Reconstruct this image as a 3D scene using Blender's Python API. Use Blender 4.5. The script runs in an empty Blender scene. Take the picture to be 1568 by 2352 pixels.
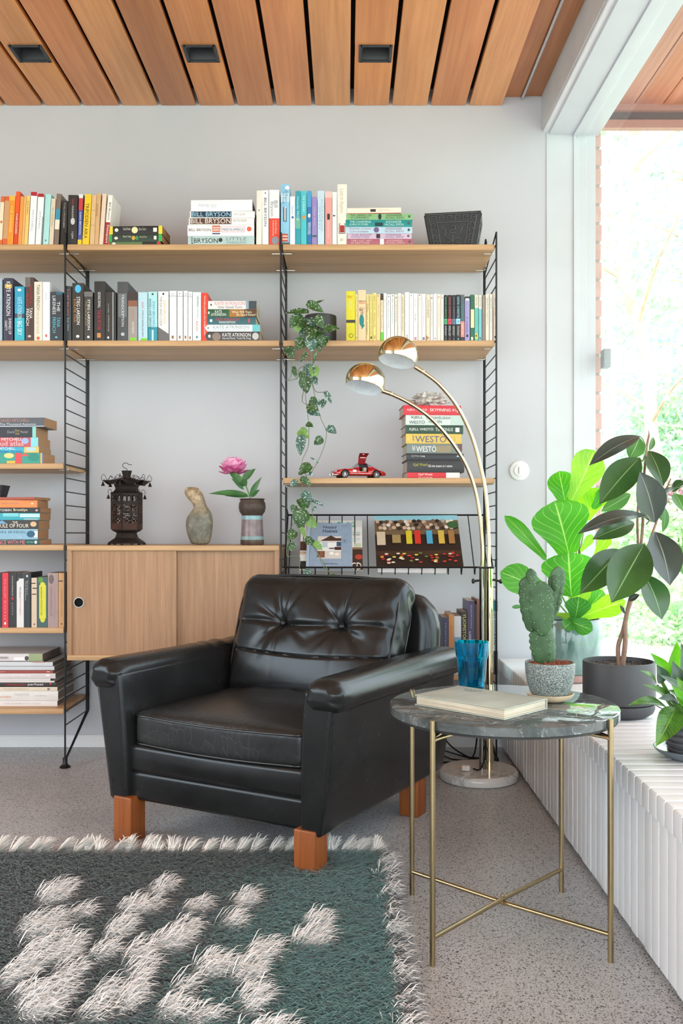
import bpy, math, random
import numpy as np
from mathutils import Vector, Matrix, noise as mnoise
C = bpy.context.scene.collection
PI = math.pi
# ------------------------------------------------------------------ camera, world, light, exposure
FP, VX, VY, EYE = 2137.0, 795.0, 1212.0, 0.8636      # focal length in pixels of a 1568x2352 frame, principal point, eye height
cam = bpy.data.objects.new('camera', bpy.data.cameras.new('camera')); C.objects.link(cam)
cam.location = (0, 0, EYE); cam.rotation_euler = (PI/2, 0, 0)
cam.data.sensor_fit = 'VERTICAL'; cam.data.sensor_height = 36.0
cam.data.lens = 36.0*FP/2352; cam.data.shift_x = -(VX-784)/2352; cam.data.shift_y = (VY-1176)/2352
cam.data.clip_start = 0.05; cam.data.clip_end = 200
bpy.context.scene.camera = cam
W = bpy.data.worlds.new('sky'); bpy.context.scene.world = W; W.use_nodes = True
wn = W.node_tree.nodes; wl = W.node_tree.links; wn.clear()
wo = wn.new('ShaderNodeOutputWorld'); wb = wn.new('ShaderNodeBackground'); wb.inputs['Strength'].default_value = 10.5
wc = wn.new('ShaderNodeTexCoord'); wz = wn.new('ShaderNodeSeparateXYZ'); wr = wn.new('ShaderNodeValToRGB')
wr.color_ramp.elements[0].position = 0.45; wr.color_ramp.elements[0].color = (0.5, 0.55, 0.5, 1)
wr.color_ramp.elements[1].position = 0.62; wr.color_ramp.elements[1].color = (0.84, 0.93, 1.0, 1)
wm = wn.new('ShaderNodeMath'); wm.operation = 'MULTIPLY_ADD'; wm.inputs[1].default_value = 0.5; wm.inputs[2].default_value = 0.5
wl.new(wc.outputs['Generated'], wz.inputs[0]); wl.new(wz.outputs['Z'], wm.inputs[0]); wl.new(wm.outputs[0], wr.inputs[0])
wl.new(wr.outputs[0], wb.inputs['Color']); wl.new(wb.outputs[0], wo.inputs['Surface'])
def area(name, loc, rot, sx, sy, power, col=(1, 1, 1)):
    l = bpy.data.lights.new(name, 'AREA'); l.shape = 'RECTANGLE'; l.size = sx; l.size_y = sy; l.energy = power; l.color = col
    o = bpy.data.objects.new(name, l); C.objects.link(o); o.location = loc; o.rotation_euler = rot
    return o
# daylight entering by the garden doors behind the camera and by the window of the opposite wall
area('daylight_garden_doors', (-0.6, -2.42, 1.45), (math.radians(84), 0, 0), 3.6, 2.0, 36, (0.90, 0.96, 1.0))
area('daylight_opposite_window', (-3.24, 0.9, 1.55), (math.radians(90), 0, math.radians(-90)), 2.6, 1.5, 40, (0.90, 0.96, 1.0))
sun = bpy.data.objects.new('sun', bpy.data.lights.new('sun', 'SUN')); C.objects.link(sun)
sun.data.energy = 9.0; sun.data.angle = math.radians(3); sun.data.color = (1, 0.96, 0.9)
sun.rotation_euler = Vector((0.30, 0.62, -0.62)).to_track_quat('-Z', 'Y').to_euler()
vs = bpy.context.scene.view_settings
vs.view_transform = 'Standard'; vs.look = 'None'; vs.gamma = 1; vs.use_curve_mapping = False; vs.exposure = -0.95

# ------------------------------------------------------------------ helpers
def P(px, py, y): return Vector(((px-VX)*y/FP, y, EYE+(VY-py)*y/FP))
def lin(h):
    h = h.lstrip('#'); c = [int(h[i:i+2], 16)/255 for i in (0, 2, 4)]
    return tuple(x/12.92 if x <= 0.04045 else ((x+0.055)/1.055)**2.4 for x in c)+(1.0,)
def dim(c, f): return (c[0]*f, c[1]*f, c[2]*f, 1)
MATS = {}
def newmat(name):
    m = bpy.data.materials.new(name); m.use_nodes = True; nt = m.node_tree
    return m, nt.nodes, nt.links, nt.nodes['Principled BSDF']
def coords(n, l, scale=(1, 1, 1), kind='Object', rot=(0, 0, 0)):
    tc = n.new('ShaderNodeTexCoord'); mp = n.new('ShaderNodeMapping')
    mp.inputs['Scale'].default_value = scale; mp.inputs['Rotation'].default_value = rot
    if kind == 'World':
        g = n.new('ShaderNodeNewGeometry'); l.new(g.outputs['Position'], mp.inputs['Vector'])
    else: l.new(tc.outputs[kind], mp.inputs['Vector'])
    return mp.outputs['Vector']
def noise(n, l, vec, scale, detail=4, rough=0.5, dist=0.0):
    t = n.new('ShaderNodeTexNoise'); t.inputs['Scale'].default_value = scale; t.inputs['Detail'].default_value = detail
    t.inputs['Roughness'].default_value = rough; t.inputs['Distortion'].default_value = dist
    l.new(vec, t.inputs['Vector']); return t.outputs['Fac']
def ramp(n, l, fac, stops):
    r = n.new('ShaderNodeValToRGB'); e = r.color_ramp.elements
    while len(e) < len(stops): e.new(0.5)
    for i, (p, c) in enumerate(stops): e[i].position = p; e[i].color = c if len(c) == 4 else (*c, 1)
    l.new(fac, r.inputs['Fac']); return r.outputs['Color']
def bump(n, l, b, height, strength, dist=0.002):
    u = n.new('ShaderNodeBump'); u.inputs['Strength'].default_value = strength; u.inputs['Distance'].default_value = dist
    l.new(height, u.inputs['Height']); l.new(u.outputs['Normal'], b.inputs['Normal'])
def g3(v): return (v, v, v, 1)
def mixc(n, l, fac, a, b, mode='MIX'):
    m = n.new('ShaderNodeMix'); m.data_type = 'RGBA'; m.blend_type = mode
    for s, v in ((0, fac), (6, a), (7, b)):
        if isinstance(v, (int, float)): m.inputs[s].default_value = v
        elif isinstance(v, tuple): m.inputs[s].default_value = v
        else: l.new(v, m.inputs[s])
    return m.outputs[2]
def plain(hexc, rough=0.45, metal=0.0, vary=0.06, coat=0.0, name=None, bmp=0.0, sc=60):
    """A slightly mottled procedural surface."""
    k = (hexc, rough, metal, vary, coat, bmp, sc)
    if k in MATS: return MATS[k]
    m, n, l, b = newmat(name or 'surface_'+hexc.lstrip('#'))
    c = lin(hexc); f = noise(n, l, coords(n, l), sc, 3)
    l.new(ramp(n, l, f, [(0.3, dim(c, 1-vary)), (0.7, dim(c, 1+vary))]), b.inputs['Base Color'])
    b.inputs['Roughness'].default_value = rough; b.inputs['Metallic'].default_value = metal
    b.inputs['Coat Weight'].default_value = coat
    if bmp: bump(n, l, b, f, bmp)
    MATS[k] = m; return m

class MB:
    def __init__(s): s.v = []; s.f = []; s.m = []; s.mats = []; s.sm = []
    def mi(s, mat):
        if mat is None: return 0
        if mat not in s.mats: s.mats.append(mat)
        return s.mats.index(mat)
    def add(s, vs_, fs, mat=None, smooth=False, M=None):
        o = len(s.v); i = s.mi(mat)
        if M is not None: vs_ = [M @ Vector(v) for v in vs_]
        s.v.extend(tuple(v) for v in vs_)
        for f in fs: s.f.append(tuple(a+o for a in f)); s.m.append(i); s.sm.append(smooth)
        return s
    def box(s, x0, x1, y0, y1, z0, z1, mat=None, M=None):
        v = [(x, y, z) for z in (z0, z1) for y in (y0, y1) for x in (x0, x1)]
        return s.add(v, [(0, 2, 3, 1), (4, 5, 7, 6), (0, 1, 5, 4), (2, 6, 7, 3), (0, 4, 6, 2), (1, 3, 7, 5)], mat, False, M)
    def bbox(s, x0, x1, y0, y1, z0, z1, r, mat=None, M=None, n=2):
        """box with rounded edges"""
        c = ((x0+x1)/2, (y0+y1)/2, (z0+z1)/2); h = ((x1-x0)/2, (y1-y0)/2, (z1-z0)/2)
        return s.rbox(c, h, r, (1, 1, 1), mat, M, None, n)
    def rbox(s, c, h, r, seg, mat=None, M=None, fn=None, edge=3):
        """rounded box: h half sizes, r edge radius, seg interior segments per axis, fn(p,n)->p deform"""
        r = min(r, *h)
        ax = []
        for k in range(3):
            i = h[k]-r
            lst = [(-i, -math.tan((edge-e)/edge*PI/4)) for e in range(edge)]
            lst += [(-i+2*i*j/seg[k], 0.0) for j in range(seg[k]+1)]
            lst += [(i, math.tan((e+1)/edge*PI/4)) for e in range(edge)]
            ax.append(lst)
        V = []; idx = {}; F = []
        def vert(g):
            if g in idx: return idx[g]
            b = Vector([ax[k][g[k]][0] for k in range(3)]); d = Vector([ax[k][g[k]][1] for k in range(3)])
            for k in range(3):
                if g[k] == 0: d[k] = -1
                if g[k] == len(ax[k])-1: d[k] = 1
            d.normalize(); p = b+d*r
            if fn: p = Vector(fn(p.copy(), d))
            p = p+Vector(c); V.append(p); idx[g] = len(V)-1; return idx[g]
        N = [len(a) for a in ax]
        for k in range(3):
            a, b2 = (k+1) % 3, (k+2) % 3
            for side in (0, N[k]-1):
                for i in range(N[a]-1):
                    for j in range(N[b2]-1):
                        q = []
                        for (di, dj) in ((0, 0), (1, 0), (1, 1), (0, 1)):
                            g = [0, 0, 0]; g[k] = side; g[a] = i+di; g[b2] = j+dj; q.append(vert(tuple(g)))
                        if side == 0: q.reverse()
                        F.append(tuple(q))
        return s.add(V, F, mat, True, M)
    def tube(s, pts, r, mat=None, seg=8, closed=False, M=None, caps=True):
        pts = [Vector(p) for p in pts]; n = len(pts)
        rs = r if isinstance(r, (list, tuple)) else [r]*n
        V = []; F = []; up = None
        for i, p in enumerate(pts):
            if closed: t = (pts[(i+1) % n]-pts[i-1])
            else: t = pts[min(i+1, n-1)]-pts[max(i-1, 0)]
            t.normalize()
            if up is None: up = t.orthogonal().normalized()
            else:
                up = up-t*up.dot(t)
                if up.length < 1e-6: up = t.orthogonal()
                up.normalize()
            w = t.cross(up)
            for k in range(seg):
                a = 2*PI*k/seg; V.append(p+(up*math.cos(a)+w*math.sin(a))*rs[i])
        for i in range(n if closed else n-1):
            j = (i+1) % n
            for k in range(seg): F.append((i*seg+k, i*seg+(k+1) % seg, j*seg+(k+1) % seg, j*seg+k))
        s.add(V, F, mat, True, M)
        if caps and not closed:
            for b, rev in ((0, True), ((n-1)*seg, False)):
                f = tuple(range(b, b+seg)); s.f.append(tuple(x+len(s.v)-len(V) for x in (f[::-1] if rev else f))); s.m.append(s.mi(mat)); s.sm.append(False)
        return s
    def lathe(s, prof, mat=None, seg=48, c=(0, 0, 0), M=None, smooth=True):
        V = []; F = []; n = len(prof)
        for k in range(seg):
            a = 2*PI*k/seg
            for (r, z) in prof: V.append((c[0]+r*math.cos(a), c[1]+r*math.sin(a), c[2]+z))
        for k in range(seg):
            j = (k+1) % seg
            for i in range(n-1): F.append((k*n+i, j*n+i, j*n+i+1, k*n+i+1))
        return s.add(V, F, mat, smooth, M)
    def ball(s, c, r, mat=None, seg=12, rings=8, M=None):
        if not isinstance(r, (list, tuple)): r = (r, r, r)
        V = [(c[0], c[1], c[2]-r[2])]; F = []
        for i in range(1, rings):
            a = PI*i/rings-PI/2
            for k in range(seg):
                b = 2*PI*k/seg; V.append((c[0]+r[0]*math.cos(a)*math.cos(b), c[1]+r[1]*math.cos(a)*math.sin(b), c[2]+r[2]*math.sin(a)))
        V.append((c[0], c[1], c[2]+r[2])); L = len(V)-1
        for k in range(seg):
            F.append((0, 1+(k+1) % seg, 1+k)); F.append((L, L-seg+k, L-seg+(k+1) % seg))
            for i in range(rings-2):
                a = 1+i*seg; F.append((a+k, a+(k+1) % seg, a+seg+(k+1) % seg, a+seg+k))
        return s.add(V, F, mat, True, M)
    def disc(s, c, r, mat=None, seg=24, ax='z', ry=None):
        ry = ry or r; V = []
        for k in range(seg):
            a = 2*PI*k/seg; u, w = r*math.cos(a), ry*math.sin(a)
            V.append((c[0]+u, c[1]+w, c[2]) if ax == 'z' else (c[0]+u, c[1], c[2]+w) if ax == 'y' else (c[0], c[1]+u, c[2]+w))
        return s.add(V, [tuple(range(seg))], mat)
    def prism(s, poly, y0, y1, mat=None, M=None):
        """xz polygon extruded along y"""
        n = len(poly); V = [(x, y0, z) for x, z in poly]+[(x, y1, z) for x, z in poly]
        F = [tuple(range(n)), tuple(range(2*n-1, n-1, -1))]+[((i+1) % n, i, i+n, (i+1) % n+n) for i in range(n)]
        return s.add(V, F, mat, False, M)
    def mesh(s, name):
        me = bpy.data.meshes.new(name); me.from_pydata(s.v, [], s.f)
        for m in s.mats: me.materials.append(m)
        me.polygons.foreach_set('material_index', s.m); me.polygons.foreach_set('use_smooth', s.sm); me.update()
        if any(s.sm): me.set_sharp_from_angle(angle=math.radians(42))
        return me
    def build(s, name, mat=None, parent=None, loc=None, rot=None):
        me = s.mesh(name)
        if mat is not None and not s.mats: me.materials.append(mat)
        o = bpy.data.objects.new(name, me); C.objects.link(o)
        if parent: o.parent = parent
        if loc: o.location = loc
        if rot: o.rotation_euler = rot
        return o
def tag(o, label=None, cat=None, group=None, kind=None):
    if label: o['label'] = label
    if cat: o['category'] = cat
    if group: o['group'] = group
    if kind: o['kind'] = kind
    return o
def thing(name, label, cat, loc=(0, 0, 0), rz=0, group=None):
    o = bpy.data.objects.new(name, None); C.objects.link(o); o.location = loc; o.rotation_euler = (0, 0, rz)
    o.empty_display_size = 0.05
    return tag(o, label, cat, group)
def struct(o): o['kind'] = 'structure'; return o
def catmull(pts, n=8):
    pts = [Vector(p) for p in pts]; q = [pts[0]*2-pts[1]]+pts+[pts[-1]*2-pts[-2]]; out = []
    for i in range(1, len(q)-2):
        for k in range(n):
            t = k/n; a, b, c, d = q[i-1], q[i], q[i+1], q[i+2]
            out.append(0.5*((2*b)+(c-a)*t+(2*a-5*b+4*c-d)*t*t+(3*b-a-3*c+d)*t**3))
    out.append(pts[-1]); return out
TXT = {}
def textmesh(s):
    if s not in TXT:
        c = bpy.data.curves.new('writing', 'FONT'); c.body = s; c.size = 1; c.resolution_u = 2
        o = bpy.data.objects.new('writing', c); C.objects.link(o)
        me = bpy.data.meshes.new_from_object(o)
        v = np.array([tuple(x.co) for x in me.vertices]) if len(me.vertices) else np.zeros((1, 3))
        f = [tuple(p.vertices) for p in me.polygons]
        bpy.data.objects.remove(o); bpy.data.curves.remove(c); bpy.data.meshes.remove(me)
        v[:, 0] -= v[:, 0].min(); v[:, 1] -= v[:, 1].min()
        v[:, 0] /= max(v[:, 0].max(), 1e-6); v[:, 1] /= max(v[:, 1].max(), 1e-6)
        TXT[s] = (v, f)
    return TXT[s]
def decals(parent, specs, o, ds, dt, nrm, name='spine_lettering'):
    """writing and colour bands on a surface: o origin, ds reading direction (full length), dt letter-up direction (full height)"""
    bands = MB(); ink = MB(); o = Vector(o); ds = Vector(ds); dt = Vector(dt); nrm = Vector(nrm)
    for i, sp in enumerate(specs):
        k, col, s0, s1, t0, t1 = sp[:6]
        m = plain(col, 0.5, 0, 0.03)
        if k == '#': bands.add([o+ds*a+dt*b+nrm*(0.0002+0.00008*i) for a, b in ((s0, t0), (s1, t0), (s1, t1), (s0, t1))], [(0, 1, 2, 3)], m)
        elif k == 'o':
            bands.add([o+ds*((s0+s1)/2+(s1-s0)/2*math.cos(a))+dt*((t0+t1)/2+(t1-t0)/2*math.sin(a))+nrm*(0.0003+0.00008*i) for a in [j*PI/8 for j in range(16)]], [tuple(range(16))], m)
        elif k == '^': bands.add([o+ds*a+dt*b+nrm*(0.0003+0.00008*i) for a, b in ((s0, t0), (s1, t0), ((s0+s1)/2, t1))], [(0, 1, 2)], m)
        else:
            v, f = textmesh(k)
            ink.add([o+ds*(s0+(s1-s0)*p[0])+dt*(t0+(t1-t0)*p[1])+nrm*(0.0005+0.00008*i) for p in v], f, m)
    if bands.v: bands.build('cover_print' if name == 'spine_lettering' else 'printed_panel', None, parent)
    if ink.v: ink.build(name, None, parent)
# ------------------------------------------------------------------ large materials
def wood(name, c1, c2, scale, axis, rough=0.45, bmp=0.15, big=0.5, world=False):
    """straight grain running along axis (0 x, 1 y, 2 z)"""
    m, n, l, b = newmat(name)
    s = [scale]*3; s[axis] = scale*0.035
    v = coords(n, l, tuple(s), 'World' if world else 'Object')
    f1 = noise(n, l, v, 1.0, 6, 0.65, 0.3); f2 = noise(n, l, v, 0.17, 3, 0.5, 0.6)
    a = ramp(n, l, f1, [(0.3, lin(c1)), (0.7, lin(c2))]); c = ramp(n, l, f2, [(0.35, g3(1-0.35*big)), (0.65, g3(1+0.1*big))])
    l.new(mixc(n, l, 1.0, a, c, 'MULTIPLY'), b.inputs['Base Color']); b.inputs['Roughness'].default_value = rough
    bump(n, l, b, f1, bmp, 0.001); return m
OAK_X = wood('oak_grain_across', 'b58c62', 'd3ab7c', 90, 0)
OAK_Z = wood('oak_grain_upright', '977050', 'b58c68', 110, 2, big=0.35)
LEGW = wood('teak_leg', '83441f', 'a65f2c', 90, 2, 0.4)
def wall_mat():
    m, n, l, b = newmat('pale_grey_paint'); v = coords(n, l)
    l.new(ramp(n, l, noise(n, l, v, 1.3, 4), [(0.3, lin('c2c4ca')), (0.7, lin('cacbd1'))]), b.inputs['Base Color'])
    b.inputs['Roughness'].default_value = 0.7; bump(n, l, b, noise(n, l, v, 160, 3), 0.05, 0.001); return m
WALL = wall_mat()
WHITE = plain('e6e7e8', 0.4, 0, 0.02, name='white_paint', sc=8)
TRIMG = plain('c6c8c8', 0.5, 0, 0.04, name='grey_trim_paint', sc=8)
def ceil_mat(k, j):
    m, n, l, b = newmat('ceiling_plank_wood_%s' % 'abcdef'[j]); rr = random.Random(40+j)
    v = coords(n, l, (55, 1.6, 55), 'World'); f1 = noise(n, l, v, 1.0, 6, 0.6, 0.5)
    v2 = coords(n, l, (9, 1.0, 9), 'World'); f2 = noise(n, l, v2, 1.0, 3, 0.5, 0.8)
    c1, c2 = k
    a = ramp(n, l, f1, [(0.25, lin(c1)), (0.75, lin(c2))]); c = ramp(n, l, f2, [(0.3, g3(0.82)), (0.7, g3(1.06))])
    l.new(mixc(n, l, 1.0, a, c, 'MULTIPLY'), b.inputs['Base Color']); b.inputs['Roughness'].default_value = 0.42
    bump(n, l, b, f1, 0.12, 0.001); return m
CEILM = [ceil_mat(k, j) for j, k in enumerate([('cf7f44', 'ea9f62'), ('d88a4c', 'f2ad70'), ('c87842', 'e49a62'), ('d6824e', 'eca268'), ('d4884e', 'f4b074'), ('b06a3c', 'cf8a55')])]
def floor_mat():
    m, n, l, b = newmat('polished_terrazzo'); v = coords(n, l, kind='World')
    base = ramp(n, l, noise(n, l, v, 3.0, 5, 0.6), [(0.3, lin('b7babd')), (0.7, lin('c9cccf'))])
    fine = ramp(n, l, noise(n, l, v, 260, 3, 0.7), [(0.32, g3(0.72)), (0.6, g3(1.08))])
    c = mixc(n, l, 1.0, base, fine, 'MULTIPLY')
    for sc, lo, hi, dark in ((105, 0.20, 0.27, '3e3a38'), (185, 0.26, 0.34, '55504c'), (300, 0.3, 0.4, '6a6562'), (130, 0.13, 0.17, 'e0dcd8')):
        t = n.new('ShaderNodeTexVoronoi'); t.inputs['Scale'].default_value = sc; l.new(v, t.inputs['Vector'])
        f = ramp(n, l, t.outputs['Distance'], [(lo, g3(1)), (hi, g3(0))])
        k = ramp(n, l, noise(n, l, v, sc*0.55, 2), [(0.44, g3(0)), (0.50, g3(1))])
        q = mixc(n, l, 1.0, f, k, 'MULTIPLY'); c = mixc(n, l, q, c, lin(dark))
    l.new(c, b.inputs['Base Color']); b.inputs['Roughness'].default_value = 0.33; b.inputs['Specular IOR Level'].default_value = 0.4
    bump(n, l, b, noise(n, l, v, 6, 3), 0.05, 0.004); return m
FLOOR = floor_mat()
def glass_mat():
    m = bpy.data.materials.new('window_glass'); m.use_nodes = True; n = m.node_tree.nodes; l = m.node_tree.links; n.clear()
    o = n.new('ShaderNodeOutputMaterial'); mx = n.new('ShaderNodeMixShader'); t = n.new('ShaderNodeBsdfTransparent'); g = n.new('ShaderNodeBsdfGlossy')
    g.inputs['Roughness'].default_value = 0.01; lw = n.new('ShaderNodeLayerWeight'); lw.inputs['Blend'].default_value = 0.5
    pw = n.new('ShaderNodeMath'); pw.operation = 'POWER'; pw.inputs[1].default_value = 4.0; l.new(lw.outputs['Facing'], pw.inputs[0])
    fr = n.new('ShaderNodeMath'); fr.operation = 'MULTIPLY_ADD'; fr.inputs[1].default_value = 0.55; fr.inputs[2].default_value = 0.04; l.new(pw.outputs[0], fr.inputs[0])
    t.inputs['Color'].default_value = (0.96, 0.98, 0.975, 1)
    l.new(fr.outputs[0], mx.inputs[0]); l.new(t.outputs[0], mx.inputs[1]); l.new(g.outputs[0], mx.inputs[2]); l.new(mx.outputs[0], o.inputs['Surface']); return m
PANE = glass_mat()
BLACKW = plain('161719', 0.42, 0.2, 0.05, name='black_coated_wire')
CHROME = plain('c9cbcc', 0.2, 1.0, 0.03, name='chrome')
BRASS = plain('e8d8b0', 0.08, 1.0, 0.02, name='polished_brass')
BRASSB = plain('ae9c78', 0.28, 1.0, 0.05, name='brushed_brass', sc=40)
DARKP = plain('3b3c3f', 0.5, 0, 0.05, name='charcoal_ceramic')

# ------------------------------------------------------------------ the room
WY = 3.676                                                     # plane of the wall behind the shelves
struct(MB().box(-3.3, 1.3, -2.6, 4.0, -0.1, 0).build('floor', FLOOR))
struct(MB().box(-3.3, 0.80, WY, WY+0.3, 0, 2.75).build('wall_back', WALL))
w = MB(); w.box(-3.45, -3.3, -2.6, -0.45, 0, 2.75); w.box(-3.45, -3.3, 2.25, WY+0.3, 0, 2.75); w.box(-3.45, -3.3, -0.45, 2.25, 0, 0.8); w.box(-3.45, -3.3, -0.45, 2.25, 2.3, 2.75)
struct(w.build('wall_left', WALL))
w = MB(); w.box(-3.3, -2.45, -2.6, -2.45, 0, 2.75); w.box(1.25, 1.3, -2.6, -2.45, 0, 2.75); w.box(-2.45, 1.25, -2.6, -2.45, 2.45, 2.75)
struct(w.build('wall_front', WALL))
struct(MB().box(-3.3, 0.595, WY-0.014, WY, 0, 0.043).box(-3.3, 0.595, WY-0.009, WY, 0.043, 0.046).build('baseboard_back', WHITE))
struct(MB().box(-3.4, 1.05, -2.6, WY+0.3, 2.60, 2.78).build('roof_slab', WALL))
CZ = 2.53
for k in range(-22, 4):                                        # boards of the ceiling; black gaps between them
    x0 = 0.022+0.1519*k+0.0075; x1 = x0+0.137
    if k == 3: x1 = 0.614
    c = MB(); lx = {0: 0.1025, -4: -0.509, -8: -1.110}.get(k)
    if lx is None: c.bbox(x0, x1, -2.45, WY-0.002, CZ, CZ+0.022, 0.003)
    else:                                                      # hole for a downlight
        c.bbox(x0, x1, -2.45, 3.216, CZ, CZ+0.022, 0.003); c.bbox(x0, x1, 3.320, WY-0.002, CZ, CZ+0.022, 0.003)
        c.box(x0+.001, lx-0.052, 3.214, 3.322, CZ, CZ+0.022); c.box(lx+0.052, x1-.001, 3.214, 3.322, CZ, CZ+0.022)
    struct(c.build('ceiling_plank', CEILM[(k*7+k//3) % 6]))
struct(MB().box(-3.3, 0.60, -2.45, WY, CZ+0.068, CZ+0.07).build('ceiling_backing', plain('17130f', 0.8, name='black_gap')))
c = MB(); c.bbox(0.600, 0.690, -2.45, WY-0.002, CZ+0.034, CZ+0.045, 0.002); c.bbox(0.6935, 0.770, -2.45, WY-0.002, CZ+0.037, CZ+0.048, 0.002)
struct(c.build('ceiling_recess', CEILM[5]))
cd = thing('ceiling_conduit', 'thin grey conduit clipped along the recessed ceiling strip by the window beam', 'conduit', (0.694, 0, CZ+0.028))
MB().tube([(0, -2.4, 0), (0, WY-0.004, 0)], 0.0055, seg=10).build('conduit_pipe', plain('c8c8c8', 0.35, 0.4), cd)
for yy in (2.95, 1.6): MB().bbox(-0.013, 0.013, yy-0.006, yy+0.006, -0.007, 0.008, 0.002).build('conduit_clip', CHROME, cd)
MB().tube([(0.004+0.006*math.sin(i*1.1), 1.98+0.014*i, -0.006+0.004*math.cos(i*1.1)) for i in range(42)], 0.0028, seg=6).build('coiled_end', CHROME, cd)
# beam, lintel, jamb
GX = 0.925                                                     # plane of the pane
b = MB()
b.box(0.770, 0.90, -2.45, WY, 2.434, 2.60)
b.build('trim_1', TRIMG)['kind'] = 'structure'
b = MB(); b.box(0.778, 0.808, -2.45, WY, 2.425, 2.434); b.tube([(0.782, -2.45, 2.430), (0.782, WY, 2.430)], 0.006)
struct(b.build('trim_2', WHITE))
win = thing('window_1', 'large fixed window with white frame beside the slatted bench', 'window', (0, 0, 0)); struct(win); del win['category']; del win['label']
f = MB()
f.box(0.800, 0.900, -2.45, WY, 2.415, 2.432)                   # head, inner board
f.box(0.900, 1.000, -2.45, WY+0.02, 2.420, 2.60)
f.box(0.895, 0.908, -2.45, WY, 2.408, 2.420)
f.box(0.800, 0.903, WY, WY+0.06, 0.30, 2.415)                  # jamb by the shelf wall
f.box(0.903, 0.988, WY+0.012, WY+0.08, 0.25, 2.42)
f.box(0.897, 0.905, WY-0.006, WY+0.01, 0.3, 2.415)
f.box(0.790, 0.800, WY-0.004, WY+0.01, 0.35, 2.43)
f.box(0.895, 0.99, -2.45, WY, 0.27, 0.352)                     # sill rail
f.box(0.895, 0.99, -0.9, -0.8, 0.3, 2.42)
f.build('window_frame', plain('ccd0d4', 0.4, 0, 0.02, name='window_frame_paint', sc=8), win)
MB().add([(GX, -2.45, 0.352), (GX, WY+0.012, 0.352), (GX, WY+0.012, 2.42), (GX, -2.45, 2.42)], [(0, 1, 2, 3)]).build('pane', PANE, win)
m = MB(); m.bbox(1.00, 1.03, WY-0.06, WY-0.01, 1.488, 1.56, 0.004).build('frame_bracket', plain('9aa3a6', 0.5), win)
# brick return of the outer wall
def brick_mat():
    m, n, l, b = newmat('hazed_red_brick'); v = coords(n, l, kind='World')  # brick red paled, putting the haze of the window pane into its colour
    l.new(ramp(n, l, noise(n, l, v, 14, 5), [(0.3, lin('c0988e')), (0.7, lin('d6b4aa'))]), b.inputs['Base Color']); b.inputs['Roughness'].default_value = 0.9
    bump(n, l, b, noise(n, l, v, 90, 4), 0.4, 0.003); return m
BRICK = brick_mat()
br = MB(); br.box(0.989, 1.008, WY+0.03, WY+0.29, -0.1, 2.95, plain('a59a92', 0.95, name='mortar'))
for i in range(40):
    z = -0.1+i*0.075; br.bbox(0.9885, 1.014+(0.0 if i % 2 else 0.003), WY+0.026, WY+0.295, z+0.005, z+0.07, 0.004, BRICK)
struct(br.build('wall_outer_brick', None))
# outside: ground, eave, terrace
def lawn_mat():
    m, n, l, b = newmat('garden_lawn'); v = coords(n, l, kind='World')
    l.new(ramp(n, l, noise(n, l, v, 1.2, 6, 0.7), [(0.3, lin('9cb890')), (0.55, lin('b4c8a8')), (0.75, lin('ccd8c0'))]), b.inputs['Base Color']); b.inputs['Roughness'].default_value = 1
    return m
struct(MB().box(1.02, 60, -10, 70, -0.4, -0.12).box(-40, 1.02, 4.2, 70, -0.4, -0.12).build('ground_outside', lawn_mat()))
pv = MB()  # paving widened near the window to bounce neutral light indoors
for i in range(9):
    for j in range(-6, 12):
        if 1.25+0.62*i < 1.4+0.42*(0.6+0.62*j+6): pv.bbox(1.25+0.62*i, 1.855+0.62*i, 0.6-0.62*0+0.62*j, 1.205+0.62*j, -0.12, -0.085, 0.006)
struct(pv.build('path_paving', plain('d8ccc8', 0.85, 0, 0.10, name='pink_grey_paving', sc=12)))
SOF = wood('eave_boards', 'a8644e', 'c4836c', 40, 1, 0.6, world=True)
e = MB()
for i in range(14): e.bbox(1.02+0.145*i, 1.16+0.145*i, -2.4, 4.72, 3.00, 3.02, 0.003)
struct(e.build('ceiling_eave', SOF))
e = MB(); e.box(1.02, 3.1, 4.70, 4.74, 2.885, 2.925, plain('a8786c', 0.6)); e.box(1.02, 3.1, 4.72, 4.76, 2.92, 2.975, plain('5a4a4a', 0.6)); e.box(1.02, 3.1, 4.69, 4.73, 2.97, 3.01, plain('a8786c', 0.6))
struct(e.build('trim_3', None))
struct(MB().box(1.02, 3.1, -2.5, 4.76, 3.03, 3.08).build('roof_eave', plain('3a3532', 0.8)))
# ------------------------------------------------------------------ slatted bench under the window
BX, BZ = 0.603, 0.350
bench = thing('slatted_bench', 'long white slatted bench cover running under the window', 'bench', (BX, 0, 0))
t = MB(); fr = MB(); pitch = 0.0455; i = 0; y = WY-0.02
while y > -2.3:
    j1 = 0.0022*math.sin(i*1.7)
    if i % 26 != 25: t.bbox(-0.004, 0.29, y-pitch+0.005, y, BZ-0.018, BZ, 0.0015)
    else: t.bbox(-0.004, 0.118, y-pitch+0.005, y, BZ-0.018, BZ, 0.0015); t.bbox(0.121, 0.29, y-pitch+0.005, y, BZ-0.018, BZ, 0.0015)
    t.bbox(-0.006, 0.016, y-pitch+0.005, y, BZ-0.050, BZ-0.002, 0.0015)
    fr.bbox(0.0+j1*0.3, 0.015, y-pitch+0.005, y, 0.012+abs(j1), BZ-0.0515, 0.0015)
    y -= pitch; i += 1
t.build('slatted_top', WHITE, bench); fr.build('slatted_front', WHITE, bench)
MB().box(0.02, 0.05, -2.3, WY-0.02, 0, BZ-0.02).build('bench_frame', plain('b4b4b4', 0.7), bench)
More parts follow.
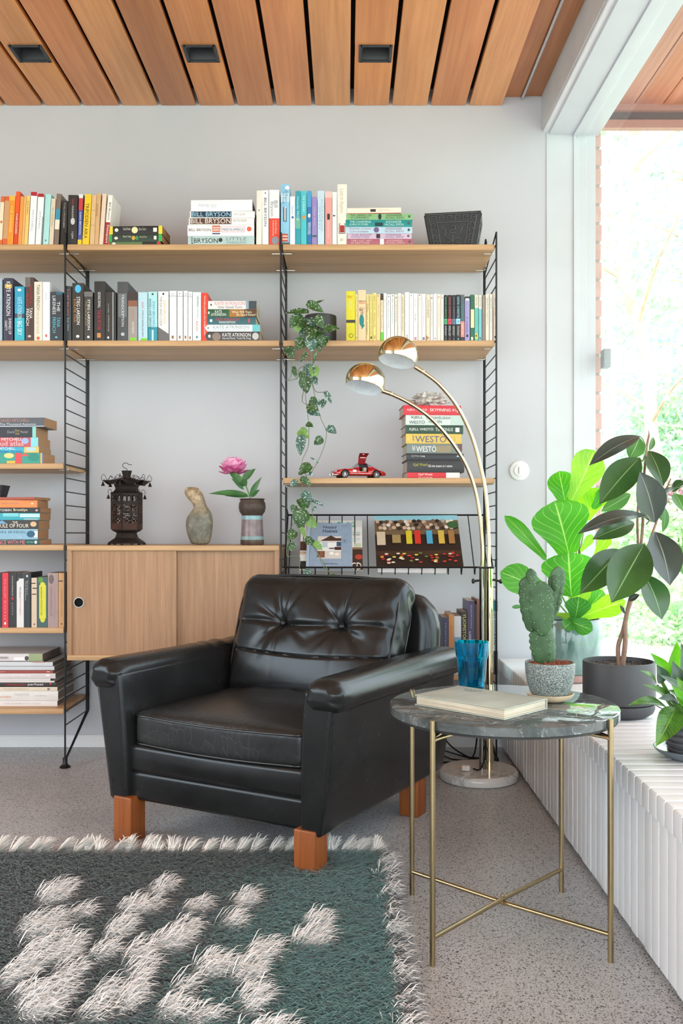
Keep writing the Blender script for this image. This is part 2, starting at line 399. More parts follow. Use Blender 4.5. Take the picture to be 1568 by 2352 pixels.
# ------------------------------------------------------------------ downlights
for px in (68, 462, 862):
    x = {68: -1.110, 462: -0.509, 862: 0.1025}[px]
    d = thing('ceiling_downlight', {68: 'square black recessed downlight above the outer bay of shelves', 462: 'square black recessed downlight above the oak cabinet bay', 862: 'square black recessed downlight above the bay nearest the window'}[px], 'downlight', (x, 3.268, CZ), 0, 'square recessed downlights in the plank ceiling')
    DM = plain('34363a', 0.5, 0, 0.04)
    a = 0.052; b = MB()
    for (x0, x1, y0, y1) in ((-a-.006, -a+.004, -a-.006, a+.006), (a-.004, a+.006, -a-.006, a+.006), (-a, a, -a-.006, -a+.004), (-a, a, a-.004, a+.006)): b.box(x0, x1, y0, y1, -0.004, 0.002)
    b.build('trim_ring', DM, d)
    b = MB(); q = 0.03
    V = [(-a, -a, 0), (a, -a, 0), (a, a, 0), (-a, a, 0), (-q, -q, .064), (q, -q, .064), (q, q, .064), (-q, q, .064)]
    V = [(x_, y_, z_-0.001) for x_, y_, z_ in V]
    b.add(V, [(0, 1, 5, 4), (1, 2, 6, 5), (2, 3, 7, 6), (3, 0, 4, 7), (4, 5, 6, 7)]); b.build('recess', plain('2b2d31', 0.4), d)
    MB().ball((0, 0.012, 0.050), (0.022, 0.022, 0.016), None, 16, 8).build('bulb', plain('c8ccd0', 0.2), d)
# ------------------------------------------------------------------ wall switch
sp = P(1192, 1081, WY)
sw = thing('wall_switch', 'round white rotary switch on the wall between shelf ladder and window', 'switch', (sp.x, WY, sp.z))
R90 = Matrix.Rotation(PI/2, 4, 'X')
MB().lathe([(0, 0.007), (0.035, 0.007), (0.0385, 0.005), (0.0395, 0.003), (0.0395, 0)], M=R90).build('switch_plate', WHITE, sw)
MB().lathe([(0, 0.0115), (0.021, 0.0115), (0.0225, 0.010), (0.0225, 0.007)], M=R90).build('switch_dial', WHITE, sw)
MB().bbox(-0.005, 0.005, -0.016, -0.010, -0.014, 0.014, 0.003).build('switch_toggle', WHITE, sw)

# ------------------------------------------------------------------ shelf ladders
SY = 3.35                                                      # front plane of the shelving
def zf(py): return EYE+(VY-py)*SY/FP                            # height of something at the shelf front
LX = [(149.5-VX)*SY/FP, (645-VX)*SY/FP, (1139.6-VX)*SY/FP]
BY = [SY+0.277, SY+0.303]
for li, lx in enumerate(LX):
    lab = ['black wire shelf ladder on the outer side of the oak cabinet', 'black wire shelf ladder between oak cabinet and magazine rack', 'black wire shelf ladder nearest the window, free on one side'][li]
    top = 1.928 if li == 2 else 1.925
    r = thing('shelf_ladder', lab, 'shelf ladder', (lx, SY, 0), 0, 'black wire ladders holding the shelves')
    MB().tube([(0, 0, 0.03), (0, 0, top)], 0.0034, seg=8).build('front_wire', BLACKW, r)
    for k, by in enumerate(BY):
        d = by-SY
        pts = [(0, 0.006+k*0.006, 0.028), (0, d, 0.148)]+[(0, d, top-0.03)]
        if k == 0: pts += [(0, d-0.004, top+0.035), (0, d-0.02, top+0.052), (0, d-0.036, top+0.035), (0, d-0.03, top+0.02)]
        MB().tube(pts, 0.0036, seg=8).build('back_wire', BLACKW, r)
    z = 0.152; k = 0
    while z < 1.93:
        MB().tube([(0, 0, z), (0, BY[1]-SY, z-0.002)], 0.0024, seg=6).build('rung', BLACKW, r); z += 0.0495; k += 1
    MB().tube([(0, 0, top), (0, 0.27, top-0.075)], 0.0026, seg=6).build('rung', BLACKW, r)
    MB().lathe([(0, 0.0), (0.019, 0), (0.020, 0.004), (0.013, 0.009), (0.0085, 0.014), (0.0085, 0.036), (0, 0.036)], seg=24).build('foot', BLACKW, r)
# ------------------------------------------------------------------ shelves
def shelf(x0, x1, ztop, label, depth=0.298, th=0.020, y0=SY+0.003):
    o = thing('shelf_board', label, 'shelf', ((x0+x1)/2, y0, ztop), 0, 'oak shelf boards of the wall shelving'); h = (x1-x0)/2
    MB().bbox(-h, h, 0, depth, -th, 0, 0.0018).build('board', OAK_X, o)
    for s in (-1, 1):
        for yy in (0.045, depth-0.035):
            MB().tube([(s*(h-0.030), yy, -th-0.0015), (s*(h+0.003), yy, -th-0.0015), (s*(h+0.005), yy, -th+0.004)], 0.0013, CHROME, 6).build('shelf_pin', None, o)
BAYS = {'outer': (LX[0]-0.772, LX[0]-0.006), 'cabinet': (LX[0]+0.006, LX[1]-0.006), 'window': (LX[1]+0.006, LX[2]-0.006)}
ZA, ZB, ZC = zf(560.5), zf(781.5), zf(1097.5)
Z3, Z4, Z5, Z6 = zf(1064), zf(1251.5), zf(1442), zf(1628)
shelf(*BAYS['outer'], ZA, 'top oak shelf beyond the cabinet, orange and white paperbacks on it')
shelf(*BAYS['cabinet'], ZA, 'top oak shelf over the cabinet, book stacks at both ends')
shelf(*BAYS['window'], ZA, 'top oak shelf nearest the window, carved black planter on it')
shelf(*BAYS['outer'], ZB, 'second oak shelf beyond the cabinet, under the orange paperbacks')
shelf(*BAYS['cabinet'], ZB, 'second oak shelf over the cabinet, dark thrillers on it')
shelf(*BAYS['window'], ZB, 'second oak shelf near the window, trailing plant and crime paperbacks on it')
shelf(*BAYS['window'], ZC, 'oak shelf carrying the red model car and hardback stack')
shelf(*BAYS['outer'], Z3, 'oak shelf under the stack of swirl patterned paperbacks')
shelf(*BAYS['outer'], Z4, 'oak shelf level with the cabinet top, orange-topped stack on it')
shelf(*BAYS['outer'], Z5, 'oak shelf with upright novels beside the cabinet doors')
shelf(*BAYS['outer'], Z6, 'lowest oak shelf holding the big stack of cookbooks')
ZL = zf(1550)
shelf(*BAYS['window'], ZL, 'low oak shelf behind the armchair and lamp')
# ------------------------------------------------------------------ cabinet
cx0, cx1 = BAYS['cabinet']; cz1, cz0 = zf(1253), zf(1517)
cab = thing('sliding_door_cabinet', 'oak wall cabinet with two sliding doors under the lantern and vase', 'cabinet', ((cx0+cx1)/2, SY, cz0)); h = (cx1-cx0)/2; H = cz1-cz0
MB().bbox(-h, h, 0, 0.30, H-0.019, H, 0.0015, OAK_X).build('cabinet_top', None, cab)
MB().bbox(-h, h, 0, 0.30, 0, 0.019, 0.0015, OAK_X).build('cabinet_bottom', None, cab)
for s in (-1, 1): MB().bbox(min(s*h, s*(h-0.017)), max(s*h, s*(h-0.017)), 0.001, 0.30, 0.019, H-0.019, 0.001, OAK_Z).build('side_panel', None, cab)
MB().box(-h+0.017, h-0.017, 0.285, 0.295, 0.019, H-0.019, OAK_Z).build('back_panel', None, cab)
# door with finger hole on the outer side: polygon ring around a circle
def holed(x0, x1, z0, z1, cx, cz, r, y0, y1):
    b = MB(); n = 32; V = []
    for yy in (y0, y1):
        for k in range(n):
            a = 2*PI*k/n; V.append((cx+r*math.cos(a), yy, cz+r*math.sin(a)))
        for k in range(n):
            a = 2*PI*k/n; c, s = math.cos(a), math.sin(a)
            tx = ((x1-cx)/c if c > 0 else (x0-cx)/c) if abs(c) > 1e-6 else 1e9
            tz = ((z1-cz)/s if s > 0 else (z0-cz)/s) if abs(s) > 1e-6 else 1e9
            t_ = min(tx, tz); V.append((cx+c*t_, yy, cz+s*t_))
        V += [(x0, yy, z0), (x1, yy, z0), (x1, yy, z1), (x0, yy, z1)]
    N = 2*n+4; F = []
    ang = [math.atan2(z0-cz, x0-cx) % (2*PI), math.atan2(z0-cz, x1-cx) % (2*PI), math.atan2(z1-cz, x1-cx) % (2*PI), math.atan2(z1-cz, x0-cx) % (2*PI)]
    for yo, rev in ((0, False), (N, True)):
        for k in range(n):
            j = (k+1) % n; a0 = 2*PI*k/n; a1 = 2*PI*(k+1)/n
            f_ = [yo+k, yo+n+k]+[yo+2*n+i_ for i_ in range(4) if a0 < ang[i_] < a1]+[yo+n+j, yo+j]
            F.append(tuple(f_ if not rev else f_[::-1]))
    for k in range(n): j = (k+1) % n; F.append((k, j, N+j, N+k))
    c4 = [2*n, 2*n+1, 2*n+2, 2*n+3]
    for i_ in range(4): a, b2 = c4[i_], c4[(i_+1) % 4]; F.append((b2, a, a+N, b2+N))
    return b.add(V, F)
def cabx(px): return (px-VX)*SY/FP-(cx0+cx1)/2
dz0, dz1 = 0.0195, H-0.0195
hx, hz = cabx(180), zf(1384)-cz0
dl = holed(cabx(162), cabx(404), dz0, dz1, hx, hz, 0.0165, 0.008, 0.020).build('sliding_door', OAK_Z, cab)
MB().lathe([(0.0162, -0.002), (0.0185, -0.002), (0.0185, 0.001), (0.0162, 0.001), (0.0150, 0.012), (0.0162, -0.002)], seg=32, M=Matrix.Translation((hx, 0.006, hz)) @ Matrix.Rotation(-PI/2, 4, 'X')).build('finger_ring', CHROME, dl)
MB().box(hx-0.02, hx+0.02, 0.022, 0.024, hz-0.02, hz+0.02).build('hole_backing', plain('0c0b0a', 0.9), dl)
MB().box(cabx(400), cabx(633), 0.024, 0.036, dz0, dz1, OAK_Z).build('sliding_door', None, cab)
# ------------------------------------------------------------------ books
PAGES = {}
def pages_mat(tone):
    if tone not in PAGES:
        m, n, l, b = newmat('page_edges_'+tone); v = coords(n, l, (900, 900, 900) if False else (1, 1, 1)); c = lin(tone)
        f = noise(n, l, v, 420, 2, 0.6)
        l.new(ramp(n, l, f, [(0.3, dim(c, 0.82)), (0.7, dim(c, 1.05))]), b.inputs['Base Color']); b.inputs['Roughness'].default_value = 0.85
        PAGES[tone] = m
    return PAGES[tone]
BK = 0.0
def book_mesh(L, T, D, cover, parent, hard, tone, spine=None):
    """local frame: spine in the plane y=0 facing -y, length L along x, thickness T along z, depth D along +y"""
    c = MB(); ct = 0.0018 if hard else 0.0006; pi = 0.0035 if hard else 0.0007
    n = 5; bulge = min(T*0.10, 0.002) if hard else min(T*0.04, 0.0008)
    V = []; F = []
    for s in (0, 1):
        for k in range(n+1):
            t = k/n; y = bulge*((2*t-1)**2); V.append((s*L, y, t*T))
        for k in range(n+1):
            t = k/n; y = bulge*((2*t-1)**2)+ct; V.append((s*L, y, ct*0.3+t*(T-ct*0.6)))
    N = 2*(n+1)
    for k in range(n):
        F.append((k, N+k, N+k+1, k+1)); F.append((n+1+k, n+2+k, N+n+2+k, N+n+1+k))
        F.append((k, k+1, n+2+k, n+1+k)); F.append((N+k, N+n+1+k, N+n+2+k, N+k+1))
    c.add(V, F, cover, True)
    c.box(0, L, bulge, D, 0, ct, cover); c.box(0, L, bulge, D, T-ct, T, cover)
    c.build('cover', None, parent)
    MB().box(pi, L-pi, ct+bulge, D-pi*1.2, ct, T-ct, pages_mat(tone)).build('pages', None, parent)
def upright(x0, x1, ytop, zb, col, label, specs=(), lean=0.0, D=0.125, yf=3.358, hard=False, tone='d8cdb8', group=None, rough=0.42, cat='book', name='book'):
    k = yf/FP; X0, X1 = (x0-VX)*k, (x1-VX)*k; T = X1-X0-0.0004; L = EYE+(VY-ytop)*k-zb
    r = thing(name, label, cat, ((X0+X1)/2, yf, zb+abs(math.sin(lean))*T/2), 0, group); r.rotation_euler = (0, lean, 0)
    h = bpy.data.objects.new('x', None)
    # build upright: x(len)->-z, z(thick)->+x
    M = Matrix(((0, 0, 1, -T/2), (0, 1, 0, 0), (-1, 0, 0, L), (0, 0, 0, 1)))
    bpy.data.objects.remove(h)
    before = set(o.name for o in r.children)
    book_mesh(L, T, D, plain(col, rough, 0, 0.03, sc=30), r, hard, tone)
    for o in r.children:
        o.data.transform(M)
    if specs: decals(r, specs, (-T/2, 0, L), (0, 0, -L), (T, 0, 0), (0, -1, 0))
    return r
def lying(x0, x1, y0, y1, zb, col, label, specs=(), rz=0.0, D=0.125, yf=3.358, hard=False, tone='d8cdb8', group=None, T=None, cat='book', name='book', ry=0.0):
    k = yf/FP; X0, X1 = (x0-VX)*k, (x1-VX)*k; L = X1-X0; T = T or (y1-y0)*k-0.0003
    r = thing(name, label, cat, ((X0+X1)/2, yf, zb), 0, group); r.rotation_euler = (0, ry, rz)
    book_mesh(L, T, D, plain(col, 0.42, 0, 0.03, sc=30), r, hard, tone)
    for o in r.children: o.data.transform(Matrix.Translation((-L/2, 0, 0)))
    if specs: decals(r, specs, (-L/2, 0, 0), (L, 0, 0), (0, 0, T), (0, -1, 0))
    return r
def stack(zb, rows, group, yf=3.358, **kw):
    """rows from the bottom up: (x0,x1,y0,y1,colour,label,specs[,options])"""
    for r in rows:
        o = dict(kw); o.update(r[7] if len(r) > 7 else {})
        T = (r[3]-r[2])*yf/FP-0.0004
        lying(r[0], r[1], r[2], r[3], zb, r[4], r[5], r[6], yf=yf, group=group, T=T, **o); zb += T+0.0006
    return zb
K = '1c1c1c'; WT = 'f2f2f0'
# --- top shelf, outer bay (the books lean a little)
G = 'books along the top shelf of the outer bay'; s = .2551
rows = [
 (-4, 4.5, 451, 'd9692f', 'cream and orange striped paperback, outermost visible on the top shelf', [('#', 'e9d9bd', .12, .9, 0, 1), ('o', 'd2702e', .5, .56, .2, .8)]),
 (5.3, 17, 451, 'd4622e', 'worn orange and tan banded paperback, second visible on the top shelf', [('#', 'c89a6c', .09, .88, 0, 1)]),
 (15.5, 29.5, 449.5, 'f0922c', 'bright orange paperback with a pale yellow title, top outer shelf', [('#', 'f5b04c', 0, .1, 0, 1), ('THE ORANGE', 'f9d070', .2, .75, .3, .7)]),
 (30.5, 40, 440, 'd8431f', 'tall red-orange hardback rising above its orange neighbours', [('KNAUSGAARD', 'f4e8dc', .42, .8, .25, .75), ('#', 'e9581f', .0, .4, 0, 1)], dict(hard=True, D=.15)),
 (41, 49, 451, 'ec9a4a', 'narrow orange paperback squeezed after the tall red-orange hardback', [('TITLE', 'f8d8a0', .3, .6, .3, .7)][:0]),
 (49.5, 54.5, 450, 'e8ae6a', 'very thin peach paperback beside a pale yellow one', []),
 (55, 63, 450, 'ecc46e', 'pale yellow paperback before the two red-tipped white books', [('CLARK', '8a7430', .1, .4, .3, .7)]),
 (64.5, 79, 441, 'eef0f2', 'wider white paperback with a dark red top, first of two', [('#', 'b01d2e', 0, .075, 0, 1), ('MITCHELL', 'a8b4c0', .35, .75, .35, .65)]),
 (81, 95, 445, 'f0f1f2', 'white paperback with a dark red top, second of two', [('#', 'a81a2a', 0, .065, 0, 1), ('MITCHELL', '8fa5b8', .35, .7, .35, .65), ('#', '33332f', .45, 1, .93, 1)]),
 (98, 111, 446, 'abdcdb', 'pale turquoise paperback after the red-tipped white pair', [('o', '5a8c90', .9, .94, .35, .65)]),
 (112, 122, 456, 'd9cbb4', 'short beige paperback between turquoise and grey-brown books', [('IAN MCEWAN', '8a8072', .2, .6, .35, .65)]),
 (123.5, 134, 445, '7b6c60', 'grey-brown paperback with blue and cream bands, beside the black spines', [('#', '3a8fae', .30, .51, 0, 1), ('#', 'e6ddcc', .51, .70, 0, 1)]),
 (138.5, 152, 461, '232323', 'short black leaning paperback at the outer shelf ladder', [('TO KILL A MOCKINGBIRD', 'a8a8a8', .04, .62, .35, .65)], dict(lean=.035)),
]
for r in rows:
    o = dict(lean=.055); o.update(r[6] if len(r) > 6 else {})
    upright(r[0], r[1], r[2], ZA, r[3], r[4], r[5], group=G, **o)
G = 'books on the top shelf over the cabinet'
for r in [
 (154.5, 176.5, 448, '2b2b2c', 'thick black paperback with a small white figure, top shelf', [('HARUKI', 'b03040', .08, .2, .4, .6), ('MURAKAMI', 'c8c8c8', .22, .45, .4, .6), ('o', 'c8c8c8', .46, .60, .3, .75), ('1Q84', 'd0d0d0', .74, .88, .4, .62)], dict(lean=.02)),
 (178, 187.5, 446, '46549c', 'blue paperback with red top and yellow foot beside the yellow one', [('#', 'e0e0e0', 0, .08, 0, 1), ('#', 'c8383f', .08, .32, 0, 1), ('#', 'e3c22c', .9, 1, 0, 1), ('DAN BROWN', 'e8e8f0', .36, .8, .3, .7)], dict(lean=.03)),
 (188.5, 204, 446, 'f0c52a', 'bright yellow paperback with tall thin black capitals down its spine', [('TRIPODIEN AIKA', '2a2620', .18, .88, .22, .72)], dict(lean=.055)),
 (205.5, 216, 448, 'd9b585', 'worn tan paperback following the bright yellow one', [('#', 'c9a172', .3, .32, 0, 1), ('#', 'c9a172', .6, .62, 0, 1)], dict(lean=.05)),
 (216.5, 226, 444, 'd2a978', 'darker tan tattered paperback with a frayed top', [('#', 'b98f60', .2, .45, .0, .5)], dict(lean=.05)),
 (227, 236.5, 445, 'e3cdb6', 'pinkish cream paperback leaning before the white and red one', [], dict(lean=.07)),
 (238, 248.5, 448, 'efe9e2', 'leaning white paperback with a dark red lower spine', [('#', 'a52a30', .55, 1, 0, 1), ('Bill Bryson', '3c3c3c', .15, .5, .3, .8), ('Shakespeare', 'f0e0d8', .6, .97, .2, .9)], dict(lean=.09, tone='c9a288')),
]:
    upright(*r[:3], ZA, *r[3:6], group=G, **r[6])
stack(ZA, [
 (247, 368, 554, 561, '5d7a4c', 'green and black paperback lying at the bottom of the three', [('#', 'c8303a', 0, .04, 0, 1), ('#', 'c8303a', .95, 1, 0, 1), ('#', '242424', .66, .94, 0, 1), ('o', 'e8e8e0', .08, .15, .15, .85)]),
 (249.5, 372, 537, 554, '2d3f34', 'dark green paperback lying in the middle of the three', [('#', '2fae4e', 0, .055, 0, 1), ('#', '2fae4e', .94, 1, 0, 1), ('o', 'e0e0d8', .10, .17, .3, .7), ('Black Tulip', 'dcdcd0', .27, .42, .5, .85), ('o', 'c8a040', .43, .5, .2, .8), ('o', '3c8c58', .5, .56, .2, .8), ('Alexandre Dumas', 'bcbcb0', .58, .72, .5, .8), ('#', 'e4e4e0', .85, .90, .25, .75)]),
 (250.5, 373, 517, 536, '23262b', 'black paperback with yellow ends, topmost of three lying ones', [('#', 'e8d23c', 0, .065, 0, 1), ('#', 'e8d23c', .93, 1, 0, 1), ('o', 'e0e0d8', .10, .17, .3, .75), ('Count Dracula', 'dcdcd0', .26, .40, .5, .85), ('o', 'e6dfae', .42, .54, .1, .9), ('Bram Stoker', 'bcbcb0', .56, .70, .45, .8), ('#', 'e4e4e0', .83, .90, .25, .75)]),
], G, tone='a8805c', rz=-.04)
# big stack near the middle
stack(ZA, [
 (431.5, 584, 541, 561, 'b4cccb', 'pale blue paperback with bold black capitals, lowest of the white stack', [('BRYSON', K, .09, .45, .2, .75), ('BILL', K, .05, .08, .1, .9), ('LITTLE', '7f8c8c', .58, .88, .5, .85), ('DRIBBLING', '8f9c9c', .58, .88, .12, .4), ('o', '2c3434', .46, .52, .3, .8)], dict(rz=.0)),
 (430.5, 583.5, 515, 540.5, 'f4f4f4', 'thick white paperback with a red outlined title, above the pale blue', [('BILL BRYSON', '5a3b3b', .02, .35, .42, .68), ('#', 'd07860', .37, .49, .35, .95), ('#', 'f0e8e0', .38, .48, .5, .58), ('#', 'f0e8e0', .38, .48, .7, .78), ('#', '2c3c6c', .37, .49, .15, .26), ('#', 'd03c4c', .505, .855, .35, .83), ('#', 'f4f4f4', .51, .85, .38, .80), ('MADE IN AMERICA', '34406c', .52, .84, .46, .7), ('o', 'e8664c', .89, .96, .4, .85)]),
 (433.5, 583.5, 498, 514, 'eceaea', 'white paperback with bold brown photo lettering along its spine', [('#', '5c3a2c', .02, .65, .1, .95), ('BILL BRYSON', 'f0e6e0', .03, .64, .2, .9), ('NOTES FROM', 'b8b4b4', .68, .88, .4, .8)]),
 (436, 585, 482.5, 498, 'eeeeee', 'white paperback with light letters on a dark blue band', [('#', '1f3648', .02, .64, .08, .95), ('BILL BRYSON', 'a8d4ec', .03, .63, .2, .85), ('SMALL ISLAND', 'c0b8c4', .68, .85, .35, .7)]),
 (438.5, 579.5, 455.5, 481.5, 'f1f4f7', 'plain thick white hardback topping the stack, with faint script', [('Anthology', 'c4ccd4', .12, .3, .3, .7), ('stories', 'ccd4da', .32, .42, .3, .7)], dict(hard=True, ry=-.01, D=.135)),
], G, tone='9c8a78', D=.13)
for r in [
 (588, 601, 437.5, 'e9e4da', 'creased cream paperback standing after the white stack', [('o', '6a9a8a', .35, .38, .3, .6)], dict(lean=.01)),
 (602, 616.5, 437, 'f1f1f1', 'white paperback with black serif capitals running down', [('BILL BRYSON', '1c1c1c', .14, .66, .3, .7), ('o', '2c2c2c', .04, .065, .4, .6)], {}),
 (617.5, 641.5, 436, 'e9e9ee', 'thick paperback, white above and orange-red below, at the middle ladder', [('#', 'e04a34', .52, 1, 0, 1), ('Bryson', '8c8c90', .22, .48, .1, .45), ('Bill', '8c8c90', .2, .32, .5, .85), ('A Short History', 'f4dcd4', .56, .8, .55, .75), ('of Nearly Everything', 'f4dcd4', .56, .84, .3, .5), ('o', '8c9098', .85, 1.0, .25, .95)], dict(D=.128)),
]:
    upright(*r[:3], ZA, *r[3:6], group=G, **r[6])
G = 'books on the top shelf of the bay nearest the window'
for r in [
 (644.5, 664.5, 422.5, '8cc4e4', 'tall sky blue hardback with a small red building on its spine', [('#', 'c2ddec', .15, .3, 0, 1), ('William', '3f7fa4', .08, .3, .5, .8), ('The Road', '3f7fa4', .12, .32, .2, .45), ('o', 'f4f8fa', .03, .1, .5, 1), ('#', '3a3a3e', .38, .62, .3, .42), ('#', 'e8eef0', .38, .6, .42, .56), ('#', '3a3a3e', .4, .63, .56, .66), ('#', 'c05c50', .82, .95, .12, .85), ('#', 'f0d8c8', .85, .87, .2, .8), ('#', 'f0d8c8', .9, .92, .2, .8), ('#', '5c5c58', .965, 1, 0, 1)], dict(hard=True, D=.15)),
 (665.5, 677.5, 451, 'dfeaf2', 'narrow white-blue paperback beside the tall sky blue hardback', [('Haruki', '86b0cc', .2, .36, .35, .7), ('o', '2c6c9c', .41, .46, .3, .75)], {}),
 (678, 690, 438.5, '2f9cae', 'teal paperback, first of the blue-green run', [('Alexander', 'b8e4e4', .1, .35, .3, .7), ('#', '6ab0a0', .5, .7, 0, 1), ('McCall', 'd4eef0', .38, .55, .3, .7)], {}),
 (690.5, 704, 438.5, '4cc0c9', 'turquoise paperback with a small orange fruit mark', [('THE SUNDAY', 'bdf0f0', .08, .4, .3, .7), ('o', 'e68a48', .45, .53, .25, .75)], {}),
 (704.7, 715, 438.5, '2d72ae', 'deeper blue paperback with slanting white capitals', [('#', '4e9ccc', 0, .3, 0, 1), ('o', 'e8f0f4', .42, .5, .2, .8), ('AFRICAN', 'eef4f8', .58, .8, .5, .85), ('PSYCHO', 'eef4f8', .6, .82, .15, .45)], {}),
 (715.7, 728, 452, '9486bf', 'short lavender paperback with a dark green mark', [('#', '2c5a58', .8, .84, .1, .9), ('The Joy', 'c8c0e0', .2, .6, .35, .65)], {}),
 (729, 744.5, 438, 'c4dae8', 'pale blue paperback with soft grey lettering', [('ALEXANDER', '9ab4c8', .15, .75, .5, .8), ('SMITH', '9ab4c8', .3, .7, .2, .42)], {}),
 (746.5, 762, 439.5, 'f09c98', 'salmon pink paperback with a small black emblem', [('#', 'f5c0bc', 0, .12, 0, 1), ('#', '2c2c2c', .42, .53, .3, .7), ('THE DETECTIVE', 'f8d4d0', .56, .86, .3, .6)], {}),
 (762.7, 773.5, 441, 'eceae6', 'narrow white paperback with a black triangle', [('^', '1c1c1c', .43, .47, .2, .8)], {}),
 (774.5, 796.5, 423, 'ece6da', 'tall cream hardback with a small red doorway on its spine', [('Lost in Austen', 'c0b4a0', .08, .48, .3, .7), ('#', '2c2c2c', .65, .82, .18, .82), ('#', 'ece6da', .66, .81, .23, .77), ('#', 'a02c2c', .68, .80, .26, .74), ('o', 'ece6da', .62, .67, .3, .7), ('Books', 'b0a490', .9, .94, .3, .7)], dict(hard=True, D=.15)),
]:
    upright(*r[:3], ZA, *r[3:6], group=G, **r[6])
def am(title1, title2, c, pic, side=.3):
    return [(title1, c, .06, side+.08, .55, .88), (title2, c, .06, side+.04, .14, .46), pic, ('ALEXANDER', c, .6, .84, .55, .88), ('McCALL SMITH', c, .59, .87, .14, .46), ('o', '4a5a50', .93, .965, .3, .75)]
stack(ZA, [
 (796, 948.5, 547.5, 561, 'ad6272', 'mauve red paperback, lowest of the pastel stack', am('THE LOST ART', 'OF GRATITUDE', 'e4c0c0', ('#', 'f0e4e4', .5, .56, 0, 1))),
 (797.5, 945, 535, 547.5, 'cdb4cb', 'pale lilac paperback, second from the shelf in the pastel stack', am('THE RIGHT', 'ATTITUDE TO RAIN', '76608a', ('#', '2e2634', .45, .51, .1, .9))),
 (794, 946.5, 520, 535, 'b5d0e0', 'pale blue paperback in the middle of the pastel stack', am('Friends, Lovers', 'Chocolate', 'a07890', ('o', '6a5a84', .42, .5, .1, .95))),
 (793.5, 946, 504, 520, '0f8c8c', 'deep teal paperback, third down in the pastel stack', am('THE CHARMING', 'QUIRKS OF OTHERS', 'c8e8e4', ('#', '12363c', .44, .56, .1, .6))),
 (795, 947.5, 490, 504, '87b882', 'light green paperback, just under the cream one', am('THE CAREFUL USE', 'OF COMPLIMENTS', '2f4a38', ('o', '1f2a24', .48, .53, .0, 1))),
 (797, 921, 476.5, 490, 'e9e2d2', 'shorter cream paperback with a red edge topping the pastel stack', [('#', 'c03430', .0, 1, 0, .1), ('#', '2c2c2c', .43, .53, .3, .75), ('THE TOTAL', 'dcb4a4', .58, .8, .35, .65)], dict(ry=-.012)),
], G)
# --- second shelf
G = 'books along the second shelf of the outer bay'
for r in [
 (-6.5, 4.5, 640, 'a9bccb', 'pale blue-grey paperback cut by the edge, second shelf', []),
 (8, 29.5, 638.5, '34304a', 'dark purple hardback with large white capitals, second shelf', [('KATE ATKINSON', 'f0f0f2', .06, .6, .3, .75), ('#', 'd4b040', .1, .16, .15, .9), ('SHRINES OF', 'e8e8ec', .64, .9, .55, .85), ('GAIETY', 'e8e8ec', .68, .84, .15, .42)], dict(hard=True, D=.15)),
 (33.5, 56, 658, '2c9cc0', 'bright blue short paperback with white capitals, beside the purple hardback', [('#', '3a4a5c', .5, .58, 0, 1), ('#', '35b0c4', .58, 1, 0, 1), ('KATE ATKINSON', 'c4ecf4', .2, .6, .3, .75), ('BIG SKY', 'f0f8fa', .64, .9, .3, .75), ('o', 'e8f4f8', .04, .09, .3, .7)]),
 (58, 77.5, 637, '4a3532', 'tall dark brown hardback with red and white capitals', [('#', '6a6460', 0, .15, .1, .6), ('FAITHFUL', 'b02c30', .12, .42, .5, .8), ('PLACE', 'b02c30', .26, .46, .12, .42), ('TANA', 'f4f0ee', .48, .65, .5, .85), ('FRENCH', 'f4f0ee', .5, .76, .1, .45), ('o', 'c8bcb4', .91, .95, .3, .7)], dict(hard=True, D=.15)),
 (78.3, 97, 647, 'e4dccc', 'cream paperback with thin brown capitals on the second shelf', [('TANA FRENCH', '5a5048', .05, .48, .3, .7), ('THE SECRET PLACE', 'b4aa98', .5, .88, .3, .6), ('o', 'd06a3c', .93, .985, .3, .7)]),
 (97.7, 114.5, 647.5, 'e4e8f0', 'bluish white paperback, second after the brown hardback', [('TANA', 'b4bccc', .18, .3, .4, .6), ('o', 'd06a5c', .89, .94, .35, .65)]),
 (115, 143.5, 670.5, '363b42', 'short wide slate paperback with white and turquoise capitals by the ladder', [('THE', 'e4ecf0', .2, .4, .55, .8), ('LIKENESS', 'e4ecf0', .08, .46, .2, .45), ('TANA', '5ec4d4', .52, .72, .55, .82), ('FRENCH', '5ec4d4', .52, .84, .2, .46), ('#', '2c6478', .0, .06, .5, 1), ('o', '5ec4d4', .91, .95, .4, .6)]),
]:
    upright(*r[:3], ZB, *r[3:6], group=G, **(r[6] if len(r) > 6 else {}))
G = 'books on the second shelf over the cabinet'
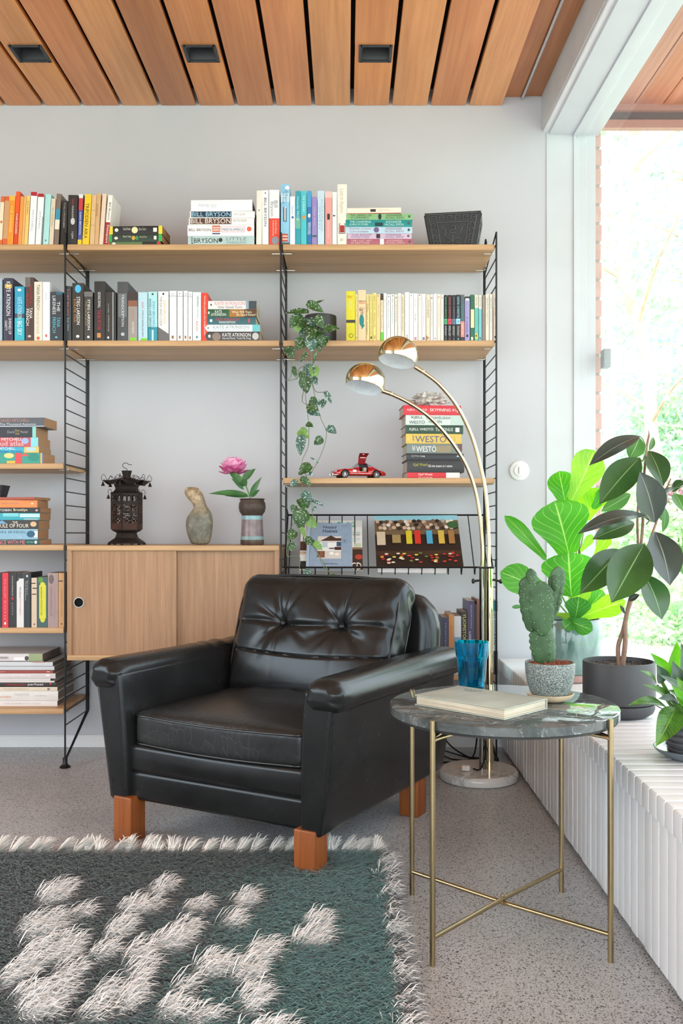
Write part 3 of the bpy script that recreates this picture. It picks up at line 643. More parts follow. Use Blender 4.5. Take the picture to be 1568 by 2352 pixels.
for r in [
 (149.5, 163.5, 657, '3a3f44', 'charcoal paperback with small pink and blue writing, first by the ladder', [('In a dark dark wood', 'e88c9c', .06, .54, .35, .65), ('Ruth Ware', 'a8d4d8', .58, .82, .35, .65)]),
 (165.5, 191.5, 650, '33302c', 'thick black paperback with blue flame, white and ochre capitals', [('o', '4ab4e4', .03, .17, .25, .8), ('STIEG LARSSON', 'f4f2ee', .24, .72, .4, .7), ('KOLME OSA', 'c08838', .28, .68, .15, .34), ('o', 'e8e4e0', .9, .95, .35, .65)]),
 (193, 213, 670, '3c3b39', 'shorter dark grey paperback with white and khaki capitals', [('#', '6c6c6c', 0, .1, 0, 1), ('STIEG LARSSON', 'f4f2ee', .16, .78, .4, .7), ('PILVILINNA', '9c8c58', .2, .7, .12, .32), ('o', 'f0f0f0', .9, .95, .35, .65)]),
 (216, 241, 646, '262626', 'tall black hardback with white and red writing and an orange foot mark', [('GEORGE ORWELL', 'e0e0e0', .18, .45, .35, .6), ('THE BIG PICTURE', 'b83440', .48, .82, .3, .62), ('#', 'd48a48', .87, .95, .28, .62)], dict(hard=True, D=.15)),
 (242, 256.5, 671, '2e2a28', 'black paperback with small grey writing after the tall black hardback', [('Lars Kepler', 'c4c0bc', .24, .44, .35, .6), ('HYPNOTISOIJA', 'c4c0bc', .47, .82, .35, .6), ('o', 'f0f0f0', .91, .96, .3, .6)]),
 (257.3, 261, 671, '8f9296', 'very thin grey paperback between two black ones', []),
 (261.5, 266.5, 671, '2c2b2b', 'very thin black paperback before the tall grey hardback', []),
 (269, 293.5, 647, '484b50', 'tall graphite grey hardback with pale dotted title', [('#', '6c7076', .2, .6, .1, .9), ('TRANSCRIPTION', 'd4d8da', .22, .76, .4, .65), ('o', 'b8bcc0', .86, .92, .35, .7)], dict(hard=True, D=.15)),
 (294, 315.5, 670, '9c9490', 'greyish paperback with a dark brown top and green foot', [('#', '3c3130', 0, .18, 0, 1), ('#', '8a5a48', .18, .3, 0, 1), ('ALEX SCHULMAN', 'c08c70', .34, .6, .4, .62), ('PATIENT', 'e4e0dc', .62, .86, .4, .65), ('#', '7ed02c', .94, 1, .2, .9)]),
 (317, 338.5, 671, 'b8d8e6', 'light blue paperback with a green foot sticker', [('ALEX', 'd46a6a', .2, .34, .4, .6), ('MICHAELIDES', '4c5a64', .38, .92, .42, .58), ('#', '7ed02c', .95, 1, .3, .95)]),
 (340, 361, 670, 'aee0e4', 'pale aqua paperback with turquoise rays at its foot', [('#', '2f94a8', .72, 1, 0, 1), ('#', 'c4ecf0', .78, 1, .4, .6), ('DAN BROWN', '4a8cd0', .2, .7, .5, .75), ('ANGELS AND DEMONS', '2c4a50', .14, .76, .1, .35), ('o', K, .03, .07, .4, .6)]),
 (363, 387, 669.5, 'ecebea', 'white paperback with grey mountain foot and yellow letters', [('^', '6c6a6c', .72, 1.0, 0, 1), ('#', '6c6a6c', .86, 1, 0, 1), ('DAN BROWN', 'ecc470', .18, .66, .5, .75), ('THE DA VINCI CODE', '8c8c94', .1, .7, .15, .38), ('o', K, .03, .07, .4, .6)]),
 (389, 405.5, 668, 'e9ecee', 'wide white paperback with thin line under the letter D', [('#', '3c3c3c', .102, .108, 0, 1), ('D', '9ca4ac', .045, .085, .35, .65), ('#', 'a06c38', .9, .96, .3, .6)]),
 (407, 419.5, 668.5, 'edeff0', 'white paperback headed by the letter L', [('#', '3c3c3c', .102, .108, 0, 1), ('L', '6c747c', .045, .085, .35, .65), ('#', 'a06c38', .9, .96, .3, .6)]),
 (421, 431, 668, 'edeff0', 'narrow white paperback headed by the letter W', [('#', '3c3c3c', .102, .108, 0, 1), ('W', '6c747c', .045, .085, .3, .7), ('#', 'a06c38', .9, .96, .3, .65)]),
 (432, 441, 670, 'edeff0', 'narrow white paperback headed by the letter A', [('#', '3c3c3c', .102, .108, 0, 1), ('A', '6c747c', .045, .085, .3, .7), ('#', 'a06c38', .91, .97, .3, .65)]),
 (442, 461.5, 671, 'e6ebee', 'white paperback with grey capitals beside the red one', [('HENNING', '5c6468', .08, .3, .5, .75), ('MANKELL', 'b4bcc0', .32, .56, .5, .75), ('RIKOS', 'c87c54', .6, .8, .4, .65), ('o', '3c8ca0', .9, .95, .4, .65)]),
 (462.3, 476.5, 672.5, 'e14530', 'bright red paperback holding up the lying stack', [('TAYARI JONES AN AMERICAN', 'f8e4dc', .06, .88, .35, .65)]),
]:
    upright(*r[:3], ZB, *r[3:6], group=G, **(r[6] if len(r) > 6 else {}))
KA = 'KATE ATKINSON'
stack(ZB, [
 (472, 596.5, 760, 781, '474546', 'dark grey paperback with white title, lowest beside the red one', [('o', '8c7c74', .12, .28, .0, .9), (KA, 'f4f4f4', .31, .83, .45, .85), ('Started Early, Took My Dog', 'e0e0e0', .31, .83, .1, .38), ('#', 'f4f4f4', .05, .09, .35, .65), ('o', 'c4c4c0', .86, .98, .1, .9)]),
 (471.5, 597, 744, 760, 'e4ebf0', 'white-blue paperback, second from the bottom, aqua picture at its end', [('#', '6cc4cc', .86, 1, 0, 1), (KA, 'a4acb0', .14, .8, .4, .85), ('HUMAN CROQUET', 'b8c0c4', .14, .8, .1, .3), ('#', K, .04, .06, .4, .6)]),
 (475, 587.5, 726.5, 743.5, '2f626c', 'petrol blue paperback with red and white capitals', [(KA, 'c84c50', .18, .66, .5, .88), ('TRANSCRIPTION', 'eef0f0', .24, .58, .15, .45), ('#', 'eef0f0', .06, .11, .35, .7), ('o', 'd04c5c', .84, .88, .2, .85)]),
 (475.5, 589, 708, 726, '2c5a3c', 'paperback half dark green, half ochre, second from the top', [('#', 'a8742c', .45, .75, 0, 1), ('#', '5c3c1c', .75, 1, 0, 1), ('KATE', 'f0f4f0', .16, .3, .52, .88), ('ATKINSON', 'f0f4f0', .08, .38, .15, .48), ('When Will There', 'f4ecd8', .5, .9, .5, .8), ('Be Good News?', 'f4ecd8', .6, .98, .15, .45), ('#', 'f0f4f0', .02, .05, .4, .7)]),
 (477.5, 589, 689, 708, 'e9e2e2', 'white paperback with pink capitals and dark end, topmost by the red one', [('#', '3c444c', .84, 1, 0, 1), ('#', '8ca4b0', .78, .84, 0, 1), (KA, 'd89ca4', .14, .76, .5, .88), ('One Good Turn', '7c7c80', .2, .7, .1, .42), ('o', K, .05, .08, .4, .65)]),
], G, D=.128)
# --- second shelf near the window: crime paperbacks
G = 'crime paperbacks on the second shelf of the bay nearest the window'; s7 = .2423
def zx(a): return 780+a*s7
AC = 'Agatha Christie'
row = [
 (60, 146, 118, 'd6cc1f', 'thick bright yellow paperback starting the crime row', [('Agatha', 'ece85c', .03, .09, .15, .85), ('Christie', 'd8902c', .09, .14, .1, .9), ('The', 'f0eea0', .18, .21, .3, .6), ('Murder', 'f0eea0', .22, .255, .2, .8), ('Sounds', 'f0eea0', .27, .305, .2, .8), ('in the Sky', 'f0eea0', .32, .36, .2, .8), ('#', '3c3a2c', .58, .64, 0, 1), ('o', '3c3a2c', .86, .94, .3, .8), ('o', 'd6cc1f', .87, .93, .35, .75)]),
 (148, 171, 150, 'ecd98c', 'pale yellow paperback between bright yellow and peach books', [(AC, '3c3420', .02, .4, .25, .7), ('EVIL UNDER THE SUN', '6c5c28', .42, .88, .25, .65), ('o', K, .91, .97, .2, .8), ('o', 'ecd98c', .92, .96, .3, .7)]),
 (173, 248, 108, 'eec9a0', 'taller peach paperback with a teal leaf on its spine', [('AGATHA', K, .205, .24, .05, .95), ('#', 'd88c5c', .25, .27, .1, .9), ('A Caribbean', '3c3430', .34, .42, .15, .85), ('Mystery', '3c3430', .43, .48, .2, .8), ('o', '14807c', .48, .72, .15, .75), ('^', '14807c', .62, .78, .45, .85)]),
 (250, 281, 148, 'e9d08c', 'dull yellow paperback following the peach one', [(AC, '3c3420', .02, .35, .45, .8), ('THREE ACT TRAGEDY', '5c5028', .2, .88, .12, .42)]),
 (283, 312, 148, 'efd884', 'yellow paperback, second after the peach one', [(AC, '3c3420', .02, .34, .3, .7), ('THE MIRROR CRACKED', '5c5028', .36, .88, .3, .65), ('o', K, .9, .97, .25, .75)]),
 (314, 345, 134, 'f0d872', 'taller yellow paperback, third after the peach one', [(AC, '2c2818', .05, .36, .3, .75), ('THE HOLLOW', '6c5c28', .4, .72, .3, .7), ('o', K, .89, .96, .25, .75), ('o', 'f0d872', .9, .95, .33, .67)]),
 (346, 384, 150, 'eccb92', 'sand coloured paperback with green lettering at the top', [(AC, '3c6c58', .22, .48, .4, .65), ('o', '3c3430', .02, .05, .3, .5)]),
 (386, 412, 142, 'e9d6b8', 'cream paperback with black head and bright green foot', [('#', '3c3430', 0, .14, 0, 1), ('#', '64cc3c', .82, 1, 0, 1), (AC, '5c5448', .18, .4, .3, .65), ('The Labours', '7c7468', .44, .74, .3, .65)]),
 (414, 444, 138, 'e9e7e2', 'white paperback with faint title, first of the white run', [(AC, 'b0acb4', .1, .36, .3, .7)]),
 (446, 480, 150, 'eef0f0', 'white paperback with a grey-blue title, second of the white run', [(AC, '2c3c58', .12, .4, .3, .7), ('Murder in Mesopotamia', '5c74a4', .42, .74, .3, .7), ('o', '6c7480', .03, .06, .35, .7)]),
 (482, 517, 148, 'f0f1f0', 'white paperback with black and aqua title, third of the white run', [(AC, '2c3438', .08, .34, .3, .7), ('DEATH', '5cb4b8', .36, .62, .3, .7), ('o', '6c7480', .02, .05, .35, .7)]),
 (519, 547, 150, 'ebdcca', 'ivory paperback with brownish title, fourth of the pale run', [('o', '6c5c50', .05, .09, .3, .7), ('NEMESIS', '8c7c70', .14, .6, .35, .65)]),
 (549, 581, 138, 'e6e4dc', 'off-white paperback with a round foot mark, fifth of the pale run', [(AC, '9cb4a4', .05, .4, .4, .7), ('o', K, .91, .98, .25, .75), ('o', 'e6e4dc', .925, .965, .35, .65)]),
 (582, 613, 150, 'e2d3b6', 'dark cream paperback with a round foot mark, before the tallest white', [('AGATHA CHRISTIE', '6c6450', .05, .42, .3, .65), ('MURDER IS EASY', '8c8470', .46, .8, .3, .65), ('o', '4c3c2c', .91, .98, .25, .75)]),
 (616, 658, 128, 'f0f0f2', 'tallest white paperback in the middle of the crime row', [('Death on the Nile', 'c8c8d0', .1, .75, .3, .65), ('o', K, .88, .95, .3, .7), ('o', 'f0f0f2', .89, .94, .38, .62)]),
 (659, 698, 140, 'ece9e2', 'off-white paperback with faint green writing in the crime row', [('CHRISTIE', 'a8b8ac', .1, .5, .3, .5), ('o', '5c9c98', .03, .06, .3, .6)]),
 (699, 739, 140, 'efece8', 'white paperback with pink letters and red foot marks', [('AGATHA', 'e0a0b0', .1, .3, .3, .6), ('THE ABC', '7c7474', .4, .6, .3, .6), ('#', 'b03c5c', .93, .95, .2, .7), ('#', 'b03c5c', .96, .98, .2, .7)]),
 (741, 776, 145, 'efe6d8', 'ivory paperback with small brown capitals after the pink lettered one', [(AC, '8c7c74', .08, .3, .3, .6), ('o', K, .01, .04, .3, .6)]),
 (777, 815, 145, 'ebe6ee', 'faintly lilac paperback with black bars at its foot', [('CHRISTIE', 'c0a8c8', .15, .42, .3, .65), ('TAPAUS', 'a8a0ac', .45, .7, .3, .6), ('#', K, .93, .95, .2, .75), ('#', K, .96, .98, .2, .75)]),
 (817, 856, 150, 'e2d2ba', 'cream paperback with a chipped brown foot', [('LITTLE GREETE', '5c5448', .12, .5, .35, .65), ('^', 'b4845c', .88, 1, .0, .8)]),
 (858, 885, 150, 'efeae0', 'narrow white paperback with a dark title after the chipped one', [('o', '5c5450', .06, .1, .3, .7), ('MURDER IN THE MEWS', '6c645c', .18, .7, .35, .65)]),
 (887, 921, 143, 'e9e6df', 'plain off-white paperback, slightly taller than its neighbours', [('o', '4c4c4c', .94, .97, .35, .65)]),
 (922, 956, 146, 'e8d9c8', 'pale peach paperback with faded lettering near the black set', [('o', 'c08c70', .04, .09, .3, .6), ('KORTIT POYDALLA', 'b8a894', .2, .7, .35, .65)]),
 (957, 985, 150, 'e4dbd6', 'pinkish white paperback just before the black set', [('o', '9c8c88', .05, .09, .3, .7), ('CARDS', 'b4a8a4', .2, .5, .35, .65)]),
]
for r in row: upright(zx(r[0])+.2, zx(r[1]), 640+r[2]*s7, ZB, *r[3:6], group=G, D=.113, tone='cdb892')
for i, (a, b, c, nm) in enumerate([(988, 1020, '4fae74', 'green'), (1024, 1060, 'd84c58', 'red'), (1063, 1098, '6c7c98', 'slate blue'), (1101, 1143, '9cd4ec', 'light blue')]):
    upright(zx(a)+.2, zx(b), 640+(155 if i != 3 else 152)*s7, ZB, '232327', 'black paperback with %s capitals and %s square, one of the black set' % (nm, nm), [('AGATHA', c, .04, .22, .25, .75), ('CHRISTIE', c, .24, .5, .25, .75), ('#', c, .52, .64, 0, 1), ('TN', K, .55, .61, .25, .75), (['4.50 from', 'After the', 'Appointment', 'The Adventure'][i], 'e4e4e8', .68, .9, .5, .75), (['Paddington', 'Funeral', 'with Death', 'of the Pudding'][i], 'e4e4e8', .68, .88, .2, .45), ('#', c, .95, .98, .4, .6)], group=G, D=.113)
row = [
 (1145, 1181, 152, '54646c', 'grey-teal paperback with a pink lower half after the black set', [('#', 'e88c80', .58, .92, 0, 1), ('#', '3c3c40', .92, 1, 0, 1), ('AGATHA CHRISTIE', '3c9c90', .2, .55, .3, .7), ('THIRD GIRL', 'f4dcd4', .62, .88, .3, .7)]),
 (1184, 1232, 170, '9c94c4', 'shorter lavender paperback with a black and white head', [('#', '2c2c34', 0, .08, 0, 1), ('#', 'e4e4f0', .04, .09, .1, .9), ('Lordsinmurha', '5c4c94', .55, .82, .3, .65), ('^', '3c2c6c', .46, .5, .4, .6), ('#', '2c2c34', .86, .92, .3, .7)]),
 (1236, 1274, 152, '2c6450', 'dark green paperback with a cream centre panel', [('#', 'e9d4a8', .32, .72, .1, 1), ('#', 'e4dcc8', .92, .99, .2, .7)]),
 (1277, 1312, 155, '64b8a8', 'sea green paperback with cream head and yellow foot', [('#', 'e4dcc4', 0, .28, 0, 1), ('AGATHA', '4c5c54', .04, .24, .3, .7), ('#', 'd8d04c', .84, .96, .1, .9), ('^', K, .86, .93, .3, .7)]),
 (1315, 1345, 157, '74bcc8', 'light turquoise paperback with a cream head', [('#', 'e4dfd0', 0, .3, 0, 1), ('AGATHA', '4c5c5c', .04, .26, .3, .7), ('o', '2c4c58', .92, .97, .3, .7)]),
 (1348, 1378, 155, '8a8078', 'grey-brown paperback near the end of the crime row', [(AC, 'd4ccc0', .1, .4, .3, .7)]),
 (1381, 1415, 145, 'ded8c8', 'cream-grey paperback after the grey-brown one', [(AC, '4c5c6c', .08, .34, .3, .7), ('HERCULE', '9c9888', .38, .66, .35, .65)]),
 (1418, 1448, 147, 'dcdad2', 'light grey paperback, second before the ladder nearest the window', [(AC, '2c4c64', .08, .32, .3, .7), ('CLOCKS', '8ca4a8', .36, .6, .35, .65)]),
 (1452, 1486, 133, 'eadfd2', 'last cream paperback with a red edge, touching the window ladder', [('#', 'd87c64', .3, 1, 0, .12), (AC, 'a89c94', .1, .5, .35, .65), ('o', K, .9, .95, .35, .7)]),
]
for r in row: upright(zx(r[0])+.2, zx(r[1]), 640+r[2]*s7, ZB, *r[3:6], group=G, D=.113, tone='cdb892')
# --- hardback stack by the car
G = 'hardbacks stacked beside the model car'
stack(ZC, [
 (934, 1056, 1084, 1098, 'cf2430', 'red paperback with white end, lowest of the stack by the car', [('#', 'e8e4e2', .74, 1, 0, 1), ('Kjell Westö', 'f4ecea', .22, .48, .42, .88), ('Där vi en gång gått', 'f0dcd8', .22, .48, .08, .32)], dict(hard=False)),
 (934, 1066.5, 1056.5, 1084, '2c2c30', 'thick black hardback with yellow and white lettering', [('Kjell Westö', 'b4a83c', .11, .36, .45, .78), ('Gå inte ensam ut i natten', 'f0f0f0', .37, .79, .45, .65)], {}),
 (932.5, 1065, 1040, 1056, '2f3036', 'thinner charcoal hardback with tiny white title', [('Kjell Westö', 'b8b8b8', .09, .23, .45, .78), ('Lang', 'f0f0f0', .25, .32, .45, .75), ('#', '9cbcd8', .88, .96, .5, .72)], {}),
 (933.5, 1061.5, 1018, 1040, '76827f', 'grey-green hardback with bold white capitals and a painted picture', [('#', '94886c', .52, .8, .1, .8), ('#', '6a4c50', .93, 1, .2, 1), ('Kjell', 'f0f0f0', .1, .15, .15, .85), ('WESTÖ', 'f4f4f4', .17, .53, .15, .88)], {}),
 (931.5, 1060, 995, 1018, 'd9b95c', 'golden yellow hardback with large blue-grey capitals', [('KJELL', '5c5c60', .12, .15, .15, .85), ('WESTÖ', '505a80', .17, .73, .15, .92), ('#', 'b89c4c', .82, .83, .2, .7), ('#', 'b89c4c', .87, .88, .2, .7)], {}),
 (930.5, 1064, 975.5, 995, '2d4a3a', 'dark green hardback with white capitals in the stack by the car', [('KJELL WESTÖ', 'f0f4f0', .07, .48, .3, .72), ('TRITONUS', 'd4e0d8', .52, .82, .3, .7), ('#', 'dce4e0', .865, .935, .2, .72)], {}),
 (931, 1065, 952.5, 975.5, 'd1ddd6', 'pale mint hardback, second from the top under the coral', [('#', 'bccfc9', .78, 1, 0, 1), ('KJELL', '2f3f40', .1, .3, .58, .9), ('WESTÖ', '2f3f40', .06, .33, .12, .5), ('EN SVAVELGULA', '47585a', .36, .77, .6, .88), ('HIMLEN', '47585a', .4, .62, .2, .5)], {}),
 (925.5, 1059, 930, 952.5, 'd03440', 'bright red hardback topping the stack, coral lying on it', [('KJELL WESTÖ', 'f6e4e2', .07, .41, .38, .68), ('SKYMNING 41', 'f6e4e2', .46, .9, .38, .68), ('#', 'e8b4b4', .92, .96, .3, .75)], {}),
], G, yf=3.40, D=.15, hard=True, rz=.06, tone='c8c0b4')
# --- outer bay, lower shelves
G = 'paperbacks stacked on the third shelf of the outer bay'; a = .1446
def ly(y): return 930+y*a
stack(Z3, [
 (-30, 690*a, ly(755), ly(922), '3a9c8c', 'thick swirl patterned paperback, lowest of its stack', [('#', 'd84c50', .5, .62, 0, 1), ('#', 'e0b848', .35, .5, 0, .25), ('o', '2c8c7c', .72, .93, .2, 1), ('#', 'e0b040', .95, .98, 0, 1), ('o', 'e8d48c', .3, .48, .5, 1), ('#', '5c6cb0', .98, 1, 0, 1), ('^', 'd85c50', .6, .75, .7, 1)], dict(rz=-.02)),
 (-32, 622*a, ly(650), ly(745), '38aacc', 'bright blue paperback with white capitals above the swirl patterned one', [('DAVID MITCHELL', 'f4f8fa', .0, .55, .52, .92), ('Black Swan Green', '1c5c7c', .05, .68, .1, .45), ('#', 'e8c060', .72, 1, 0, 1), ('o', 'b0d0d8', .76, .95, .2, 1)], dict(rz=-.03)),
 (-33, 610*a, ly(490), ly(640), 'c85a62', 'rose red paperback with large white title and aqua end', [('DAVID MITCHELL', 'f4f4f4', .0, .7, .66, .95), ('cloud atlas', 'f0c8cc', .1, .72, .1, .6), ('#', '8ad4e0', .86, 1, 0, 1), ('o', '9cb4dc', .68, .82, .3, .95)], dict(rz=-.025)),
 (-37, 575*a, ly(320), ly(485), '2f333b', 'black paperback with aqua spatter, second from the top of its stack', [('David', 'a8a8a4', .45, .58, .4, .65), ('Bone', 'b8a85c', .6, .68, .55, .8), ('Clocks', 'b8a85c', .6, .68, .25, .5), ('Mitchell', 'a8a8a4', .7, .84, .4, .65), ('#', '8ccfc8', .93, 1, 0, 1)], dict(rz=-.02)),
 (-20, 710*a, ly(165), ly(312), '585d66', 'slate grey paperback on top of the outer third shelf stack', [('DAVID MITCHELL', 'c08878', .15, .72, .55, .88), ('The Thousand Autumns', 'd8dce0', .15, .84, .18, .42), ('#', 'a8b4c4', .0, 1, 0, .12)], dict(rz=-.05)),
], G, D=.128, tone='b48a66')
G = 'paperbacks stacked on the fourth shelf of the outer bay'
zt4 = stack(Z4, [
 (-30, 635*a, ly(2130), ly(2215), '1f4c48', 'dark green paperback with pink letters, lowest of the orange-topped stack', [('DANCE WITH ME', 'e07880', .1, .72, .1, .9), ('VICTORIA', '8cc4b8', .75, .88, .35, .65), ('o', 'e4ece8', .9, .95, .2, .8)], dict(rz=-.03)),
 (-34, 598*a, ly(1960), ly(2125), '8ab2c8', 'thick powder blue paperback with slate capitals', [('JOHN IRVING', '4a6c80', .12, .77, .5, .85), ('A Widow for One', 'a8d0dc', .2, .7, .12, .42), ('o', '2c5c78', .79, .95, .2, .85), ('#', 'dceaf0', .93, 1, .2, .8)], {}),
 (-32, 615*a, ly(1815), ly(1957), '3a3836', 'dark paperback with cream capitals above the powder blue one', [('THE', 'ece4d4', .5, .6, .62, .88), ('RULE OF FOUR', 'ece4d4', .22, .81, .15, .58), ('o', 'd8b088', .84, .96, .25, .85), ('^', '6ca0c4', .2, .4, .6, 1)], {}),
 (-30, 632*a, ly(1700), ly(1812), '38a4b4', 'turquoise seascape paperback in the orange-topped stack', [('#', '7cccd4', .3, .6, .5, 1), ('#', 'bfdfe4', .62, 1, .4, .9), ('#', '8fb4b8', .7, .97, 0, .25)], {}),
 (-30, 637*a, ly(1615), ly(1698), '2b2b2d', 'thin black paperback with white lettering under the orange one', [('COLM TOIBIN', 'e4e4e4', .0, .46, .3, .75), ('Brooklyn', 'f0e4c0', .5, .76, .2, .85), ('o', 'd8a8a8', .91, .96, .3, .7)], {}),
 (-36, 592*a, ly(1490), ly(1612), 'e58a4c', 'orange paperback near the top of the stack level with the cabinet', [('JANE AUSTEN', '9a8078', .33, .65, .4, .65), ('o', 'f0c090', .12, .28, .2, .85), ('o', 'f0c8a0', .88, .93, .4, .65)], {}),
 (-40, 575*a, ly(1445), ly(1490), 'a2452f', 'thin brick red paperback on top of the orange one', [], dict(rz=-.14)),
], G, D=.125, tone='a97c58')
# dark carved box on top, cut by the edge of the view
bx = thing('carved_planter', 'small black carved planter on the orange-topped book stack, cut by the edge', 'planter', (P(-8, 1140, 3.43).x, 3.42, zt4+0.0005))
m = MB(); hgt = .044
m.add([(-.03, -.03, 0), (.03, -.03, 0), (.03, .03, 0), (-.03, .03, 0), (-.04, -.04, hgt), (.04, -.04, hgt), (.04, .04, hgt), (-.04, .04, hgt), (-.033, -.033, hgt), (.033, -.033, hgt), (.033, .033, hgt), (-.033, .033, hgt), (-.025, -.025, .008), (.025, -.025, .008), (.025, .025, .008), (-.025, .025, .008)],
 [(0, 3, 2, 1), (0, 1, 5, 4), (1, 2, 6, 5), (2, 3, 7, 6), (3, 0, 4, 7), (4, 5, 9, 8), (5, 6, 10, 9), (6, 7, 11, 10), (7, 4, 8, 11), (8, 9, 13, 12), (9, 10, 14, 13), (10, 11, 15, 14), (11, 8, 12, 15), (12, 13, 14, 15)])
m.build('planter_body', plain('26272a', 0.6, 0, 0.2, bmp=.3), bx)
m = MB()
for q in (-.022, 0, .022): m.bbox(q-.006, q+.006, -.038, -.033, .014, .032, .001)
m.build('carved_relief', plain('2e3033', 0.6, 0, 0.2), bx)
G = 'upright novels beside the cabinet doors'; b2 = .2296
for r in [
 (-8, 4, 330, '2a2d38', 'dark navy novel cut by the edge beside a red one', []),
 (4.7, 19, 330, 'd3323f', 'bright red paperback among the upright novels', [('PHILIP ROTH', 'e88c8c', .12, .85, .35, .6), ('o', 'f4f0f0', .9, .95, .35, .65)]),
 (19.8, 37.5, 328, '29292b', 'black paperback with a small red dot, beside the red novel', [('HARUKI MURAKAMI', 'b8b0a8', .06, .42, .4, .6), ('o', 'b02c34', .44, .5, .35, .65), ('KAFKA', '8c8480', .55, .78, .4, .6)]),
 (38, 54.5, 332, 'dad6d4', 'white novel with a dark torn-looking head', [('#', '2c2c2e', 0, .1, 0, 1), ('^', '2c2c2e', .08, .16, 0, .4), ('Murakami', '3c3c3c', .26, .46, .4, .65), ('Norwegian', 'c86c6c', .48, .76, .4, .65)]),
 (55, 68, 335, '2b3033', 'dark slate novel after the white one', [('The Remains', 'b4b8bc', .14, .5, .2, .42), ('Kazuo', 'b4b8bc', .14, .4, .5, .72), ('#', 'c8ccd0', .03, .07, .4, .7)]),
 (68.3, 71.3, 326, '1c1c1e', 'very thin black volume behind the beige novel', []),
 (72, 84.5, 380, 'cfb9a0', 'shorter beige novel with a black branch drawing', [('#', '2c2420', .1, .12, 0, .8), ('#', '2c2420', .2, .22, .2, 1), ('#', '2c2420', .32, .34, .1, .9), ('o', '4c443c', .92, .95, .4, .7)]),
 (85.3, 108.5, 372, '3c5a5c', 'blue-green floral novel with a bright yellow spine label', [('o', '5c8c3c', .0, .12, .1, .6), ('#', 'd2cc3a', .16, .82, .2, .88), ('o', 'd2cc3a', .1, .2, .3, .8), ('o', 'd2cc3a', .78, .9, .3, .8), ('BARBARA KINGSOLVER', '6c6c2c', .2, .76, .35, .5)]),
 (109.3, 133.5, 331, 'a08a86', 'mauve-grey thick novel beside the yellow labelled one', [('o', '6c5c5c', .03, .2, .1, .6), ('BARBARA KINGSOLVER', '7a6260', .26, .8, .25, .42), ('THE POISONWOOD', 'b87c70', .2, .84, .55, .75)]),
 (134.3, 147, 331, 'c59360', 'sandy orange novel nearest the cabinet doors', [('#', '3c3024', .14, .16, 0, .8), ('BARBARA KING', '9c7048', .3, .8, .4, .65), ('o', '4c443c', .92, .95, .4, .7)]),
]:
    upright(r[0], r[1], 1240+r[2]*b2, Z5, *r[3:6], group=G, D=.125, yf=3.362, tone='9c8874')
# --- cookbooks
G = 'large books stacked on the lowest shelf'; c6 = .14668
def cy(y): return 1440+y*c6
yq = 3.40
def cb(x1, y0, y1, col, label, sp=(), **o): return (-60, x1*c6, cy(y0), cy(y1), col, label, list(sp), o)
zt = stack(Z6, [
 cb(898, 1160, 1243, 'e4dedc', 'white book at the very bottom of the cookbook stack', [('THE COMPLETE GUIDE', 'c4bcb8', .35, .8, .35, .65)]),
 cb(908, 1005, 1156, 'dfddd8', 'thickest off-white book, second from the bottom, with orange script', [('Kulinaarinen', 'e0946c', .15, .44, .3, .6), ('ITALIAN COOK', 'c4c4c0', .48, .66, .5, .8), ('cooking', '9c9c98', .72, .86, .45, .6)], hard=True),
 cb(898, 938, 1002, 'ddcfba', 'cream book under the black lettered one', [('hyvää hetkestä', 'b4a088', .36, .65, .3, .75), ('#', '8c8078', .88, .91, .2, .8)]),
 cb(882, 866, 936, '2f2c2c', 'black cookbook with red and white lettering', [('TAMPEREEN', 'a83428', .38, .63, .25, .75), ('parhaat', 'f0ece8', .655, .845, .2, .85), ('#', 'b84438', .92, .94, .5, 1)]),
 cb(852, 838, 862, 'e6e0da', 'thin white magazine-like volume on the black cookbook', []),
 cb(790, 802, 836, 'dcd6d4', 'narrower pale book above the thin white one', [], rz=.0),
 cb(868, 716, 798, 'd5cbc9', 'pinkish white book with white lettering below the brick red spine', [('GASTRONOMISET HERKUT', 'f8f6f6', .2, .7, .45, .8), ('#', 'f8f6f6', .88, .93, .5, .8)]),
 cb(830, 668, 714, '9e473f', 'thin brick red book in the cookbook stack', [('keittokirja', 'e0c0b8', .1, .4, .35, .7), ('#', 'e0c0b8', .92, .96, .4, .7)]),
 cb(850, 598, 660, 'c9cacd', 'light grey glossy book, lower one of the grey pair among the cookbooks', [('#', '2c2c30', .0, 1, 0, .06)]),
 cb(826, 524, 590, 'cfd0d2', 'light grey glossy book with orange-flecked cover, upper of the grey pair', [('#', '2c2c30', .0, 1, 0, .06), ('#', 'c05838', .74, .9, .9, 1)]),
 cb(690, 478, 494, '2c2426', 'thin dark book with white edge near the top of the cookbooks', [('#', 'ded4cc', .0, 1, 0, .5)]),
 cb(666, 356, 470, 'd7cfce', 'topmost whitish cookbook with green end and black letters', [('#', '9aa87c', .8, 1, 0, 1), ('ruoasta viiniin', '3c3434', .18, .5, .3, .68), ('#', 'f0eeec', .58, .74, .08, .5), ('o', '4c4446', .74, .8, .05, .7)]),
], G, yf=yq, D=.21, tone='7d726a')
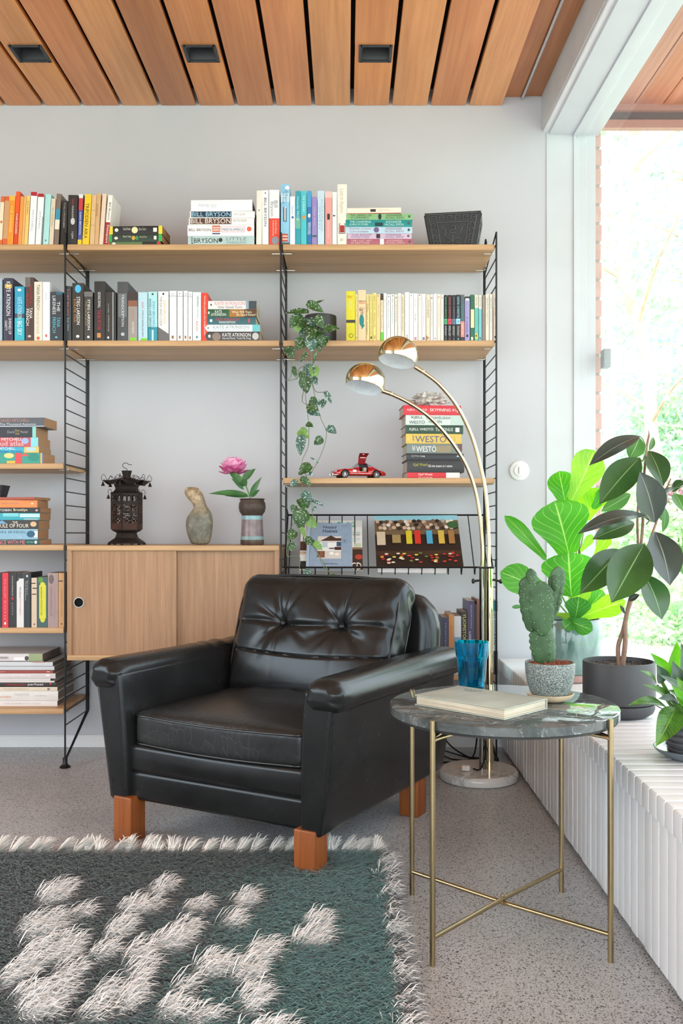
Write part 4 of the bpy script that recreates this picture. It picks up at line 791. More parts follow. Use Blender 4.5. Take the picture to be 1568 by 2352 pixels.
# --- low shelf behind the lamp
G = 'tall books on the low shelf behind the lamp'; s9 = .1212
for r in [
 (215, 330, 645, '3b3f5c', 'navy book showing just beside the armchair back', [('MUISTELMAT', '8c90ac', .1, .7, .4, .6)]),
 (332, 430, 585, 'c98a4e', 'orange-tan book next to the navy one behind the armchair', [('RANTA', '9c6430', .2, .6, .4, .6)]),
 (432, 568, 620, 'd4d6da', 'white book with a blue lower band behind the glass', [('#', '7c9cbc', .36, .6, 0, 1)]),
 (570, 688, 540, '262624', 'black book with tall pale yellow capitals', [('YLIOPISTON HULLU', 'd8c878', .03, .75, .25, .75)]),
 (690, 822, 330, '4c4464', 'tall purple book with white lettering behind the lamp', [('THE SEARCHER COOKBOOK', 'c8c0dc', .05, .38, .45, .6), ('LIGHTHOUSE', 'e8e4f0', .42, .8, .2, .5)]),
 (824, 862, 395, '3a3232', 'thin dark book between purple and brown ones', []),
 (864, 905, 300, '8a5c50', 'reddish brown book just before the lamp posts', [('THE GARDEN', '6c3c34', .1, .6, .4, .6)]),
 (910, 1000, 350, '5c5450', 'grey-brown book mostly hidden behind the lamp posts', []),
 (1004, 1110, 420, '8c8478', 'taupe book behind the brass lamp post', []),
 (1120, 1262, 330, 'cfe2e6', 'pale blue book with spaced dark capitals beside the window ladder', [('#', '3c8c98', 0, .14, 0, 1), ('ARS ASSICURATA', '3c5a60', .14, .6, .4, .65), ('#', '3a3c44', .68, 1, 0, 1)]),
]:
    upright(990+r[0]*s9, 990+r[1]*s9, 1340+r[2]*s9, ZL, *r[3:6], group=G, D=.15, tone='b8aca0')
# ------------------------------------------------------------------ leather armchair
def leather():
    m, n, l, b = newmat('black_leather'); v = coords(n, l)
    big = noise(n, l, v, 5, 4, 0.6); fine = noise(n, l, v, 260, 3, 0.6)
    l.new(ramp(n, l, big, [(0.3, g3(0.009)), (0.7, g3(0.017))]), b.inputs['Base Color']); b.inputs['Specular Tint'].default_value = (0.86, 0.94, 1.0, 1)
    l.new(ramp(n, l, big, [(0.3, g3(0.22)), (0.7, g3(0.29))]), b.inputs['Roughness'])
    b.inputs['Specular IOR Level'].default_value = 0.38
    b1 = n.new('ShaderNodeBump'); b1.inputs['Strength'].default_value = 0.06; b1.inputs['Distance'].default_value = 0.0006; l.new(fine, b1.inputs['Height'])
    cr = noise(n, l, v, 22, 3, 0.5, 1.2)
    b2 = n.new('ShaderNodeBump'); b2.inputs['Strength'].default_value = 0.10; b2.inputs['Distance'].default_value = 0.002; l.new(cr, b2.inputs['Height']); l.new(b1.outputs[0], b2.inputs['Normal'])
    l.new(b2.outputs[0], b.inputs['Normal']); return m
def leather_worn():
    m, n, l, b = newmat('creased_black_leather'); v = coords(n, l)
    t = n.new('ShaderNodeTexVoronoi'); t.feature = 'DISTANCE_TO_EDGE'; t.inputs['Scale'].default_value = 21
    mp = n.new('ShaderNodeMapping'); mp.inputs['Scale'].default_value = (1.6, 0.8, 1); mp.inputs['Rotation'].default_value = (0, 0, 0.6); l.new(v, mp.inputs['Vector'])
    wv = n.new('ShaderNodeTexNoise'); wv.inputs['Scale'].default_value = 6; l.new(mp.outputs[0], wv.inputs['Vector'])
    ad = n.new('ShaderNodeVectorMath'); ad.operation = 'MULTIPLY_ADD'; ad.inputs[1].default_value = (0.12, 0.12, 0.12); l.new(wv.outputs['Color'], ad.inputs[0]); l.new(mp.outputs[0], ad.inputs[2]); l.new(ad.outputs[0], t.inputs['Vector'])
    line = ramp(n, l, t.outputs['Distance'], [(0.0, g3(1)), (0.028, g3(0))])
    msk = ramp(n, l, noise(n, l, v, 4.5, 3), [(0.42, g3(0)), (0.6, g3(0.75))])
    q = mixc(n, l, 1.0, line, msk, 'MULTIPLY')
    base = ramp(n, l, noise(n, l, v, 5, 4), [(0.3, g3(0.014)), (0.7, g3(0.026))])
    l.new(mixc(n, l, q, base, g3(0.07)), b.inputs['Base Color']); b.inputs['Specular Tint'].default_value = (0.86, 0.94, 1.0, 1); b.inputs['Roughness'].default_value = 0.32; b.inputs['Specular IOR Level'].default_value = 0.45
    bump(n, l, b, t.outputs['Distance'], 0.25, 0.004); return m
LEA, LEAW = leather(), leather_worn()
PIPE = plain('141414', 0.35, name='black_piping')
ch = thing('leather_armchair', 'black leather armchair with two-button back cushion on square teak legs', 'armchair', (-0.176, 2.746, 0), math.radians(-29.0))
for sx in (-1, 1):                                             # legs: the feet of the window-side front leg stand on the rug
    for (yy, sxx) in ((-0.352, 0.296 if sx > 0 else 0.290), (0.235, 0.300)):
        z0 = 0.012 if (sx > 0 and yy < 0) else 0.0
        MB().bbox(sx*sxx-0.031, sx*sxx+0.031, yy-0.031, yy+0.031, z0, 0.125, 0.004).build('leg', LEGW, ch)
fb = MB()
fb.rbox((0, -0.325, 0.152), (0.30, 0.03, 0.041), 0.014, (16, 2, 2))
fb.rbox((0, -0.330, 0.228), (0.298, 0.028, 0.038), 0.014, (16, 2, 2), fn=lambda p, d: p+Vector((0, -0.008*(1-(p.x/0.3)**2)*(1-(p.z/0.04)**2) if d.y < 0 else 0, 0)))
fb.rbox((0, 0.03, 0.17), (0.30, 0.33, 0.055), 0.02, (4, 4, 2))
fb.build('front_rail', LEA, ch)
def arm_fn(sx):
    def f(p, d):
        # slab from z .108 to .465, leaning outwards, thicker towards the top; front edge swells
        t = (p.z+0.18)/0.36
        k = 0.72+0.38*t
        x = p.x*k + sx*(0.030*t) + (0.006*d.x*math.sin(PI*min(max(t, 0), 1)))
        y = p.y
        if y < 0: y -= 0.012*t*(1 if y < -0.3 else 0)+0.004
        return Vector((x, y, p.z))
    return f
for sx in (-1, 1):
    a = MB()
    a.rbox((sx*0.308, 0.005, 0.288), (0.040, 0.378, 0.180), 0.014, (4, 14, 14), fn=arm_fn(sx))
    arm = a.build('armrest', LEA, ch)
    r = MB()
    def roll(p, d, sx=sx):
        yy = p.y
        w = 1.0+0.10*math.sin(yy*9+sx)*0.2
        wr = 0.0022*math.sin(yy*85+3*math.sin(yy*13)+p.x*30)*max(0.0, min(1, (yy+0.05)*6)) if d.z > 0 and sx < 0 else 0.0
        fr = max(0.0, (-yy-0.34)/0.06)
        pk = 0.003*math.sin(math.atan2(p.z, p.x)*9)*min(fr, 1)
        return Vector((p.x*w*(1-0.06*fr)+pk, yy, p.z*w*(1-0.05*fr)+wr-0.018*max(0, yy-0.1)+(0.010*(1-min(1, (p.x/0.056)**2)) if p.z > 0 else 0)))
    r.rbox((sx*0.352, -0.004, 0.452), (0.056, 0.398, 0.038), 0.036, (8, 60, 2), fn=roll, edge=7)
    r.build('arm_pad', LEA, arm)
    pp = MB()
    # piping along the front panel of the arm and under the pad, outer side
    pts = [(sx*0.338, -0.370, 0.118), (sx*0.352, -0.377, 0.25), (sx*0.372, -0.384, 0.41), (sx*0.380, -0.384, 0.43)]
    pp.tube(catmull(pts, 6), 0.0030, seg=6)
    pp.tube([(sx*0.381, y_, 0.424-0.012*max(0, y_)) for y_ in np.linspace(-0.37, 0.36, 14)], 0.0028, seg=6)
    pp.build('arm_piping', PIPE, arm)
# seat cushion
def seat_fn(p, d):
    u = min(1, abs(p.x)/0.275); v = (p.y+0.30)/0.60
    cr = max(0, 1-u*u)*max(0, math.sin(PI*min(max(v, 0), 1)))**0.6
    q = p.copy()
    if d.z > 0.1: q.z += 0.030*cr - 0.012*math.exp(-((p.x-0.02)**2+(p.y-0.02)**2)/0.012) + 0.0022*math.sin(p.x*60+p.y*35)*math.exp(-((p.y-0.05)**2)/0.02)
    if d.z < -0.1: q.z -= 0.0
    if d.y < -0.1: q.y -= 0.018*(1-u*u); q.z -= 0.004*(1-u*u)
    return q
st = MB().rbox((0, -0.055, 0.309), (0.276, 0.295, 0.046), 0.020, (34, 34, 4), fn=seat_fn).build('seat_cushion', LEAW, ch)
def seat_edge(z, off):
    pts = [(-0.262, 0.18, z)]+[(-0.2765, y_, z) for y_ in (0.1, -0.1, -0.25, -0.315)]
    pts += [(x_, -0.348-0.018*(1-(x_/0.276)**2)-off, z-0.004*(1-(x_/0.276)**2)) for x_ in np.linspace(-0.262, 0.262, 15)]
    pts += [(0.2765, y_, z) for y_ in (-0.315, -0.25, -0.1, 0.1)]
    return catmull(pts, 4)
s2 = MB(); s2.tube(seat_edge(0.3465, 0.0), 0.0035, seg=8); s2.tube(seat_edge(0.270, 0.0), 0.0032, seg=8); s2.build('seat_piping', PIPE, st)
# outer back
def back_M(y, z, tilt): return Matrix.Translation((0, y, z)) @ Matrix.Rotation(-tilt, 4, 'X')
def ob_fn(p, d):
    t = max(0, min(1, (p.z-0.16)/0.10)); a = abs(p.x)/0.335
    return Vector((p.x*(1-0.09*t*t), p.y-0.01*(1-a*a)*(1 if d.y < 0 else 0), p.z-0.022*(a**4)*(1 if p.z > 0.1 else 0)))
bk = MB().rbox((0, 0, 0), (0.338, 0.052, 0.272), 0.045, (14, 3, 16), fn=ob_fn, M=back_M(0.325, 0.395, 0.13), edge=5).build('backrest', LEA, ch)
MB().tube(catmull([(x_*0.985, -0.042, z_) for x_, z_ in ((-.315, -.2), (-.318, 0), (-.315, .15), (-.285, .225), (-.2, .245), (0, .262), (.2, .245), (.285, .225), (.315, .15), (.318, 0), (.315, -.2))], 6), 0.003, seg=6, M=back_M(0.325, 0.395, 0.13)).build('back_piping', PIPE, bk)
# back cushion with two buttons
BW, BH, BT = 0.290, 0.205, 0.062
btn = [(-0.098, 0.035), (0.112, 0.035)]
def cush_fn(p, d):
    q = p.copy(); u = p.x/BW; w = p.z/BH
    tp = 1+0.03*w; q.x *= tp
    dome = max(0, 1-abs(u)**2.6)*max(0, 1-abs(w)**2.6)
    if d.y < -0.2:
        q.y -= 0.028*dome
        for k, (bx_, bz_) in enumerate(btn):
            dx, dz = p.x-bx_, p.z-bz_; r = math.hypot(dx, dz)
            q.y += 0.030*math.exp(-(r/0.030)**1.3)
            an = math.atan2(dz, dx)
            q.y += 0.0068*math.exp(-((r-0.035)/0.07)**2)*(max(0, math.cos(an*3.0+0.7+k*0.9))**6)
            q.y += 0.0040*math.exp(-((r-0.05)/0.06)**2)*(max(0, math.cos(an*4.0+2.0+k))**8)
        # crease joining the buttons and running to both sides
        q.y += 0.0085*math.exp(-((p.z-0.032+0.006*math.cos(p.x*14))/0.009)**2)*(1 if abs(p.x) < 0.25 else 0.3)*(0.55+0.45*math.cos((p.x-0.007)*PI/0.21*1.0)**2)
        # vertical pull lines above the buttons
        for bx_, bz_ in btn:
            if p.z > bz_: q.y += 0.006*math.exp(-((p.x-bx_-0.12*(p.z-bz_))/0.010)**2)*math.exp(-(p.z-bz_)/0.10)
            if p.z < bz_: q.y += 0.004*math.exp(-((p.x-bx_-0.05*(p.z-bz_))/0.008)**2)*math.exp((p.z-bz_)/0.06)
        q.y += 0.0022*math.sin(p.x*40-p.z*90)*math.exp(-((p.x-0.22)**2+(p.z-0.06)**2)/0.004)
        q.y += 0.004*math.exp(-((p.z+0.062+0.010*math.cos(p.x*8))/0.0035)**2)
    if d.y > 0.2: q.y += 0.012*dome
    if abs(d.x) > 0.4 and abs(d.y) < 0.8: q.x += 0.0022*math.sin(p.z*75+p.y*60)*(1 if p.x > 0 else -1)
    return q
CM = back_M(0.180, 0.512, 0.36)
cu = MB().rbox((0, 0, 0), (BW, BT, BH), 0.052, (110, 5, 84), fn=cush_fn, M=CM, edge=6).build('back_cushion', LEA, ch)
def ring(yo, k=1.0):
    pts = []
    for i in range(72):
        a = 2*PI*i/72; c_, s_ = math.cos(a), math.sin(a); e = 0.42
        x_ = (BW-0.010)*math.copysign(abs(c_)**e, c_); z_ = (BH-0.008)*math.copysign(abs(s_)**e, s_)
        x_ *= 1+0.03*z_/BH
        pts.append((x_*k, yo, z_*k))
    return pts
pg = MB(); pg.tube(ring(-BT+0.016), 0.0034, seg=8, closed=True, M=CM); pg.tube(ring(BT-0.018), 0.0034, seg=8, closed=True, M=CM); pg.build('cushion_piping', PIPE, cu)
for bx_, bz_ in btn: MB().ball((bx_, -BT-0.002, bz_), (0.0095, 0.005, 0.0095), None, 16, 10, M=CM).build('button', LEA, cu)

# ------------------------------------------------------------------ marble side table
def marble(name, base, mid, vein, sc, vs, rough=0.08):
    m, n, l, b = newmat(name); v = coords(n, l)
    b0 = ramp(n, l, noise(n, l, v, sc, 6, 0.7, 0.8), [(0.32, lin(base)), (0.68, lin(mid))])
    acc = b0
    for k, (s, wdt) in enumerate(vs):
        nz = n.new('ShaderNodeTexNoise'); nz.inputs['Scale'].default_value = s; nz.inputs['Detail'].default_value = 5; nz.inputs['Distortion'].default_value = 0.9; nz.inputs['Roughness'].default_value = 0.55
        mp = n.new('ShaderNodeMapping'); mp.inputs['Location'].default_value = (k*7.3, k*3.1, k); mp.inputs['Rotation'].default_value = (0, 0, k*1.1); mp.inputs['Scale'].default_value = (1, 2.2, 1); l.new(v, mp.inputs['Vector']); l.new(mp.outputs[0], nz.inputs['Vector'])
        line = ramp(n, l, nz.outputs['Fac'], [(0.5-wdt, g3(0)), (0.5, g3(0.85)), (0.5+wdt, g3(0))])
        msk = ramp(n, l, noise(n, l, v, 3+k*2, 3), [(0.40, g3(0)), (0.62, g3(1))])
        acc = mixc(n, l, mixc(n, l, 1.0, line, msk, 'MULTIPLY'), acc, lin(vein))
    l.new(acc, b.inputs['Base Color']); b.inputs['Roughness'].default_value = rough; return m
GREYM = marble('grey_green_marble', '383f40', '626866', 'c9c6c2', 14, [(2.0, 0.007), (4.5, 0.006), (8, 0.006)], 0.05)
WHITEM = marble('white_marble', 'cfcdca', 'e2e0dd', '8f9290', 6, [(3.0, 0.018), (6, 0.010)], 0.12)
TC = Vector((0.340, 2.020, 0)); TZ = 0.482; TR = 0.245
tb = thing('round_side_table', 'round side table with grey marble top and thin brass legs on terrazzo', 'table', TC)
MB().lathe([(0, TZ-0.0205), (TR-0.003, TZ-0.0205), (TR, TZ-0.0185), (TR, TZ-0.002), (TR-0.0025, TZ), (0, TZ)], seg=128).build('marble_top', GREYM, tb)
MB().lathe([(TR-0.05, TZ-0.0245), (TR-0.004, TZ-0.0245), (TR-0.004, TZ-0.0207), (TR-0.05, TZ-0.0207), (TR-0.05, TZ-0.0245)], seg=96).build('top_support', plain('1d1c1b', 0.5), tb)
lr = TR+0.0065; angs = [math.radians(a_) for a_ in (-42.5, 47.5, 137.5, -132.5)]
LP = [(lr*math.cos(a_), lr*math.sin(a_)) for a_ in angs]
for (lx_, ly_) in LP:
    L_ = MB(); L_.tube([(lx_, ly_, 0), (lx_, ly_, TZ+0.001)], 0.0058, seg=14)
    d_ = Vector((-lx_, -ly_, 0)).normalized(); pr = Vector((-d_.y, d_.x, 0))
    for s_ in (-1, 1): L_.tube(catmull([Vector((lx_, ly_, TZ-0.045)), Vector((lx_, ly_, TZ-0.036))+d_*0.008+pr*s_*0.004, Vector((lx_, ly_, TZ-0.030))+d_*0.075+pr*s_*0.020], 5), 0.0038, seg=8)
    L_.build('leg', BRASSB, tb)
for i_, (a_, b_) in enumerate(((0, 2), (1, 3))):
    p, q = Vector((*LP[a_], 0.054)), Vector((*LP[b_], 0.054)); z_ = 0.004 if i_ else -0.004
    m_ = (p+q)/2; m_.z += z_
    MB().tube([p, m_, q], 0.0048, seg=12).build('stretcher', BRASSB, tb)
MB().tube([(0, 0, 0.044), (0, 0, 0.066)], 0.0032, seg=10).ball((0, 0, 0.066), 0.0034, None, 10, 6).build('centre_screw', BRASSB, tb)

# ------------------------------------------------------------------ things on the table
bkc = [Vector((0.312, 1.841)), Vector((0.148, 1.999))]          # near corner, outer corner
ang = math.atan2(bkc[0].y-bkc[1].y, bkc[0].x-bkc[1].x)
ob = thing('old_book', 'old grey-green cloth book with stained page edges lying on the marble table', 'book', (bkc[1].x, bkc[1].y, TZ+0.0005), ang)
OL, OW, OT = 0.227, 0.158, 0.0225
def cloth(name, c1, c2):
    m, n, l, b = newmat(name); v = coords(n, l)
    l.new(ramp(n, l, noise(n, l, v, 9, 5, 0.65), [(0.3, lin(c1)), (0.7, lin(c2))]), b.inputs['Base Color']); b.inputs['Roughness'].default_value = 0.55
    bump(n, l, b, noise(n, l, v, 500, 2), 0.15, 0.0005); return m
CL = cloth('worn_grey_green_cloth', '989f94', 'b0b6aa')
MB().bbox(-0.002, OL+0.002, 0, OW, OT-0.0024, OT, 0.001).bbox(-0.002, OL+0.002, 0, OW, 0, 0.0024, 0.001).bbox(-0.002, OL+0.002, OW-0.003, OW, 0.0012, OT-0.001, 0.001).build('cover', CL, ob)
m, n, l, b = newmat('stained_page_block'); v = coords(n, l, (3, 3, 700)); v2 = coords(n, l)
l.new(mixc(n, l, 1.0, ramp(n, l, noise(n, l, v, 1.0, 3), [(0.3, lin('b9ab93')), (0.7, lin('e0d6c2'))]), ramp(n, l, noise(n, l, v2, 12, 4), [(0.35, g3(0.8)), (0.65, g3(1))]), 'MULTIPLY'), b.inputs['Base Color']); b.inputs['Roughness'].default_value = 0.9
MB().bbox(0.001, OL-0.001, 0.0035, OW-0.004, 0.0025, OT-0.0026, 0.0008).build('pages', m, ob)
decals(ob, [('LASSE', '5c625c', 0.155, 0.36, 0.80, 0.86), ('OSAT', '5c625c', 0.19, 0.33, 0.70, 0.76)], (0, 0.0, OT), (OL, 0, 0), (0, OW, 0), (0, 0, 1), 'cover_lettering')
# blue glass tumbler
def bluegl():
    m, n, l, b = newmat('turquoise_glass'); b.inputs['Base Color'].default_value = (0.0, 0.50, 0.72, 1); b.inputs['Roughness'].default_value = 0.02
    b.inputs['Transmission Weight'].default_value = 1.0; b.inputs['IOR'].default_value = 1.45; return m
gl = thing('glass_tumbler', 'turquoise blue glass tumbler standing behind the old book', 'glass', (0.294, 2.178, TZ+0.0005))
V = []; F = []; NS = 64
prof_o = [(0.0282, 0.0), (0.0300, 0.003), (0.0325, 0.035), (0.0350, 0.070), (0.0362, 0.078), (0.0380, 0.084), (0.0392, 0.112), (0.0396, 0.1145)]
prof_i = [(0.0378, 0.1145), (0.0368, 0.100), (0.0350, 0.080), (0.0330, 0.068), (0.0300, 0.030), (0.0272, 0.012), (0.0, 0.010)]
g = MB(); allp = [(0.0, 0.0)]+prof_o+prof_i
for k in range(NS):
    a = 2*PI*k/NS
    for j, (r_, z_) in enumerate(allp):
        fl = 1.0
        if 1 <= j <= 4: fl = 1-0.035*(1-abs(math.cos(a*4.5)))**1.0 if z_ < 0.075 else 1
        V.append((r_*fl*math.cos(a), r_*fl*math.sin(a), z_))
n_ = len(allp)
for k in range(NS):
    j = (k+1) % NS
    for i in range(n_-1): F.append((k*n_+i, j*n_+i, j*n_+i+1, k*n_+i+1))
g.add(V, F, None, True); g.build('tumbler_body', bluegl(), gl)
# cactus in speckled pot
def speckle(name, dark, light, sc, lo=0.45, hi=0.55, rough=0.5):
    m, n, l, b = newmat(name); v = coords(n, l)
    f = noise(n, l, v, sc, 3, 0.6)
    l.new(ramp(n, l, f, [(lo, lin(dark)), (hi, lin(light))]), b.inputs['Base Color']); b.inputs['Roughness'].default_value = rough
    bump(n, l, b, f, 0.3, 0.001); return m
cac = thing('potted_cactus', 'prickly pear cactus in speckled grey pot on the marble table', 'potted cactus', (0.449, 2.052, TZ+0.0005))
MB().lathe([(0, 0), (0.030, 0), (0.034, 0.0015), (0.047, 0.008), (0.052, 0.0165), (0.0505, 0.017), (0.045, 0.0115), (0.030, 0.006), (0, 0.005)], seg=64).build('saucer', plain('d9c3a2', 0.45, 0, 0.08, name='cream_glaze', sc=30), cac)
MB().lathe([(0, 0.0065), (0.036, 0.0065), (0.039, 0.012), (0.043, 0.020), (0.050, 0.040), (0.0535, 0.062), (0.0545, 0.083), (0.0540, 0.0855), (0.0505, 0.0855), (0.0495, 0.080), (0.049, 0.070)], seg=64).build('pot', speckle('speckled_grey_glaze', '46504f', '9aa29e', 430, 0.45, 0.58, 0.5), cac)
m_ = MB(); V = []; rr = random.Random(3)
for i in range(24):
    for j in range(24):
        x_, y_ = (i-11.5)/11.5*0.05, (j-11.5)/11.5*0.05; V.append((x_, y_, 0.081+0.004*mnoise.noise(Vector((x_*90, y_*90, 1)))))
F = [(i*24+j, (i+1)*24+j, (i+1)*24+j+1, i*24+j+1) for i in range(23) for j in range(23) if math.hypot((i-11)/11.5, (j-11)/11.5) < 0.95]
m_.add(V, F, None, True); 
for i in range(150):
    a = rr.uniform(0, 2*PI); q = rr.uniform(0, 0.046)**1; c0 = Vector((q*math.cos(a), q*math.sin(a), 0.084)); d0 = Vector((rr.uniform(-1, 1), rr.uniform(-1, 1), rr.uniform(0, .5))).normalized()*0.006
    m_.tube([c0-d0, c0+d0], 0.0007, seg=4)
m_.build('soil', plain('8a4c34', 0.95, 0, 0.25, name='red_brown_coir', sc=150, bmp=.5), cac)
def cactus_skin():
    m, n, l, b = newmat('cactus_skin'); v = coords(n, l)
    t = n.new('ShaderNodeTexVoronoi'); t.inputs['Scale'].default_value = 150; t.inputs['Randomness'].default_value = 0.6; l.new(v, t.inputs['Vector'])
    f = ramp(n, l, t.outputs['Distance'], [(0.09, g3(1)), (0.17, g3(0))])
    c = ramp(n, l, noise(n, l, v, 30, 4), [(0.3, lin('22401f')), (0.7, lin('3a5e38'))])
    l.new(mixc(n, l, f, c, lin('a9b890')), b.inputs['Base Color']); b.inputs['Roughness'].default_value = 0.55
    bump(n, l, b, f, 0.5, 0.001); return m
CSK = cactus_skin()
def pad(x0, z0, x1, z1, w, y, th=0.0065, yaw=0.0, bump_n=0, name='cactus_pad'):
    """flat pad from (x0,z0) to (x1,z1) px, width w px at depth y; lens-like section, slightly warty rim"""
    a, b_ = P(x0, z0, y), P(x1, z1, y); ax = b_-a; L = ax.length; ax.normalize(); side = Vector((ax.z, 0, -ax.x)); nn = Vector((0, -1, 0))
    side = (side*math.cos(yaw)+nn*math.sin(yaw)).normalized(); nn = ax.cross(side).normalized(); W_ = w*y/FP/2
    V = []; F = []; NU, NV = 40, 20
    for i in range(NU+1):
        t = i/NU; pr = (math.sin(PI*(0.06+0.94*t)**0.85 if t < 1 else PI))
        pr = max(0.0, (1-(2*t-1)**4)**0.5 if t > 0.5 else (0.45+0.55*math.sin(PI*t))*(1-(2*t-1)**10)**0.5)
        for k in range(NV):
            an = 2*PI*k/NV; wig = 1+(0.06*math.sin(38*t+x0)+0.09*mnoise.noise(Vector((t*7, math.copysign(2, math.cos(an)), x0))))*abs(math.cos(an))
            V.append(a+ax*(L*t)+side*(W_*pr*math.cos(an)*wig)+nn*(th*pr*math.sin(an)))
    for i in range(NU):
        for k in range(NV): F.append((i*NV+k, i*NV+(k+1) % NV, (i+1)*NV+(k+1) % NV, (i+1)*NV+k))
    V = [v_-cac.location for v_ in V]
    MB().add(V, F, None, True).build(name, CSK, cac)
pad(1246, 1530, 1236, 1440, 48, 2.045, yaw=.3); pad(1268, 1526, 1256, 1436, 34, 2.055, yaw=-.6); pad(1258, 1470, 1262, 1400, 24, 2.07, yaw=.8)
pad(1218, 1452, 1205, 1325, 38, 2.045, yaw=.5); pad(1236, 1455, 1217, 1305, 34, 2.05, yaw=-.2); pad(1246, 1462, 1240, 1334, 56, 2.035, yaw=.1)
pad(1233, 1400, 1216, 1306, 24, 2.04, yaw=.2); pad(1247, 1392, 1236, 1338, 24, 2.038); pad(1253, 1400, 1253, 1354, 18, 2.04)
pad(1262, 1430, 1284, 1300, 44, 2.065, yaw=-.3); pad(1270, 1360, 1270, 1320, 22, 2.06, yaw=.4); pad(1268, 1412, 1284, 1340, 26, 2.07, yaw=.8)

# ------------------------------------------------------------------ two-armed floor lamp
lc = Vector((0.456, 3.205, 0))
la = thing('arc_floor_lamp', 'brass floor lamp with two curved arms and domed heads on marble base', 'floor lamp', lc)
MB().lathe([(0, 0), (0.129, 0), (0.134, 0.004), (0.1355, 0.016), (0.134, 0.027), (0.128, 0.033), (0, 0.0345)], seg=96).build('base', WHITEM, la)
def rel(px, py, y): return P(px, py, y)-lc
zc_ = 0.727
x1_, x2_ = rel(1107, 1300, 3.205).x, rel(1122, 1300, 3.205).x
MB().tube([(x1_, 0, 0.033), (x1_, 0, zc_)], 0.0105, seg=20).build('post', plain('8d8a86', 0.12, 1.0, 0.02, name='smoked_chrome'), la)
MB().tube([(x2_+0.002, -0.004, 0.033), (x2_+0.002, -0.004, zc_)], 0.0125, seg=20).build('post', BRASS, la)
cl = MB(); cl.bbox(x1_-0.014, x2_+0.016, -0.018, 0.016, zc_-0.004, zc_+0.003, 0.003)
cl.build('collar', plain('1e1e1e', 0.3), la)
MB().tube([(x1_-0.012, -0.004, zc_-0.045), (x1_-0.030, -0.008, zc_-0.047)], 0.004, seg=10).ball((x1_-0.032, -0.008, zc_-0.047), (0.006, 0.006, 0.009), None, 12, 8).build('clamp_knob', plain('17171a', 0.3), la)
MB().tube([(x2_+0.014, -0.004, zc_-0.042), (x2_+0.036, -0.010, zc_-0.047)], 0.004, seg=10).ball((x2_+0.040, -0.010, zc_-0.048), (0.007, 0.006, 0.008), None, 12, 8).build('clamp_knob', plain('17171a', 0.3), la)
def arm(pts, head, name):
    pp_ = catmull([rel(*p) for p in pts], 10)
    o = MB().tube(pp_, 0.0066, seg=14).build('lamp_arm', BRASS, la)
    end = pp_[-1]; t_ = (pp_[-1]-pp_[-4]).normalized()
    MB().tube([end-t_*0.022, end+t_*0.010], 0.0078, BRASS, 14).ball(tuple(end-t_*0.02), 0.0082, BRASS, 12, 8).build('arm_joint', None, o)
    hc = rel(*head[:3]); R_ = head[3]
    nrm = Vector(head[4]).normalized()
    q = Vector((0, 0, -1)).rotation_difference(nrm).to_matrix().to_4x4(); Mh = Matrix.Translation(hc) @ q
    pr = []
    amax = math.radians(112)
    for i in range(25): a_ = amax*i/24; pr.append((R_*math.sin(a_), R_*0.92*math.cos(a_)))
    rim = pr[-1]
    sh = MB().lathe([(0.0, pr[0][1])]+pr[1:]+[(rim[0]-0.0015, rim[1]-0.0005)], seg=64, M=Mh).build('shade', BRASS, la)
    MB().lathe([(rim[0]-0.0015, rim[1]-0.0004)]+[(x_*0.972, z_*0.972) for x_, z_ in reversed(pr[1:-1])]+[(0, pr[0][1]*0.972)], seg=64, M=Mh).build('shade_lining', plain('e9edf2', 0.35, name='white_enamel'), sh)
    MB().ball(tuple(Mh @ Vector((0, 0, 0.026))), (0.020, 0.020, 0.020), None, 16, 10).build('bulb', plain('eceeee', 0.2), sh)
arm([(1107, 1306, 3.205), (1107, 1250, 3.20), (1098, 1160, 3.19), (1077, 1085, 3.175), (1040, 1020, 3.155), (990, 962, 3.13), (940, 926, 3.11), (900, 906, 3.10), (884, 900, 3.095)], (839, 876, 3.085, 0.0665, (-0.22, -0.22, -0.95)), 'low')
arm([(1122, 1306, 3.20), (1122, 1240, 3.20), (1116, 1140, 3.195), (1103, 1070, 3.185), (1082, 1000, 3.17), (1050, 935, 3.15), (1010, 885, 3.13), (975, 857, 3.115), (958, 846, 3.11)], (914, 815, 3.095, 0.067, (-0.20, -0.20, -0.96)), 'high')
